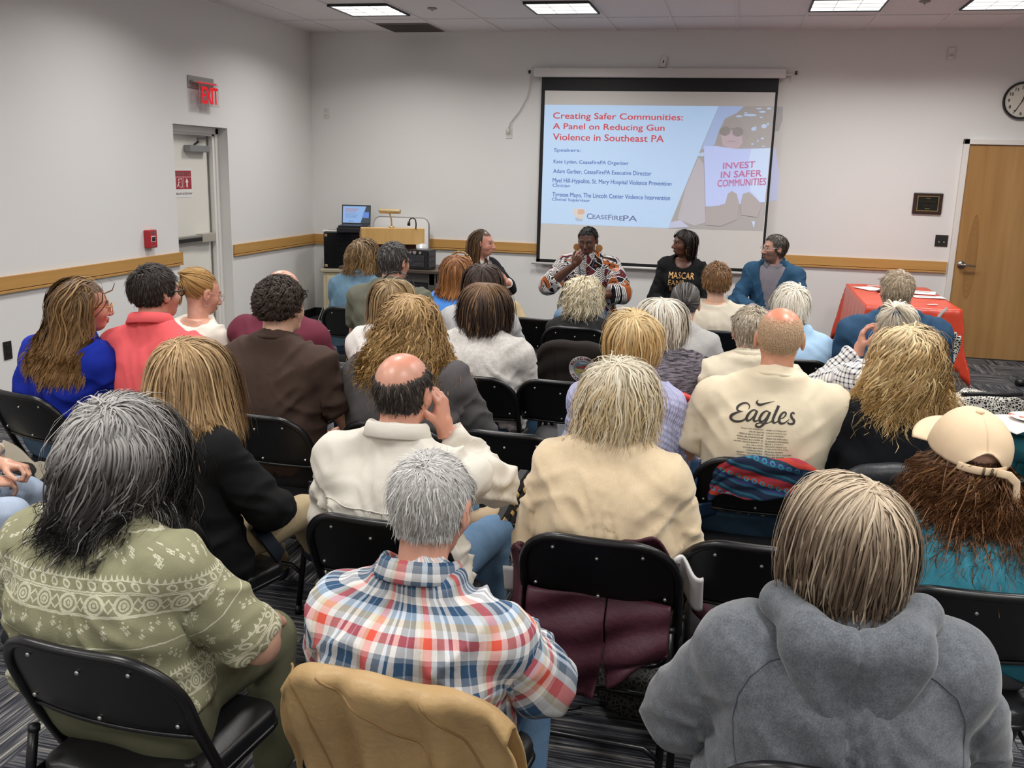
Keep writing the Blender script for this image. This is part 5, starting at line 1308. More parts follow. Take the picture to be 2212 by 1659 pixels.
def sage_print():
    B = MatB('sage_print_knit', '#8f8e70', .9, 0, .2); v, u, w, z = B.coords(attr='pat')
    dst = B.noise(v, 55, 2); uu = u + (dst - .5) * .006; ww = w + (dst - .5) * .006
    rows = (ww / .215).fract() * .215          # repeat of the band layout
    def band(r0, hgt): return (rows - r0).abs().lt(hgt / 2)
    def line(r0): return band(r0, .0028)
    def cell(p, r0, sx=1.0):
        cx = ((uu / p).fract() - .5) * p * sx; cy = rows - r0; return cx, cy
    def ring(cx, cy, r, t_): d = (cx * cx + cy * cy).sqrt(); return (d - r).abs().lt(t_)
    m = line(.012)
    for r0 in (.075, .078, .118, .122): m = m.max(line(r0))
    cx, cy = cell(.056, .098); rr = ring(cx, cy, .017, .0028).max(ring(cx, cy, .0085, .0022)).max((cx * cx + cy * cy).sqrt().lt(.004))
    ca, cb = cell(.014, .098); dots = ((ca * ca + cb * cb).sqrt()).lt(.0)
    cx2 = ((uu / .056 + .5).fract() - .5) * .056; rr = rr.max(((cx2.abs() + cy.abs() * .8) - .010).abs().lt(.0022))
    m = m.max(rr * band(.098, .04))
    cx, cy = cell(.030, .133); m = m.max(ring(cx + cy * .6, cy, .0065, .0020) * band(.133, .018))
    cx, cy = cell(.012, .150); m = m.max((cx.abs() + (cy + .004) * .35).lt(.0030) * band(.150, .016)); m = m.max(line(.1435))
    # scattered sprigs in the plain bands
    def sprig(p, r0, ph):
        sx = ((uu / p + ph).fract() - .5) * p; sy = rows - r0; return ((sx.abs() * 1.0 + sy.abs()).lt(.007) * (((sx * 900).sin() * (sy * 700).sin()).gt(-.35))).max(((sx.abs() + (sy - .012).abs())).lt(.003))
    for p, r0, ph in ((.07, .035, 0), (.07, .055, .5), (.045, .046, .2), (.06, .178, .1), (.06, .198, .6), (.04, .188, .3)): m = m.max(sprig(p, r0, ph))
    n = B.noise(v, 300, 2); m = m * n.gt(.36)
    nv = B.noise(v, 22, 3)
    B.base(B.mix(m * .82, B.mix(nv, '#87866a', '#9b997b'), '#d5d2bb')); B.bump(B.noise(v, 260, 1), .2, .003); return B.m
def tunic_print():
    B = MatB('bold_geometric_print', '#cccccc', .85, 0, .2); v, u, w, z = B.coords(attr='pat')
    a = u + w; b = u - w
    def tri(q, p): return ((q / p).fract() - .5).abs() * 2
    d = tri(a, .11).max(tri(b, .11))                     # nested diamonds
    ids = ((a / .11).floor() * 12.7 + (b / .11).floor() * 5.3); rnd = ((ids.sin()) * 43.7).fract()
    pal = B.ramp(rnd, [(0, '#c8c5c4'), (.4, '#5e2130'), (.58, '#a5572a'), (.72, '#c8c5c4'), (.86, '#1b1518'), (.95, '#e08b6a')], True)
    zig = ((w / .016 + tri(u, .03) * .8).fract()).lt(.5)
    c1 = B.mix(d.gt(.86), pal, '#15121a'); c1 = B.mix(d.gt(.93), c1, '#dddbd8'); c1 = B.mix(d.lt(.34), c1, '#1a1416'); c1 = B.mix(d.lt(.2), c1, '#8a4a2c')
    n = B.noise(v, 9, 1); fld = n.gt(.54)
    c2 = B.mix(zig, '#d7d5d3', '#201a1d'); B.base(B.mix(fld, c1, c2)); return B.m
def melange(name, c0, c1, s=(8, 8, 160)):
    B = MatB(name, c0, .9, 0, .15); v, x, y, z = B.coords(); n = B.noise(v, 1.0, 3, .65, mapping=(s[0] * 3, s[1] * 3, s[2] * 1.6)); B.base(B.mix(((n - .42) * 7).sat(), c0, c1)); return B.m
def cable(name, c0):
    B = MatB(name, c0, .9, 0, .2); v, u, w, z = B.coords(attr='pat')
    k = ((u / .03).fract() - .5).abs(); h_ = (w * 260 + (u / .015).floor() * 2.0).sin() * .5 + (u * 700).sin() * .5
    B.base(B.mix(k.lt(.06), c0, '#a9a6cc')); B.bump(h_, .5, .006); return B.m
def denim(name, c0, c1):
    B = MatB(name, c0, .85, 0, .2); v, x, y, z = B.coords(); n = B.noise(v, 7, 3); n2 = B.noise(v, 420, 1)
    B.base(B.mix(((n - .5) * 1.6 + (n2 - .5) * .9 + .5).sat(), c0, c1)); B.bump(n2, .15, .003); return B.m
def floral(name, base_, cols, s=30):
    B = MatB(name, base_, .85, 0, .2); v, x, y, z = B.coords(); n = B.noise(v, s, 2); n2 = B.noise(v, s * .7, 1)
    c = B.mix(n.gt(.58), base_, cols[0]); c = B.mix(n2.gt(.62), c, cols[1]); B.base(B.mix(n2.lt(.36), c, cols[2])); return B.m
JEANS = denim('blue_denim', '#4a6a8c', '#7c9bb9'); DJEANS = denim('dark_denim', '#24384c', '#3f5a74'); LJEANS = denim('washed_denim', '#8fa3bd', '#c3cddd')
KHAKI = cloth('khaki_twill', '#b9a684', .0); BLKP = cloth('charcoal_trousers', '#2a2a2c'); GREYP = cloth('grey_trousers', '#55555a')

# ------------------------------------------------------------------ hair styles
def HS(**k): return k
def short(root, tip=None, n0=2600, L0=.04, **k): return dict(dict(n=n0, L=L0, vary=.3, K=7, w=.0019, vol=.07, grav=.28, lift=.3, clump=.45, per=9, mess=.22, root=root, tip=tip or root, fly=.03, flyh=.01, wave=.0015, freq=25, crown=(0, -.6, .8)), **k)
def longh(root, tip, n0=2000, L0=.45, **k): return dict(dict(n=n0, L=L0, vary=.25, K=12, w=.0030, vol=.20, grav=.8, part='mid', clump=.55, root=root, tip=tip, wave=.006, freq=9, fly=.03, flyh=.02, mess=.08), **k)
def bob(root, tip, n0=2200, L0=.22, **k): return dict(dict(n=n0, L=L0, vary=.16, K=10, w=.0028, vol=.26, grav=.75, part='mid', clump=.5, root=root, tip=tip, curl=.35, wave=.003, freq=9, fly=.04, flyh=.015, mess=.08, low=-.62), **k)
def curly(root, tip, n0=2200, L0=.32, **k): return dict(dict(n=n0, L=L0, vary=.35, K=17, w=.0030, vol=.34, grav=.62, part='mid', clump=.72, per=16, root=root, tip=tip, wave=.012, freq=15, helix=.9, fly=.08, flyh=.04, mess=.16), **k)
# ------------------------------------------------------------------ the audience and the panel
LAPS = {}
def seat_of(key, label, dx=0.0, back=CH_BK, yaw=None):
    o = PEOPLE[key]['body']; a = -o.rotation_euler.z if yaw is None else math.radians(yaw)
    return chair(o.location.x - back * math.sin(a) + dx * math.cos(a), o.location.y - back * math.cos(a) - dx * math.sin(a), math.degrees(a), label)

# front row, nearest the camera
person('D1', -1.305, 1.77, 1.256, 'person with wavy grey-to-black hair in a sage green white-printed knit top, nearest at left', yaw=4, cdx=.07, head=(6, 2, 0), sh=.235, b=1.34, hs=1.0, hy=.05, h=.008, slope=.01,
       shirt=sage_print(), sleeve='half', off=.012, pants=cloth('olive_trousers', '#6c6c55'), arms={'R': ((.315, .09, .70), (.18, .36, .60)), 'L': ((-.315, .07, .70), (-.2, .33, .60))}, belly=.05, collar='crew', hem=.585, wr=1.0,
       hairs=HS(n=4200, L=.36, vary=.35, K=16, w=.0021, vol=.52, grav=.7, part=None, crown=(.1, -.35, .93), clump=.8, per=40, root='#5f5b59', tip='#262221', cpow=.8, top='#a09d9a', topz=.045, alt='#a5a19f', altf=.2, wave=.022, freq=5, helix=.8, fly=.06, flyh=.035, mess=.14, curl=.42, cut=-.20, cutj=.035, lift=.2), scalp='#5a5553', seed=11)
person('D2', -0.589, 1.82, 1.190, 'person with short grey hair and swirl at the crown in a plaid flannel shirt', yaw=4, head=(2, 14, 0), sh=.203, b=1.12, hs=1.03, hy=.06, h=.008, slope=.02, skin='pink',
       shirt=plaid(), sleeve='long', off=.017, cuff=.9, pants=JEANS, arms={'R': ((.245, .08, .70), (.17, .33, .62)), 'L': ((-.235, .06, .69), (-.12, .30, .60))}, belly=.06, collar='shirt', wr=1.7,
       hairs=short('#8d8b88', '#b9b7b3', 5200, .042, w=.0013, crown=(.05, -.70, .72), alt='#dcdad6', altf=.35, top='#c2c0bc', topz=.01, K=8, mess=.25, thin=((.05, -.70, .72), .10, .25)), scalp='#8f8580', seed=12)
person('D3', 0.243, 1.75, 1.248, 'person with a grey-blonde bob in a dark grey hooded sweatshirt, nearest at right', yaw=-3, head=(-4, 0, 0), sh=.225, b=1.36, hs=1.03, hy=.04, h=.008, skin='fair',
       shirt=cloth('grey_hoodie_fleece', '#50545a', .5, '#6f7379', fuzz=.3), sleeve='long', off=.020, pants=DJEANS, arms={'R': ((.265, .09, .70), (.16, .34, .62)), 'L': ((-.275, .09, .70), (-.18, .34, .64))}, belly=.05, wr=1.0, armr=1.1,
       hairs=HS(n=4600, L=.36, vary=.16, K=13, w=.0021, vol=.56, grav=.72, part='right', pback=-.5, crown=(.1, -.2, .97), clump=.42, per=14, root='#7a6753', tip='#57473b', top='#b9a68d', topz=-.015, alt='#c4b299', altf=.26, fly=.05, flyh=.022, wave=.004, freq=6, curl=.95, cut=-.128, cutj=.012, lift=.05, mess=.07, low=-.62, cjit=.25), scalp='#6f5d4c', seed=13)
# third row from the panel's far side (row C)
person('C1', -1.645, 2.60, 1.234, 'person with straight dark-blonde hair in a black cardigan and khaki trousers', yaw=14, head=(0, 4, 0), sh=.20, b=1.0, hy=.045, h=.009,
       shirt=cloth('black_cardigan', '#0b0b0d'), sleeve='long', off=.018, pants=KHAKI, arms={'R': ((.25, .10, .70), (.10, .33, .60))}, hem=.47,
       legs={'L': ((-.09, .02, .53), (-.12, .44, .52), (-.33, .80, .10), (-.42, .92, .05)), 'R': ((.10, .03, .55), (.10, .45, .54), (-.06, .72, .28), (-.10, .86, .27)), 'free': True}, shoes='#1f2a3c', shoe_on='fine',
       hairs=longh('#7d6142', '#b8966a', 3600, .30, w=.0022, vol=.42, top='#b09066', topz=.02, alt='#d2b388', altf=.3, crown=(0, -.35, .93), part=None, grav=.85, wave=.004, freq=5, fly=.06, flyh=.03, curl=-.12, vary=.2, L=.42, cut=-.225, cutj=.03, flare=.10, grow=.3), scalp='#7d6142', seed=14)
person('C2', -0.932, 2.60, 1.238, 'bald-topped person with dark fringe of hair in an off-white shirt, hand at cheek', yaw=4, head=(6, 4, 0), sh=.222, b=1.05, hy=.035, h=.009, skin='#d29a84', headred='#dd947c',
       shirt=cloth('offwhite_cotton', '#ddd8cd', bump=.3), sleeve='long', off=.017, collar='shirt', pants=JEANS, arms={'R': ((.235, .19, .80), (.100, .115, .985)), 'L': ((-.235, .05, .68), (-.1, .30, .6))}, cuff=.9, wr=2.1,
       hands={'R': dict(fwd=(-.2, .1, 1), palm=(-1, .1, .1), curl=.55, fine=True)}, legs={'L': ((-.1, .02, .56), (-.27, .40, .56), (.09, .55, .60), (.2, .66, .66)), 'R': ((.095, .02, .535), (.15, .47, .525), (.14, .46, .10), (.16, .60, .03)), 'free': True}, shoe_on=False,
       hairs=short('#3a322d', '#2b2522', 2600, .034, w=.0019, bald=(.30, -.36, 1.6), alt='#5f544c', altf=.2, vol=.10, mess=.3), scalp='#4a3e37', seed=15)
person('C3', -0.300, 2.65, 1.257, 'person with chin-length grey-blonde wavy hair in a cream sweater', yaw=2, head=(0, 0, 0), sh=.20, b=1.1, hy=.04, h=.009,
       shirt=cloth('cream_fleece', '#d6bf9c', .35, '#e3d0b0', fuzz=.35), sleeve='long', off=.020, pants=cloth('taupe_trousers', '#8a7c68'), collar='stand', arms={'R': ((.228, .02, .66), (.1, .3, .6)), 'L': ((-.228, .02, .66), (-.1, .3, .6))}, wr=1.5, hem=.56,
       hairs=bob('#b9a47c', '#cdb78e', 3800, .245, w=.0021, vol=.48, top='#dacfb8', topz=.0, alt='#e4dcc8', altf=.34, wave=.008, freq=8, curl=.15, clump=.6, fly=.06, vary=.28, crown=(0, -.3, .95), part=None, L=.38, cut=-.122, cutj=.02), scalp='#a08a68', seed=16)
person('C4', 0.630, 2.60, 1.193, 'person in a cream baseball cap with long curly brown hair and teal shirt', yaw=-2, head=(-5, -12, 3), sh=.222, b=1.2, hy=.05, h=.009,
       shirt=cloth('teal_jersey', '#2f7487', .25, '#3f8a9c'), sleeve='long', off=.015, pants=GREYP, wr=1.0, seed=17,
       hairs=curly('#4a3021', '#7a5438', 3600, .40, w=.0020, vol=.36, wave=.020, freq=9, alt='#9a7048', altf=.25, fly=.10, flyh=.045, vary=.4, part=None, crown=(0, -.1, 1), bald=(.02, .0, .3), guard=True, L=.5, cut=-.155, cutj=.055, flare=.3, grow=.5), scalp='#4a3021')
# row B
person('B1', -2.697, 3.50, 1.271, 'person with long wavy brown hair and gold glasses in a royal blue top', yaw=14, head=(26, 4, 4), sh=.232, b=1.32, hx=.13, hy=.06, lean=.02, h=.010, face=True, skin='pink',
       shirt=cloth('royal_blue_jersey', '#142a9a'), sleeve='long', off=.016, pants=JEANS, belly=.08, hem=.58, wr=1.2, arms={'R': ((.30, .12, .70), (.12, .36, .6))},
       hairs=longh('#46331f', '#8a673f', 2800, .46, K=16, w=.0030, vol=.34, wave=.010, freq=6, alt='#a07c50', altf=.22, cpow=.8, part='mid', clump=.62, grav=.68, fly=0, flyh=.03, pback=-1.2, hairline=.74, tuck=-.01, L=.6, cut=-.30, cutj=.04, flare=.05), scalp='#46331f', seed=18)
person('B2', -2.394, 3.56, 1.333, 'person with thick short dark hair and black glasses in a coral polo shirt', yaw=6, head=(14, -2, 0), sh=.232, b=1.1, hx=-.06, hy=.03, h=.010, face=True, skin='pink',
       shirt=cloth('coral_pique', '#ee6468'), sleeve='short', collar='shirt', pants=KHAKI, off=.014,
       hairs=short('#241d19', '#2f2621', 3000, .055, w=.0022, vol=.20, mess=.22, crown=(0, -.5, .87), nape=.35, alt='#4a3d35', altf=.15), scalp='#30271f', seed=19)
person('B5', -1.793, 3.52, 1.315, 'young person with dark curly cropped hair in a plain brown t-shirt', yaw=5, head=(14, 0, 0), sh=.234, b=1.08, hx=-.01, hy=.035, h=.010, skin='fair', face=True,
       shirt=cloth('brown_jersey', '#473730'), sleeve='short', collar='crew', pants=BLKP, off=.015, wr=1.4, hem=.52, arms={'R': ((.27, .10, .70), (.10, .34, .60)), 'L': ((-.27, .1, .7), (-.1, .34, .6))},
       hairs=short('#221a15', '#352820', 3000, .06, w=.0022, vol=.16, K=12, wave=.007, freq=34, helix=1, mess=.3, nape=.3, alt='#4f3c2f', altf=.2, clump=.6), scalp='#2b2019', seed=20)
person('B7', -1.240, 3.56, 1.279, 'person with long curly light-brown hair in a charcoal grey sweatshirt', yaw=2, head=(6, 0, 4), sh=.238, b=1.3, hy=.04, h=.010,
       shirt=cloth('charcoal_sweatshirt', '#565354'), sleeve='long', off=.020, pants=DJEANS, wr=1.2, belly=.05, arms={'R': ((.29, .1, .68), (.12, .33, .6))},
       hairs=curly('#6b4f31', '#a8844f', 2800, .36, w=.0028, vol=.42, alt='#cda971', altf=.3, top='#a5855a', topz=.01, crown=(0, -.3, .95), L=.46, cut=-.22, cutj=.04, flare=.28, grow=.4), scalp='#6b4f31', seed=21)
person('B10', -0.359, 3.55, 1.266, 'person with a smooth blonde bob in a lavender cable-knit sweater', yaw=0, head=(-10, 6, 0), sh=.195, b=1.0, hy=.045, h=.010,
       shirt=cable('lavender_knit', '#bdbfe2'), sleeve='long', off=.016, pants=LJEANS, collar='crew',
       hairs=bob('#b98f58', '#c9a268', 2800, .20, w=.0025, vol=.42, top='#d8bb88', alt='#e6cfa2', altf=.35, crown=(0, -.55, .83), part=None, curl=.8, fly=.02, mess=.06, L=.34, cut=-.115), scalp='#b08a58', seed=22)
person('B12', 0.174, 3.52, 1.315, 'bald person with close-cropped sides in a cream team t-shirt with script and name list', yaw=0, head=(-2, -4, 0), sh=.25, b=1.25, hs=1.03, hx=.04, hy=.03, h=.009, skin='#d0967a', headred='#e28a6c',
       shirt=cloth('cream_jersey', '#e6d8bd'), sleeve='short', collar='crew', pants=DJEANS, off=.016, wr=.8, belly=.06, hem=.565, arms={'R': ((.30, .06, .68), (.19, .36, .60)), 'L': ((-.30, .06, .68), (-.19, .36, .60))},
       hairs=short('#c9a985', '#d2b596', 4200, .006, w=.0006, bald=(.48, .15, 1.8), vol=.01, K=4, fly=0, wave=0, lift=.6), scalp='#cda582', seed=23)
person('B13', 0.605, 3.56, 1.271, 'person with long curly golden-blonde hair in a black hooded top', yaw=-10, head=(-16, 2, -6), sh=.208, b=1.12, hx=.03, hy=.045, h=.010,
       shirt=cloth('black_fleece', '#0f1218'), sleeve='long', off=.020, pants=BLKP, collar='cowl', wr=1.2, arms={'L': ((-.27, .09, .67), (-.1, .32, .6))},
       hairs=curly('#a07d4c', '#cfae78', 3400, .40, w=.0026, vol=.42, alt='#ead2a2', altf=.35, wave=.018, freq=9, crown=(0, -.2, .97), top='#c9b189', topz=.0, grav=.66, L=.5, cut=-.195, cutj=.045, flare=.1, grow=.4), scalp='#a5855a', seed=24)
# row A nearest
person('B3', -2.740, 4.50, 1.202, 'person with a blonde ponytail and glasses in a white off-shoulder top', yaw=10, head=(26, 16, 0), sh=.186, b=.95, hy=.05, h=.010, face=True, skin='pink', slope=-.0,
       shirt=cloth('white_crepe', '#e2dccf'), sleeve='cap', off=.010, pants=KHAKI, neckcut=[Ell((0, -.07, .985), (.150, .12, .075))],
       hairs=short('#9a7340', '#b58c52', 1800, .1, K=9, w=.0024, tie=(0, -.105, .03), vol=.05, mess=.05, clump=0, alt='#c9a468', altf=.3, tail=(420, .15, .012, (0, -.6, -.5)), fly=.01), scalp='#9a7340', seed=25)
person('B4', -2.272, 4.50, 1.233, 'older person with thin white hair in a maroon shirt, behind the curly dark head', yaw=6, head=(14, 0, 0), sh=.252, b=1.3, hy=.04, h=.011, skin='pink', face=True,
       shirt=cloth('maroon_jersey', '#662a3a'), sleeve='short', collar='crew', pants=DJEANS, off=.016, belly=.08,
       hairs=short('#dcd6cc', '#ece7de', 900, .045, w=.002, bald=(.30, .3, 1.5), mess=.35, fly=.1), seed=26)
person('B6', -1.670, 4.50, 1.220, 'person with straight light-brown hair and glasses on top in a white shirt', yaw=4, head=(0, 0, 0), sh=.198, b=1.0, hy=.04, h=.012,
       shirt=cloth('white_linen', '#dbd8d4'), sleeve='long', pants=GREYP, wr=1.3, off=.015,
       hairs=longh('#77603f', '#937752', 1800, .30, w=.003, vol=.3, tuck=.0, alt='#b59a70', altf=.3, wave=.003, L=.4, cut=-.2, cutj=.02), scalp='#77603f', seed=27)
person('B8', -1.188, 4.50, 1.226, 'person with a full brown bob and caramel highlights in a heather grey fleece', yaw=2, head=(-4, 4, 0), sh=.222, b=1.15, hy=.045, h=.011,
       shirt=cloth('heather_grey_fleece', '#b9b5af', .8, '#d6d3cf', fuzz=.3), sleeve='long', off=.020, pants=DJEANS, wr=1.1,
       hairs=bob('#3a291f', '#2d2019', 2400, .23, w=.0028, vol=.5, top='#6f5238', topz=.005, alt='#8f6d48', altf=.16, curl=.7, crown=(0, -.2, .97), part='mid', L=.38, cut=-.155), scalp='#3a291f', seed=28)
person('B9', -0.328, 4.50, 1.199, 'person with smooth white-blonde short bob in a dark grey striated top', yaw=-2, head=(-12, 2, 0), sh=.222, b=1.2, hy=.04, h=.011,
       shirt=melange('dark_striated_knit', '#363136', '#77727a'), sleeve='long', off=.016, pants=BLKP, arms={'R': ((.27, .08, .68), (.1, .3, .6))},
       hairs=bob('#c0b5a2', '#b5a992', 2200, .21, w=.0027, vol=.32, top='#dad2c2', alt='#efe9dd', altf=.4, curl=.6, crown=(0, -.3, .95), L=.34, cut=-.13), scalp='#b5aa98', seed=29)
person('B11', 0.088, 4.50, 1.182, 'person with short grey-brown hair in a cream jacket, behind the bald head', yaw=-4, head=(-10, 4, 0), sh=.226, b=1.1, hy=.04, h=.011, skin='pink',
       shirt=cloth('cream_jacket_cloth', '#cfc4ad', .3, '#ddd4c0'), sleeve='long', off=.022, pants=KHAKI, collar='stand', wr=1.2,
       hairs=short('#857662', '#a59883', 2200, .05, w=.0023, vol=.12, alt='#c9c0b0', altf=.35, crown=(0, -.3, .95)), scalp='#8a7b68', seed=30)
person('A10', 0.709, 4.50, 1.228, 'person with white hair tied by a blue scrunchie in a gingham shirt, hand at cheek', yaw=-6, head=(-6, 4, 0), sh=.205, b=1.05, hy=.04, h=.011, skin='pink',
       shirt=gingham('fine_gingham'), sleeve='long', off=.016, pants=BLKP, arms={'L': ((-.27, .14, .80), (-.115, .13, .985))}, hands={'L': dict(fwd=(.1, .0, 1), palm=(1, -.1, 0), curl=.5)}, cuff=.9,
       hairs=short('#d8cdb8', '#e6dcc8', 1900, .1, K=9, w=.0026, tie=(-.03, -.092, .055), vol=.10, mess=.12, clump=0, alt='#f3ecdf', altf=.4, tail=(200, .07, .006, (-.3, -.2, -1)), fly=.05, flyh=.03), scalp='#d6c6b0', seed=31)
# row A middle
person('A2', -2.017, 5.45, 1.318, 'person with dark grey-flecked short hair in an olive-grey t-shirt', yaw=4, head=(16, 2, 0), sh=.246, b=1.18, hx=.02, hy=.035, h=.012, skin='pink', face=True,
       shirt=cloth('olive_grey_jersey', '#66675a'), sleeve='short', collar='crew', pants=KHAKI, off=.016, belly=.05,
       hairs=short('#2d2a29', '#3b3837', 2000, .05, w=.0025, vol=.14, alt='#7d7a77', altf=.25), scalp='#38322e', seed=32)
person('A4', -1.448, 5.45, 1.220, 'person with long dark brown hair in a light grey sweatshirt', yaw=4, head=(4, 2, 0), sh=.215, b=1.08, hy=.04, h=.012,
       shirt=cloth('light_grey_sweat', '#aeaeb0', .4, '#c2c2c3'), sleeve='long', off=.018, pants=BLKP,
       hairs=longh('#35261f', '#3d2c25', 1700, .40, w=.0034, vol=.34, wave=.005, alt='#5c4537', altf=.2, L=.45, cut=-.23), scalp='#35261f', seed=33)
person('A6', -0.265, 5.45, 1.159, 'person with a dark grey ponytail in a pale grey top', yaw=0, head=(-2, 2, 0), sh=.192, b=1.0, hy=.04, h=.012,
       shirt=cloth('pale_grey_jersey', '#b0aeac', .3, '#c0bebb'), sleeve='long', off=.014, pants=DJEANS,
       hairs=short('#3d3937', '#4a4643', 1500, .1, K=9, w=.0027, tie=(0, -.115, -.005), vol=.04, mess=.05, clump=0, alt='#8a8683', altf=.25, tail=(300, .20, .010, (0, -.5, -.6)), fly=.02), scalp='#3d3937', seed=34)
person('A8', 0.315, 5.50, 1.181, 'person with fluffy white hair in a pale blue top', yaw=-6, head=(-10, 2, 0), sh=.212, b=1.15, hy=.04, h=.012, skin='pink',
       shirt=cloth('pale_blue_jersey', '#a9c9e6'), sleeve='long', off=.020, pants=DJEANS, wr=1.3,
       hairs=short('#e0d8c6', '#efe8d8', 1700, .085, w=.0030, vol=.34, K=9, curl=-.2, grav=.5, fly=.08, alt='#fbf6ea', altf=.3, L=.16, cut=-.12), scalp='#dccfb8', seed=35)
person('A9', 0.855, 5.45, 1.297, 'person with thinning grey-blond hair in a dark denim jacket by the red table', yaw=-4, head=(-8, 0, 0), sh=.258, b=1.22, hy=.035, h=.012, skin='pink',
       shirt=denim('jacket_denim', '#24405a', '#38597a'), sleeve='long', off=.022, pants=DJEANS, collar='shirt', belly=.05, headred='#dd9c80',
       hairs=short('#8d7b63', '#a5937b', 1700, .045, w=.0025, vol=.08, alt='#c9bba5', altf=.3, thin=((0, -.15, .98), .55, .22)), scalp='#b08f74', seed=36)
# row A far
person('A1', -2.569, 6.30, 1.260, 'person with a wavy brown bob in a faded denim jacket', yaw=4, head=(16, 0, 0), sh=.200, b=1.0, hy=.035, h=.013, face=True,
       shirt=denim('faded_denim', '#4f6d84', '#7291a6'), sleeve='long', off=.018, pants=DJEANS, collar='shirt',
       hairs=bob('#4d3a2a', '#80643f', 1500, .21, w=.0034, vol=.36, wave=.010, freq=10, alt='#a88a5c', altf=.25, curl=.1, part=None, L=.32, cut=-.145), scalp='#4d3a2a', seed=37)
person('A3', -1.866, 6.30, 1.185, 'person with straight auburn hair and tortoiseshell headband in a bright blue print top', yaw=6, head=(4, 0, 0), sh=.205, b=1.05, hy=.035, h=.013,
       shirt=floral('blue_print', '#4f8de0', ['#9db4ee', '#2f46b8', '#79a4d8'], 14), sleeve='short', off=.012, pants=DJEANS,
       hairs=longh('#5d3a22', '#9a6434', 1500, .27, w=.0034, vol=.3, wave=.002, top='#7a4d2c', alt='#b57a42', altf=.2, L=.4, cut=-.19), scalp='#5d3a22', seed=38)
person('A5', -0.951, 6.10, 1.094, 'person with fluffy cream-white curls in a black t-shirt', yaw=2, head=(2, 4, 0), sh=.21, b=1.08, hy=.04, h=.013,
       shirt=cloth('black_jersey', '#29292a'), sleeve='short', off=.014, pants=DJEANS,
       hairs=curly('#d5c6a2', '#e2d6b8', 1700, .17, w=.0034, vol=.6, alt='#f3ead4', altf=.35, wave=.009, freq=16, part=None, crown=(0, -.2, .97), vary=.3, grav=.5, L=.28, cut=-.15), scalp='#d0bf9c', seed=39)
person('A7', -0.117, 6.30, 1.206, 'person with short reddish-brown hair and glasses in a cream scoop-neck top', yaw=-2, head=(-14, -2, 0), sh=.21, b=1.08, hy=.03, h=.013,
       shirt=cloth('cream_jersey_top', '#d6ccb9'), sleeve='long', off=.014, pants=DJEANS, neckcut=[Ell((0, -.05, .985), (.095, .08, .05))],
       hairs=short('#5d3f27', '#7d5a38', 1700, .075, w=.0030, vol=.24, K=9, grav=.5, alt='#9a7449', altf=.25, fly=.08, nape=.4), scalp='#5d3f27', seed=40)

# the panel, facing the room
person('P1', -2.165, 8.05, 1.245, 'person with long brown hair in a black blazer and khaki trousers, gesturing', yaw=128, head=(-36, 2, 0), sh=.20, b=.95, hy=.03, h=.010, face=True, skin='rosy', brow='#5a4230',
       shirt=cloth('black_blazer', '#15151a'), sleeve='long', cuff=.9, inner=(cloth('white_blouse', '#dedbd6'),), opening=(.10, .62, .98), collar=('shirt', cloth('white_blouse', '#dedbd6')), pants=KHAKI, pantlen=.60,
       arms={'L': ((-.25, .09, .72), (-.07, .31, .80)), 'R': ((.23, .06, .70), (.09, .28, .62))}, hands={'L': dict(fwd=(.75, .1, .35), palm=(.2, -1, -.1), curl=.35, fine=True)},
       legs={'L': ((-.09, .03, .56), (-.02, .46, .60), (-.10, .72, .30), (-.10, .88, .25)), 'R': ((.10, .02, .53), (.1, .45, .51), (.08, .44, .1), (.08, .58, .03)), 'free': True}, shoes='#3d3f44', shoe_on='fine',
       hairs=longh('#35251b', '#5a412d', 1700, .40, w=.0030, vol=.2, wave=.003, tuck=-.005, fly=0, pback=-1.0, hairline=.70, alt='#7d5d3f', altf=.25, L=.45, cut=-.23), scalp='#35251b', seed=41)
person('P2', -1.286, 8.35, 1.285, 'person with cropped black hair in a bold geometric tunic and jeans, hand at mouth', yaw=180, head=(6, 14, 0), sh=.25, b=1.38, hs=1.03, hy=.06, h=.010, face=True, skin='deeper', brow='#1a1210', lips='#6d4340',
       shirt=tunic_print(), sleeve='three', off=.026, pants=JEANS, hem=.40, belly=.10, bust=.05, wr=.8, armr=1.15, pleg=1.2,
       arms={'R': ((.32, .16, .76), (.085, .25, .955)), 'L': ((-.33, .10, .72), (-.06, .30, .70))}, hands={'R': dict(fwd=(-.5, .15, .75), palm=(-.2, -1, .1), curl=.8, fine=True)},
       hairs=short('#0d0b0c', '#151213', 1500, .016, w=.0026, vol=.03, K=7, wave=.004, freq=60, mess=.5, layer=1.6, lift=.9, stand=1, grav=.05, hairline=.50, low=-.35, fly=.05), scalp='#0f0d0e', seed=42)
person('P3', -.456, 8.50, 1.288, 'person with short dreadlocks and hoop earrings in a black top with gold lettering', yaw=184, head=(58, 2, 0), sh=.205, b=1.0, hy=.03, h=.010, face=True, skin='deep', brow='#1a1210', lips='#6d4a44',
       shirt=cloth('black_sweater', '#0f0f12'), sleeve='long', off=.014, pants=BLKP, neckcut=[Ell((0, .05, 1.02), (.085, .09, .075))], bust=.01,
       hairs=HS(n=520, L=.17, vary=.4, K=12, w=.0058, vol=.16, grav=.6, part=None, crown=(0, -.1, 1), clump=.2, root='#16110f', tip='#241a16', wave=.006, freq=10, mess=.25, lift=.6, fly=.05, tuck=.02, tone=.2), scalp='#16110f', seed=43)
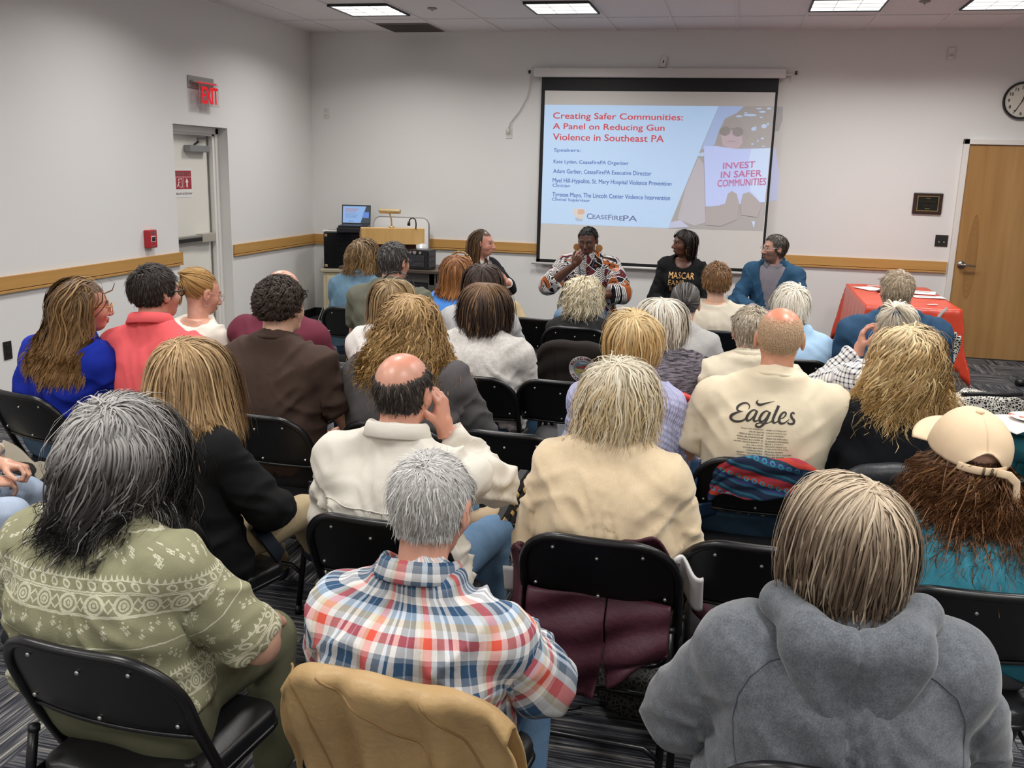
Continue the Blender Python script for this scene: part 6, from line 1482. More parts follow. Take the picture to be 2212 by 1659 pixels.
person('P4', .309, 8.40, 1.282, 'bearded person with glasses in a teal-blue blazer over a grey shirt', yaw=196, head=(50, 0, 0), sh=.235, b=1.05, hy=.03, h=.010, face=True, skin='pink', brow='#3a3029', beard='#5a4a3f',
       shirt=cloth('teal_blue_wool', '#2a4e6b', bump=.15), sleeve='long', cuff=.84, inner=(cloth('grey_dress_shirt', '#87828a'),), opening=(.115, .60, 1.0), collar=('shirt', cloth('grey_dress_shirt', '#87828a')), pants=cloth('teal_blue_wool', '#2a4e6b'),
       arms={'R': ((.27, .12, .70), (.05, .33, .665)), 'L': ((-.28, .10, .70), (-.08, .34, .63))}, hands={'R': dict(fwd=(-.9, .35, -.1), palm=(0, -.2, -1), curl=.3, fine=True)},
       legs={'R': ((.1, .03, .55), (.02, .47, .60), (-.16, .60, .42), (-.26, .64, .36)), 'L': ((-.1, .02, .53), (-.13, .43, .51), (-.13, .42, .1), (-.15, .56, .03)), 'free': True},
       hairs=short('#2f2824', '#4a423c', 1800, .06, w=.0026, vol=.14, alt='#7d746c', altf=.25, hairline=.62, crown=(0, -.4, .9)), scalp='#3a302a', seed=44)
# two people mostly beyond the frame edges
person('E1', 1.75, 4.64, 1.25, 'person in teal trousers with a paper plate on the lap, at right frame edge', yaw=-56, head=(20, 0, 0), sh=.205, b=1.1, hy=.03, h=.013, shirt=cloth('plum_top', '#5a3a4a'), pants=cloth('teal_trousers', '#2f6f7a'), hairs=bob('#5a4634', '#6d5640', 700, .22, w=.004), scalp='#5a4634', seed=45,
       legs={'L': ((-.095, .02, .535), (-.10, .47, .53), (-.09, .50, .10), (-.10, .64, .03)), 'R': ((.095, .02, .535), (.13, .45, .53), (.13, .45, .10), (.15, .59, .03))})
person('C5', -2.86, 2.62, 1.24, 'person in washed jeans and a floral ruffled sleeve, cut by the left frame edge', yaw=62, head=(0, 0, 0), sh=.195, b=1.0, hy=.03, h=.011, shirt=floral('cream_floral', '#ddd3c0', ['#b9a58c', '#8f9bb0', '#c9b7a8'], 34), off=.03, pants=LJEANS, cuff=.86,
       arms={'L': ((-.22, .12, .70), (-.05, .37, .655)), 'R': ((.24, .12, .70), (.07, .34, .63))}, hands={'L': dict(fwd=(.25, .9, -.12), palm=(.25, -.1, -1), curl=.95, fine=True)}, hairs=bob('#6d5640', '#80664a', 700, .22, w=.004), scalp='#6d5640', seed=46)
# ------------------------------------------------------------------ chairs under people, and the empty ones
for _k, _l in (('D1', 'black folding chair under the person in the sage printed top, nearest at left'), ('D2', 'black folding chair under the plaid shirt, draped with the tan jacket'), ('D3', 'black folding chair under the person in the grey hooded sweatshirt'),
               ('C1', 'black folding chair under the person in the black cardigan'), ('C2', 'black folding chair under the person in the off-white shirt'), ('C3', 'black folding chair under the cream sweater, with the maroon jacket on it'), ('C4', 'black folding chair under the person in the baseball cap'),
               ('B1', 'black folding chair under the person in the royal blue top, by the left wall'), ('B2', 'black folding chair under the person in the coral polo'), ('B5', 'black folding chair under the person in the plain brown t-shirt'), ('B7', 'black folding chair under the charcoal sweatshirt with long curls'),
               ('B10', 'black folding chair under the person in the lavender sweater'), ('B12', 'black folding chair under the cream team t-shirt, with the patterned jacket'), ('B13', 'black folding chair under the golden curls and black hooded top'),
               ('B3', 'black folding chair under the blonde ponytail and white top'), ('B4', 'black folding chair under the older person in maroon'), ('B6', 'black folding chair under the person in the white shirt'), ('B8', 'black folding chair under the heather grey fleece and brown bob'),
               ('B9', 'black folding chair under the dark striated top'), ('B11', 'black folding chair under the cream jacket, behind the bald head'), ('A10', 'black folding chair under the person in the gingham shirt'),
               ('A2', 'black folding chair under the olive-grey t-shirt'), ('A4', 'black folding chair under the light grey sweatshirt and long dark hair'), ('A6', 'black folding chair under the pale grey top and dark ponytail'), ('A8', 'black folding chair under the fluffy white hair and pale blue top'), ('A9', 'black folding chair under the dark denim jacket by the red table'),
               ('A1', 'black folding chair under the faded denim jacket'), ('A3', 'black folding chair under the bright blue print top'), ('A5', 'black folding chair under the black t-shirt and cream curls'), ('A7', 'black folding chair under the cream scoop-neck top'),
               ('P1', 'black folding chair under the panelist in the black blazer'), ('P2', 'black folding chair under the panelist in the geometric tunic'), ('P3', 'black folding chair under the panelist in the black lettered top'), ('P4', 'black folding chair under the panelist in the teal-blue blazer'),
               ('E1', 'black folding chair under the person in teal trousers at the right edge'), ('C5', 'black folding chair under the person in washed jeans at the left edge')): seat_of(_k, _l, .07 if _k == 'D1' else 0.0)
chair(-1.26, 6.12, 2, 'empty black folding chair in front of the tunic panelist, beside the black t-shirt')
VC = chair(-.86, 5.28, 2, 'black folding chair wearing the dark brown vest')
GC = chair(-.76, 4.30, 2, 'empty black folding chair holding the clear plastic cup')
MC = chair(-.80, 3.36, 2, 'empty black folding chair holding the olive leather bag')
EC = chair(.13, 2.50, 0, 'empty black folding chair holding the white laptop, beside the maroon jacket')
RC = chair(1.17, 3.42, -6, 'black folding chair holding the black bag at the right edge')
def on(ch, p):
    a = ch.rotation_euler.z; x, y, z = p; return (ch.location.x + x * math.cos(a) - y * math.sin(a), ch.location.y + x * math.sin(a) + y * math.cos(a), z)

# ------------------------------------------------------------------ things worn
def bvh_of(o): return BVHTree.FromPolygons([v.co for v in o.data.vertices], [tuple(p.vertices) for p in o.data.polygons])
def project(bv, P2, side=-1, off=.0016):
    """points (x,z) pressed on the surface from behind (-1) or the front (+1)"""
    out = np.zeros((len(P2), 3)); last = 0.0
    for i, (x, z) in enumerate(P2):
        hit = bv.ray_cast(Vector((x, side * 1.0, z)), Vector((0, -side, 0)))
        y = hit[0].y if hit[0] else last; last = y; out[i] = (x, y + side * off, z)
    return out
def seam(i, obj, pts, r=.0016, m=None, side=-1, name='seam'):
    bv = bvh_of(obj); P = np.array(pts, float); t = np.linspace(0, 1, 40); tt = np.linspace(0, 1, len(P)); Q = np.stack([np.interp(t, tt, P[:, k]) for k in (0, 1)], 1)
    return MB().tube(project(bv, Q, side, r * .2), r, 6).build(name, m or obj.data.materials[0], obj, smooth=True)

# team t-shirt: swoosh mark, script word, two columns of names
i = PEOPLE['B12']; bv = bvh_of(i['shirt']); zN = i['zN']; INK = mat('print_charcoal', '#3a3533', .8)
def ribbon(pts, wds, n=10):
    P = np.array(pts, float); k = len(P); t = np.arange(k); tf = np.linspace(0, k - 1, (k - 1) * n + 1)
    def cr(A):
        A = np.asarray(A, float); out = []
        for u in tf:
            a = min(int(u), k - 2); f = u - a; p0, p1, p2, p3 = A[max(a - 1, 0)], A[a], A[a + 1], A[min(a + 2, k - 1)]
            out.append(.5 * ((2 * p1) + (-p0 + p2) * f + (2 * p0 - 5 * p1 + 4 * p2 - p3) * f * f + (-p0 + 3 * p1 - 3 * p2 + p3) * f ** 3))
        return np.array(out)
    Q = cr(P); W = cr(np.array(wds, float)[:, None])[:, 0]; T = np.gradient(Q, axis=0); T /= np.linalg.norm(T, axis=1)[:, None] + 1e-9; N = np.stack([-T[:, 1], T[:, 0]], 1)
    m_ = len(Q); V = np.concatenate([Q + N * W[:, None] / 2, Q - N * W[:, None] / 2]); return V, [(a, a + 1, a + 1 + m_, a + m_) for a in range(m_ - 1)]
STROKES = [  # script word traced in a 1000 x 350 box, y down
    ([(275, 85), (285, 40), (240, 8), (165, 25), (100, 75), (105, 118), (165, 128), (190, 126)], [10, 18, 20, 26, 34, 26, 14, 8]),
    ([(178, 126), (110, 145), (30, 190), (5, 235), (40, 275), (120, 280), (205, 250), (262, 195)], [8, 24, 40, 44, 36, 34, 26, 14]),
    ([(395, 100), (350, 92), (290, 135), (252, 205), (265, 246), (310, 235), (365, 170), (398, 105)], [18, 22, 34, 40, 36, 22, 16, 20]),
    ([(412, 100), (385, 170), (365, 225), (385, 248), (430, 232), (470, 195)], [30, 34, 36, 30, 18, 12]),
    ([(590, 100), (545, 92), (490, 135), (455, 205), (470, 246), (515, 232), (562, 170), (595, 105)], [18, 22, 34, 40, 36, 22, 16, 20]),
    ([(612, 100), (575, 190), (530, 270), (470, 325), (410, 318), (415, 280), (480, 268), (560, 262), (640, 225), (690, 170)], [30, 34, 34, 32, 30, 18, 14, 14, 14, 12]),
    ([(735, 5), (700, 90), (662, 190), (668, 240), (712, 240), (760, 200)], [44, 42, 40, 36, 20, 12]),
    ([(745, 190), (820, 165), (855, 115), (830, 90), (785, 120), (755, 190), (775, 245), (840, 240), (905, 190)], [12, 16, 26, 24, 32, 40, 36, 24, 12]),
    ([(985, 112), (965, 92), (935, 112), (945, 160), (985, 205), (975, 245), (915, 252), (890, 228)], [20, 24, 30, 36, 38, 34, 24, 30])]
b = MB(); x0, x1, zt = -.112, .108, zN - .052; sc_ = (x1 - x0) / 1000
for pts, wds in STROKES:
    V, Fq = ribbon([(x0 + px * sc_, zt - py * sc_ * 1.05) for px, py in pts], [q * sc_ for q in wds]); b.add(project(bv, V, -1, .0030), Fq)
V, Fq = ribbon([(-.020, zt + .012), (-.026, zt + .004), (-.016, zt - .003), (.005, zt + .003), (.035, zt + .0125)], [.001, .006, .0085, .005, .0008]); b.add(project(bv, V, -1, .0030), Fq)
b.build('script_lettering', INK, i['shirt'])
LEFT = ['SAQUON BARKLEY', 'ZACK BAUN', 'MEKHI BECTON SR', 'REED BLANKENSHIP', 'THOMAS BOOKER IV', 'JAMES BRADBERRY IV', 'A.J. BROWN', 'SYDNEY BROWN', 'OREN BURKS', 'GRANT CALCATERRA', 'PARRIS CAMPBELL', 'JALEN CARTER', 'LEWIS CINE', "Le'RAVEN CLARK", 'BRITAIN COVEY', 'JORDAN DAVIS', 'NAKOBE DEAN', 'COOPER DeJEAN', 'LANDON DICKERSON', 'JAHAN DOTSON', 'JACK DRISCOLL', 'JAKE ELLIOTT', 'KENNETH GAINWELL']
RIGHT = ['FRED JOHNSON', 'LANE JOHNSON', 'CAM JURGENS', 'TREVOR KEEGAN', 'DARIAN KINNARD', 'RICK LOVATO', 'AVONTE MADDOX', 'JORDAN MAILATA', 'BRADEN MANN', 'TRISTIN McCOLLUM', 'TANNER McKEE', 'QUINYON MITCHELL', 'MORO OJOMO', 'KENNY PICKETT', 'ELI RICKS', 'KELEE RINGO', 'ISAIAH RODGERS', 'WILL SHIPLEY', 'DARIUS SLAY JR', 'AINIAS SMITH', 'DeVONTA SMITH', 'NOLAN SMITH JR', 'TYLER STEEN', 'JOSH SWEAT']
b = MB(); z0, dz = zt - .082, .0093
for col, names in ((0, LEFT), (1, RIGHT)):
    for r_, s_ in enumerate(names):
        wd = .0052 * len(s_) * 1.08; xa = (.006 - wd) if col == 0 else .014
        P, Fq = fit_text(s_, xa, xa + wd, z0 - r_ * dz - .0048, z0 - r_ * dz, .015, 1); b.add(project(bv, P, -1, .0026), Fq)
b.build('name_lettering', INK, i['shirt'])
# gold lettering on the black top
i = PEOPLE['P3']; bv = bvh_of(i['shirt']); zN = i['zN']; b = MB()
for s_, xa, xb, zb_, zt_ in (('MASCAR', .105, -.115, -.155, -.10), ('EANS', .105, -.03, -.215, -.168), ('ROYA', .09, -.035, -.268, -.225)):
    P, Fq = fit_text(s_, 0, 1, zN + zb_, zN + zt_, .02, 2); P[:, 0] = xa + P[:, 0] * (xb - xa); b.add(project(bv, P, 1, .003), Fq)
b.build('lettering', mat('foil_gold', '#cfa169', .35, .4), i['shirt'])
M_GOLD = mat('gold_metal', '#d2a45c', .3, .8); M_SILV = mat('silver_metal', '#c9c9c9', .25, .9); M_BLK = mat('black_acetate', '#121214', .25)
def earring(i, s, r, z, m, wd=.0016, disc=False):
    c = head_pt(i, (s * .086, -.004, -.055)); b = MB()
    if disc:
        T_ = Matrix.Translation(Vector((c[0] + s * .012, c[1] + .005, c[2] - r)))
        b.ell((0, 0, 0), (r, .004, r), 16, T_)
    else:
        an = np.linspace(0, 2 * PI, 24, endpoint=False); b.tube([(c[0] + r * math.sin(t) * .5, c[1] + r * math.sin(t) * .8, c[2] - r + r * math.cos(t)) for t in an], wd, 6, closed=True)
    return b.build('earring', m, i['body'], smooth=True)
for s in (-1, 1): earring(PEOPLE['P3'], s, .034, 0, M_GOLD); earring(PEOPLE['P2'], s, .032, 0, mat('wooden_disc', '#a8763f', .5), disc=True)
earring(PEOPLE['P1'], 1, .012, 0, M_GOLD); earring(PEOPLE['B3'], 1, .016, 0, M_SILV, .001)
glasses(PEOPLE['P4'], M_SILV, .019); glasses(PEOPLE['B1'], M_GOLD, .024, .0014); glasses(PEOPLE['B2'], M_BLK, .022, .003); glasses(PEOPLE['B3'], mat('rose_metal', '#caa08c', .3, .7), .022, .0013); glasses(PEOPLE['A7'], M_BLK, .02); glasses(PEOPLE['A2'], M_BLK, .019); glasses(PEOPLE['D1'], M_GOLD, .022, .002)
# lanyard with badge, name tag
i = PEOPLE['P2']; bv = bvh_of(i['shirt']); zN = i['zN']; P = project(bv, np.array([(x, z) for x, z in zip(np.linspace(.075, .006, 14), np.linspace(zN + .0, zN - .25, 14))]), 1, .004); P2_ = P * [-1, 1, 1]
b = MB(); b.tube(P, .005, 6); b.tube(P2_, .005, 6); b.build('lanyard', mat('lanyard_grey', '#4d4f66', .7), i['body'], smooth=True)
c = P[-1]; MB().box(-.022, .022, c[1], c[1] + .004, c[2] - .06, c[2], .002).build('badge', M_PAPER, i['body'])
i = PEOPLE['P4']; bv = bvh_of(i['shirt']); zN = i['zN']; c = project(bv, np.array([(-.115, zN - .19)]), 1, .004)[0]
b = MB().box(c[0] - .037, c[0] + .037, c[1] - .002, c[1] + .004, c[2] - .013, c[2] + .013, .002); b.mi = 1; b.box(c[0] - .026, c[0] + .026, c[1] + .004, c[1] + .005, c[2] - .003, c[2] + .003); b.build('name_tag', [M_WHITEP, mat('tag_ink', '#8a5a58', .5)], i['body'])
b = MB()
for k in range(4):
    c = project(bvh_of(i['body'].children[0]), np.array([(0, zN - .09 - k * .075)]), 1, .002)[0]; b.ell(tuple(c), (.006, .003, .006), 10)
b.build('button', M_WHITEP, i['body'])
# head bands, ties, cap, raised sunglasses
def arc_over(i, y0, r, m, name, tilt=0, a0=-80, a1=80, flat=None, grow=1.12):
    P = [head_pt(i, (CR[0] * grow * math.sin(math.radians(t)), y0 + tilt * math.cos(math.radians(t)), CR[2] * grow * math.cos(math.radians(t)))) for t in np.linspace(a0, a1, 26)]
    return MB().tube(P, r, 8, flat=flat).build(name, m, i['body'], smooth=True)
arc_over(PEOPLE['A3'], .03, .008, bag_mat('tortoiseshell', '#3b2416', '#c2a069', 70), 'headband', grow=1.22)
i = PEOPLE['B6']; arc_over(i, .05, .003, M_BLK, 'sunglasses', grow=1.34, a0=-55, a1=70)
def tie(i, p, r, m, name): return MB().ell((0, 0, 0), (r, r, r * .8), 14, Matrix.Translation(Vector(head_pt(i, p).tolist()))).build(name, m, i['body'], smooth=True)
tie(PEOPLE['B3'], (0, -.112, .03), .016, M_BLK, 'hair_tie'); tie(PEOPLE['A6'], (0, -.118, -.005), .015, M_SILV, 'hair_tie')
tie(PEOPLE['A10'], (-.03, -.108, .055), .022, floral('blue_scrunchie', '#2b4f86', ['#16305c', '#5b50c8', '#3d6a9c'], 60), 'scrunchie')
# cream baseball cap
i = PEOPLE['C4']; M_CAP = cloth('cap_twill', '#e3c9a8', bump=.15)
def capfn(U, V):
    a = (U * 2 - 1) * PI; e = V * PI / 2; rx, ry, rz = .098, .116, .106
    x = rx * np.cos(e) ** .85 * np.sin(a); y = -.008 + ry * np.cos(e) ** .85 * np.cos(a); z = -.012 + rz * np.sin(e)
    seam_ = .0018 * np.exp(-((((a / (PI / 3)) + .5) % 1 - .5) / .06) ** 2); k = 1 - seam_ / .1
    x, y = x * k, y * k
    back = np.clip((np.abs(a) - 2.55) / .5, 0, 1)          # arched opening at the back
    z = np.where(V < .34, z + np.clip(.052 - z - .012, 0, 1) * back * (1 - V / .34) ** .5, z)
    dent = .004 * np.sin(a * 3 + 1) * np.sin(e * 2)
    q = np.stack([x * (1 + dent / .1), y * (1 + dent / .1), z], -1); q = q @ i['Rh'].T * i['hs'] + i['HC']; return q[..., 0], q[..., 1], q[..., 2]
MB().grid(capfn, 97, 25, .003).build('baseball_cap', M_CAP, i['body'], smooth=True); CAPO = i['body'].children[-1]
def brim(U, V):
    a = (U - .5) * 2.6; x = .100 * np.sin(a) * (1 + V * .22); y = -.008 + .117 * np.cos(a) + V * (.082 * np.cos(a * .75) + .012); z = -.012 - V * .006 - .016 * np.sin(a) ** 2 * V
    q = np.stack([x, y, z], -1) @ i['Rh'].T * i['hs'] + i['HC']; return q[..., 0], q[..., 1], q[..., 2]
MB().grid(brim, 25, 8, .004).build('cap_brim', M_CAP, CAPO, smooth=True)
MB().ell((0, 0, 0), (.011, .011, .006), 12, Matrix.Translation(Vector(head_pt(i, (0, -.008, .098)).tolist()))).build('cap_button', M_CAP, CAPO, smooth=True)
b = MB(); b.tube([head_pt(i, (.102 * math.sin(t), -.008 - .120 * math.cos(t), -.010)) for t in np.linspace(-.62, .62, 14)], .011, 8, flat=.22); b.tube([head_pt(i, p) for p in ((.03, -.128, -.010), (.06, -.128, -.014), (.085, -.125, -.035), (.095, -.125, -.075), (.096, -.128, -.095))], .011, 8, flat=.22)
b.build('cap_strap', M_CAP, CAPO, smooth=True)
b = MB()
for dx in (-.004, .016): b.tube([head_pt(i, (dx, -.132, .002)), head_pt(i, (dx, -.134, -.024))], .003, 6)
b.build('cap_buckle', mat('buckle_bronze', '#6d5f50', .35, .7), CAPO, smooth=True)
b = MB()
for t, e_ in ((-2.2, .62), (2.2, .62), (-1.2, .62), (1.2, .62)): b.ell((0, 0, 0), (.004, .004, .004), 8, Matrix.Translation(Vector(head_pt(i, (.099 * math.cos(e_) * math.sin(t), -.008 + .117 * math.cos(e_) * math.cos(t), -.012 + .108 * math.sin(e_))).tolist())))
b.build('cap_eyelet', mat('eyelet_cream', '#efdcc0', .6), CAPO, smooth=True)
# hoods lying on the back
def hood(i, m, drop=.17, wd=.115, h=.007, r=.036):
    nb, zN = i['nb'], i['zN']; yb = -.10
    G = Field((nb[0] - .2, -.26, zN - .26), (nb[0] + .2, .16, zN + .13), h); A = G.new()
    ptsL = [(-.075, .085, zN - .035), (-.115, .03, zN + .02), (-.122, -.035, zN + .045), (-.085, -.105, zN + .035), (0, -.135, zN + .012)]
    for s in (-1, 1):
        pp = [np.array([nb[0] + s * -p[0], p[1], p[2]]) for p in ptsL]
        for a, c_ in zip(pp[:-1], pp[1:]): G.put(A, Cap(a, c_, r, r), .02)
        G.put(A, Cap((nb[0] + s * wd * .85, yb - .02, zN + .0), (nb[0] + s * .012, yb - .045, zN - drop), .040, .030), .035)
    G.put(A, Ell((nb[0], yb - .025, zN - .04), (wd * .75, .034, .08)), .04)
    x, y, z = G.ax[0][:, None, None], G.ax[1][None, :, None], G.ax[2][None, None, :]
    A = -smin(-A, Ell((nb[0], -.01, zN + .07), (.088, .088, .062))(x, y, z), .012); A = -smin(-A, Ell((nb[0], -.085, zN + .07), (.055, .04, .035))(x, y, z), .015)
    V, Fq = snet(A, G.lo, h); V = relax(V, Fq, 2, .5); N = vnormals(V, Fq); V = V + N * (.006 * (vnoise(V * 16) - .5) - .005 * np.exp(-((V[:, 0] - nb[0]) / .004) ** 2) * (V[:, 1] < -.09))[:, None]
    return mesh_np('hood', V, Fq, m, i['body'], True)
hood(PEOPLE['D3'], PEOPLE['D3']['shirt'].data.materials[0], .165, .105, r=.034)
# seams that show
D3 = PEOPLE['D3']; zN = D3['zN']; ms = mat('hoodie_stitch', '#4a4e54', .9)
for s in (-1, 1): seam(D3, D3['shirt'], [(s * .10, zN - .02), (s * .14, zN - .035), (s * .172, zN - .06), (s * .19, zN - .10), (s * .195, zN - .15), (s * .19, zN - .20), (s * .18, zN - .25)], .0014, ms)
D2 = PEOPLE['D2']; zN = D2['zN']; seam(D2, D2['shirt'], [(-.19, zN - .165), (0, zN - .175), (.19, zN - .165)], .0026, mat('plaid_seam', '#b9b2ae', .9))
C2 = PEOPLE['C2']; zN = C2['zN']; mw = mat('white_seam', '#cfcabf', .9); seam(C2, C2['shirt'], [(-.19, zN - .155), (0, zN - .165), (.19, zN - .155)], .0026, mw)
for dx in (-.018, .018): seam(C2, C2['shirt'], [(dx, zN - .165), (dx * 1.1, zN - .40)], .0024, mw)
B5 = PEOPLE['B5']; zN = B5['zN']
# hiking boot of the crossed leg
i = PEOPLE['C2']
tdir = unit(np.array([.16, .80, .52])); sdir = unit(np.array([.86, -.22, .10]) - tdir * (tdir @ np.array([.86, -.22, .10]))); wdir = np.cross(-sdir, tdir)
BM = Matrix([[tdir[k], wdir[k], -sdir[k]] for k in range(3)]).to_4x4(); BM.translation = Vector((.185, .50, .575))
foot = [(-.06, -.035), (-.075, 0), (-.06, .035), (0, .036), (.07, .036), (.14, .046), (.19, .036), (.212, 0), (.19, -.04), (.13, -.048), (.06, -.036), (0, -.034)]
b = MB().prism(foot, -.012, .02, 'z', BM); b.mi = 1
for (x, y) in ((-.045, -.014), (-.045, .014), (-.01, 0), (.11, -.022), (.11, .018), (.145, 0), (.17, -.018), (.17, .018), (.08, 0)): b.box(x - .011, x + .011, y - .009, y + .009, -.019, -.010, .004, BM)
b.mi = 2
for (x, y) in ((-.028, -.02), (-.028, .02), (.085, -.026), (.085, .022), (.125, -.004), (.15, .026), (.02, .0), (.05, .02), (.05, -.02)): b.box(x - .008, x + .008, y - .008, y + .008, -.018, -.011, .002, BM)
G = Field((-.12, -.08, -.02), (.26, .08, .17), .006); A = G.new()
for c_ in (Cap((-.03, 0, .045), (.16, 0, .035), .042, .036), Cap((-.03, 0, .05), (-.03, 0, .13), .042, .045)): G.put(A, c_, .03)
A = np.maximum(A, .012 - G.ax[2][None, None, :]); V, Fq = snet(A, G.lo, .006); V = relax(V, Fq, 1)
bt_ = mesh_np('hiking_boot', (np.array(BM.to_3x3()) @ V.T).T + np.array(BM.translation), Fq, mat('boot_tan', '#b59e80', .8), i['body'])
b.build('boot_sole', [mat('boot_rubber', '#2b2a28', .7), M_BLACKP, mat('boot_lug_tan', '#c9a566', .6)], bt_)
b = MB()
for k in range(5): b.tube([Vector((.03 + k * .022, -.03, .07 - k * .004)), Vector((.03 + k * .022, 0, .083 - k * .006)), Vector((.03 + k * .022, .03, .07 - k * .004))], .004, 6)
o = b.build('boot_lace', mat('lace_brown', '#6f6250', .8), bt_, smooth=True); o.data.transform(BM)
# phone in the cardigan person's pocket
i = PEOPLE['C1']; o = MB().box(-.036, .036, -.004, .004, -.075, .075, .004).build('phone', M_BLK, i['body'], loc=(.205, .15, .56)); o.rotation_euler = (.5, .25, -1.2)

# ------------------------------------------------------------------ garments hung on chairs
def over_chair(name, m, ch, label, cat, wd, zf, zb, seed, thick=.006, amp=.012, gap=.016, xo=0.0, top=.0, taper=0.0, nu=60, nv=44, extra=None):
    """cloth laid over a chair back: in front down to zf, behind down to zb (chair frame)"""
    rnd = np.random.RandomState(seed); ph = rnd.rand(6) * 6.28
    zt = CH + .016 + top; L1, L2 = zt - zf, zt - zb
    def fn(U, V):
        s = V * (L1 + L2); front = s < L1
        z = np.where(front, zf + s, zt - (s - L1)); t_ = np.clip((s - L1) / .018, -1, 1)
        dn = np.clip((s - L1) / L2, 0, 1)
        x = xo + (U - .5) * 2 * wd * (1 + taper * dn) * (1 - .06 * np.exp(-((s - L1) / .05) ** 2))
        rn = np.clip(1 - (np.abs(U - .5) * 2) ** 6 * .9, 0, 1); z = z - (np.abs(U - .5) * 2) ** 5 * .085 * np.exp(-np.maximum(0, s - L1) / .35)
        y = frame_y(np.clip(z, .2, CH)) + bow(x) * .9 - gap * np.sin(t_ * PI / 2) - .006
        y = np.where(~front | (z > .62), y, y)
        fold = (np.sin(U * 23 + ph[0] + dn * 1.5) + .6 * np.sin(U * 41 + ph[1] - dn * 2) + .5 * np.sin(U * 11 + ph[2])) * amp * (.25 + .9 * dn)
        y = y - np.where(front, 0, fold + .03 * dn * dn) - .004 * np.sin(dn * 17 + U * 6 + ph[3])
        z = z + .004 * np.sin(U * 19 + ph[4]) * (1 - np.abs(t_)) + np.where(V > .97, .012 * np.sin(U * 9 + ph[5]), 0)
        if extra: x, y, z = extra(U, V, x, y, z)
        return x, y, z
    o = MB().grid(fn, nu, nv, thick).build(name, m, smooth=True); o.location = ch.location; o.rotation_euler = ch.rotation_euler
    return tag(o, label, cat)
CHAIRS = {o['label']: o for o in COL.objects if o.name.startswith('folding_chair')}
def C_(s): return [o for l, o in CHAIRS.items() if s in l][0]
def nylon(name, c, r=.45):
    B = MatB(name, c, r, 0, .35); v, x, y, z = B.coords(); B.bump(B.noise(v, 24, 3) * .8 + B.noise(v, 80, 2) * .3, .35, .01); return B.m
M_TAN = nylon('tan_nylon', '#b39467', .45)
tj = over_chair('tan_jacket', M_TAN, C_('plaid shirt'), 'tan windbreaker jacket draped over the plaid person\'s chair back', 'jacket', .255, .60, .24, 3, amp=.024, taper=.16, nu=100, nv=64, xo=.015, gap=.024, top=.008)
bv = bvh_of(tj); b = MB()
for pts in ([(-.20, .79), (-.16, .70), (-.14, .5)], [(.10, .80), (.17, .70), (.21, .60)], [(-.12, .80), (.0, .73), (.10, .66), (.12, .52)]):
    P = np.array(pts); t = np.linspace(0, 1, 30); Q = np.stack([np.interp(t, np.linspace(0, 1, len(P)), P[:, k]) for k in (0, 1)], 1); b.tube(project(bv, Q, -1, .0), .0028, 6)
b.build('seam', mat('tan_stitch', '#94744a', .6), tj, smooth=True)
# maroon jacket tucked around the chair of the cream sweater
ch = C_('cream sweater'); M_MAR = nylon('maroon_nylon', '#43202c', .5); rnd = np.random.RandomState(5)
b = MB()
def mfn(U, V):
    x = (U - .5) * .41; z = .60 - V * (.27 + .03 * np.sin(U * 4)) ; slit = np.clip((V - .62) / .38, 0, 1)
    x = x + np.where(U > .56, 1, -1) * .018 * slit * np.exp(-((U - .56) / .12) ** 2); 
    z = z + np.where(U > .56, (.03 + .10 * (U - .56) * 2) * slit, -.01 * slit)
    y = .052 - .03 * V - .02 * np.sin(V * 3) - .012 * np.sin(U * 14 + V * 5) * (.3 + V) - .008 * np.sin(V * 16 + U * 7)
    return x, y, z
NU = 50
b.grid(lambda U, V: mfn(U * .555, V), 30, 26, .004); b.grid(lambda U, V: mfn(.565 + U * .435, V), 24, 26, .004)
b.grid(lambda U, V: (-.235 - .035 * np.sin(U * PI) + .02 * V, .06 + .05 * U + .02 * np.sin(V * 6), .70 - .26 * V + .01 * np.sin(U * 9)), 12, 22, .01)
b.grid(lambda U, V: (.02 + .20 * U, .02 + .05 * V - .02 * np.sin(U * PI), CH - .06 + .085 * np.sin(U * PI) * (1 - V) + .012 * np.sin(U * 11)), 20, 8, .006)
b.mi = 1; b.grid(lambda U, V: (.20 + .085 * U, .06 + .06 * V + .02 * np.sin(U * 5), .735 - .12 * V + .015 * np.sin(U * 6) - .03 * U), 12, 12, .008)
b.grid(lambda U, V: (-.30 + .045 * U, .12 + .03 * V, .62 - .09 * V), 6, 8, .006)
b.mi = 2; b.grid(lambda U, V: (.02 + .09 * U, .045 - .01 * V, .46 - .06 * V + .03 * U), 8, 8, .004)
o = b.build('maroon_jacket', [M_MAR, mat('lining_white', '#d4d2d2', .6), mat('lining_cream', '#d8c8ae', .7)], smooth=True); o.location = ch.location; o.rotation_euler = ch.rotation_euler; tag(o, 'dark maroon jacket with white lining tucked round the cream-sweater chair', 'jacket')
# its sleeve end lying on the empty seat
b = MB(); b.grid(lambda U, V: (-.17 + .11 * V + .01 * np.sin(U * 6), .10 + .09 * np.cos(U * 2 * PI) * .35 + .06 * V, .478 + .022 * np.sin(U * 2 * PI) + .075 * (1 - V) ** 2), 20, 16, .004); b.mi = 1; b.ell((-.10, .165, .485), (.03, .022, .014), 10)
o = b.build('jacket_sleeve', [M_MAR, mat('lining_white', '#d4d2d2', .6)], smooth=True); o.location = EC.location; tag(o, 'maroon sleeve end resting on the empty seat beside the white laptop', 'sleeve')
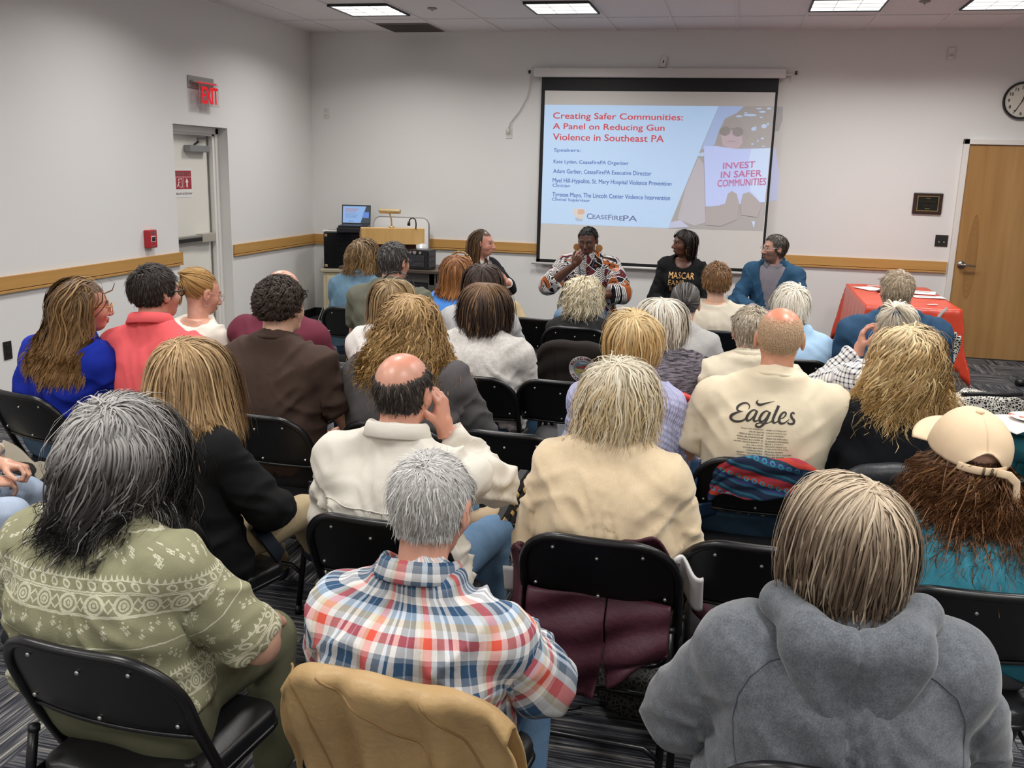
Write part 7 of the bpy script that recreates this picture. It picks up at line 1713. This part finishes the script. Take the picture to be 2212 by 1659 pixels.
# southwest-pattern jacket on the team t-shirt chair
def southwest():
    B = MatB('southwest_fleece', '#234a63', .85, 0, .2); v, x, y, z = B.coords(); u = x; w = z + (x * .25)
    n = B.noise(v, 60, 2); w2 = w + (n - .5) * .004 + ((u * 60).sin()) * .003
    base_ = B.ramp((w2 / .105).fract(), [(0, '#96303a'), (.18, '#1c3349'), (.28, '#27596d'), (.36, '#1f2a42'), (.60, '#27596d'), (.68, '#3b3370'), (.74, '#1c3349'), (.84, '#a83a30')], True)
    cx = ((u / .028).fract() - .5); cz = ((w / .085).fract() - .5) * 3.2; d = (cx * cx + cz * cz).sqrt(); dot = d.lt(.34) * d.gt(.16)
    B.base(B.mix(dot * .9, base_, '#3b7d95')); return B.m
ch = C_('team t-shirt')
over_chair('patterned_jacket', southwest(), ch, 'red and teal southwest-pattern jacket over the team t-shirt chair back', 'jacket', .20, .66, .665, 9, amp=.004, gap=.014, xo=.035, top=.005)
b = MB().grid(lambda U, V: (-.205 - .03 * V - .035 * np.sin(U * PI), .02 + .08 * U, .77 - .30 * V - .04 * U), 12, 24, .008); b.grid(lambda U, V: (-.20 + .06 * U, .03 + .05 * U + .03 * V, .60 - .06 * V), 8, 8, .006)
o = b.build('navy_lining', mat('navy_nylon', '#1f3a5c', .5), smooth=True); o.location = ch.location; o.rotation_euler = ch.rotation_euler; o.name = 'navy_sleeve'; tag(o, 'navy sleeve hanging at the left of the southwest-pattern jacket', 'sleeve')
over_chair('black_jacket', nylon('charcoal_puffer', '#2e2f33', .45), C_('golden curls'), 'charcoal padded jacket over the chair of the golden curls', 'jacket', .225, .62, .60, 12, thick=.014, amp=.006, gap=.02, top=.012)
over_chair('red_jacket', mat('red_nylon', '#b32f35', .5), C_('blonde ponytail'), 'dark red jacket on the chair behind the blonde ponytail', 'jacket', .22, .62, .62, 14, amp=.004)
over_chair('red_jacket', mat('bright_red_nylon', '#cf4038', .5), C_('striated'), 'bright red jacket on the chair of the dark striated top', 'jacket', .225, .62, .60, 15, amp=.004)
# vest with round patch
M_VEST = cloth('dark_brown_softshell', '#2f2a28', bump=.15)
vs = over_chair('brown_vest', M_VEST, VC, 'dark brown vest with round food-rescue patch on an empty chair', 'vest', .225, .60, .44, 21, thick=.012, amp=.004, gap=.02, top=.01)
bv = bvh_of(vs); pc, pr = (.055, .655), .083
def disc(r_, n=28, rings=4):
    P = [(pc[0], pc[1])] + [(pc[0] + r_ * k / rings * math.cos(t), pc[1] + r_ * k / rings * math.sin(t)) for k in range(1, rings + 1) for t in np.linspace(0, 2 * PI, n, endpoint=False)]
    Fq = [(0, 1 + c, 1 + (c + 1) % n) for c in range(n)] + [(1 + k * n + c, 1 + (k + 1) * n + c, 1 + (k + 1) * n + (c + 1) % n, 1 + k * n + (c + 1) % n) for k in range(rings - 1) for c in range(n)]
    return np.array(P), Fq
b = MB()
def addp(poly, off): 
    P = np.array([(pc[0] + a * pr, pc[1] + c * pr) for a, c in poly]); b.add(project(bv, P, -1, off), [tuple(range(len(P)))])
P, Fq = disc(pr); b.add(project(bv, P, -1, .003), Fq); b.mi = 1
P, Fq = disc(pr * .66); P = P.copy(); b.add(project(bv, P, -1, .0042), Fq); b.mi = 2; addp([(-.6, .05), (-.2, .0), (.6, .1), (.6, -.2), (.3, -.5), (-.4, -.5), (-.62, -.2)], .0052)
b.mi = 3; addp([(-.45, .08), (-.45, .22), (.0, .22), (.0, .08)], .006); addp([(0, .05), (0, .28), (.1, .38), (.2, .28), (.2, .05)], .006); addp([(.1, .05), (.25, .05), (.3, -.3), (.12, -.3)], .006); addp([(-.1, -.35), (.45, -.35), (.42, -.5), (-.05, -.5)], .0066)
b.mi = 4; addp([(-.6, .02), (-.1, -.05), (.0, -.2), (-.2, -.22)], .0064); addp([(.2, -.2), (.55, -.25), (.5, -.35), (.2, -.33)], .0064)
b.mi = 5; addp([(-.3, .5), (-.1, .58), (.1, .52), (.4, .45), (.1, .42), (-.2, .44)], .0056)
b.mi = 6
for s_, a0, a1, flip in (('ROLLING HARVEST', 155, 15, 1), ('FOOD RESCUE', 212, 330, -1)):
    for c, t in zip(s_, np.linspace(a0, a1, len(s_))):
        if c == ' ': continue
        V, Fq = text_geo(c, .024, .0006, 'CENTER', 2); th = math.radians(t); rot = th - PI / 2 if flip == 1 else th + PI / 2
        V = V[:, :2] - [0, .0085]; R2 = np.array([[math.cos(rot), -math.sin(rot)], [math.sin(rot), math.cos(rot)]]); V = V @ R2.T + [pc[0] + pr * .83 * math.cos(th), pc[1] + pr * .83 * math.sin(th)]
        b.add(project(bv, V, -1, .0045), Fq)
b.build('round_patch', [mat('patch_white', '#e0dde0', .7), mat('patch_sky', '#7f9fb3', .7), mat('patch_field', '#a9a872', .7), mat('patch_red', '#b8483f', .7), mat('patch_gold', '#d0a952', .7), mat('patch_cloud', '#dfe3e6', .7), mat('patch_ink', '#6d2f36', .7)], vs)
seam(None, vs, [(-.115, .79), (-.115, .5)], .003, mat('vest_seam', '#231f1e', .8))
# pale garment under the royal blue top
ch = C_('royal blue'); b = MB().grid(lambda U, V: (-.22 + .40 * U, .06 + .03 * np.sin(U * 5) - .02 * V, .535 - .07 * np.sin(U * PI) - .055 * V + .012 * np.sin(U * 12 + V * 3)), 40, 14, .012); b.grid(lambda U, V: (-.30 + .09 * U, .02 + .06 * V, .56 - .10 * V - .06 * U), 10, 10, .01)
o = b.build('cream_cardigan', cloth('cream_cotton', '#d3c9b5'), smooth=True); o.location = ch.location; o.rotation_euler = ch.rotation_euler; tag(o, 'cream cardigan slumped on the seat behind the royal blue top', 'cardigan')

# ------------------------------------------------------------------ small things on seats, laps and floor
B = MatB('clear_plastic', '#eef2f5', .06, 0, .5); B.b.inputs['Alpha'].default_value = .35
M_CLEAR = B.m
cup = thing('plastic_cup', 'clear plastic cup of water standing on an empty seat', 'cup', on(GC, (-.02, .20, .458)))
MB().lathe([(.026, 0), (.028, .004), (.034, .075), (.036, .078), (.033, .076), (.027, .006), (.0, .004)], 24).build('cup_wall', M_CLEAR, cup, angle=40)
b = MB().ell((0, 0, .010), (.025, .025, .006), 14); b.mi = 1; b.box(.008, .026, -.034, -.031, .03, .055, .002); b.build('cup_base', [mat('cup_base_pale', '#d5dade', .3), mat('cup_mark_blue', '#46688c', .5)], cup, smooth=True)
bg = thing('leather_bag', 'olive leather shoulder bag sitting on the empty seat beside the cream sweater', 'bag', on(MC, (.05, .23, .458)))
M_OLV = nylon('olive_leather', '#4d4b3c', .4)
b = MB(); P, Fq = lump((0, 0, .085), (.165, .10, .095), 8, amp=.07); b.add(P, Fq); b.build('bag_body', M_OLV, bg, smooth=True)
MB().tube([(-.10, -.03, .17), (-.03, -.05, .24), (.08, -.05, .25), (.14, -.02, .17)], .008, 8, flat=.4).build('handle', M_OLV, bg, smooth=True)
ks = MB().tube([(0, 0, 0), (.008, .01, .03), (.022, .015, .055), (.03, .02, .062)], [.012, .014, .012, .008], 10, flat=.5); ks.mi = 1; ks.ell((.034, .022, .066), (.010, .006, .006), 8)
tag(ks.build('strap_clip', [mat('olive_strap', '#77755f', .5), M_GOLD], loc=on(GC, (.05, .07, .459)), smooth=True), 'olive strap end with a brass clip on the empty seat with the cup', 'strap')
wl = MB().box(-.05, .05, -.045, .045, 0, .02, .006); tag(wl.build('wallet', mat('tan_leather', '#a4745a', .5), loc=on(CHAIRS['empty black folding chair in front of the tunic panelist, beside the black t-shirt'], (-.06, .2, .458)), rotz=.4), 'tan leather wallet on the empty seat behind the tunic panelist', 'wallet')
lt_ = MB().box(-.12, .12, -.085, .085, .006, .018, .004); lt_.mi = 1; lt_.box(-.118, .118, -.083, .083, 0, .007, .002)
tag(lt_.build('white_laptop', [mat('laptop_white', '#e9e6e0', .4), M_BLACKP], loc=on(EC, (.08, .22, .459)), rotz=-.25), 'white closed laptop on the empty seat in front of the grey hooded sweatshirt', 'laptop')
b = MB(); P, Fq = lump((0, 0, .075), (.17, .10, .08), 15, n=32, amp=.10); b.add(P, Fq); b.mi = 1; b.tube([(-.16, 0, .09), (-.30, -.08, .03), (-.36, -.1, .012), (-.28, -.14, .012), (-.20, -.1, .02)], .005, 6)
o = b.build('quilted_bag', [bag_mat('black_floral_quilt', '#121213', '#4d4a45', 60), M_BLACKP], loc=(-.19, 2.93, 0), smooth=True); tag(o, 'black floral quilted bag on the carpet under the cream-sweater chair', 'bag')
pl_ = thing('paper_plate', 'floral rimmed paper plate on the lap of the teal trousers', 'plate', (1.45, 4.86, .655))
MB().lathe([(.0, 0), (.065, 0), (.075, .006), (.112, .014), (.114, .016), (.075, .009), (.065, .004), (.0, .004)], 32).build('plate_dish', floral('plate_print', '#ece8e2', ['#e6e2dc', '#d9694f', '#e9e6e0'], 26), pl_, smooth=True)
nk = MB().grid(lambda U, V: ((U - .5) * .34, (V - .5) * .28, .004 + .004 * np.sin(U * 5) - .05 * np.clip(np.abs(U - .5) * 2 - .7, 0, 1)), 14, 12, .003)
tag(nk.build('paper_napkin', M_PAPER, loc=(1.42, 4.83, .645), rotz=.4, smooth=True), 'white paper napkin under the floral paper plate', 'napkin')
b = MB(); P, Fq = lump((0, 0, .10), (.15, .11, .11), 31, amp=.08); b.add(P, Fq); tag(b.build('black_bag', mat('black_leather', '#151516', .45), loc=on(RC, (0, .23, .458)), smooth=True), 'black bag on the chair at the right edge', 'bag')
b = MB().tube([(0, 0, 0), (.02, .05, .12)], [.008, .009], 10); b.mi = 1; b.tube([(0, 0, 0), (-.005, -.012, -.03)], [.008, .004], 10); tag(b.build('lip_gloss_pen', [mat('magenta_gloss', '#a8324f', .2), M_SILV], loc=on(RC, (-.04, .13, .64)), smooth=True), 'pink pen with silver tip resting on the black bag', 'pen')
# floral strap of the bag on the washed jeans
i = PEOPLE['C5']; b = MB()
for dx in (0, .05): b.tube([(-2.55 - dx, 2.72, .62), (-2.50 - dx, 2.62, .56), (-2.46 - dx, 2.52, .40), (-2.45 - dx, 2.47, .22)], .015, 8, flat=.25)
tag(b.build('bag_strap', floral('strap_floral', '#d9d2c4', ['#cfc7b8', '#8a3d44', '#5f78a0'], 60), smooth=True), 'cream floral bag strap hanging by the washed jeans', 'strap')
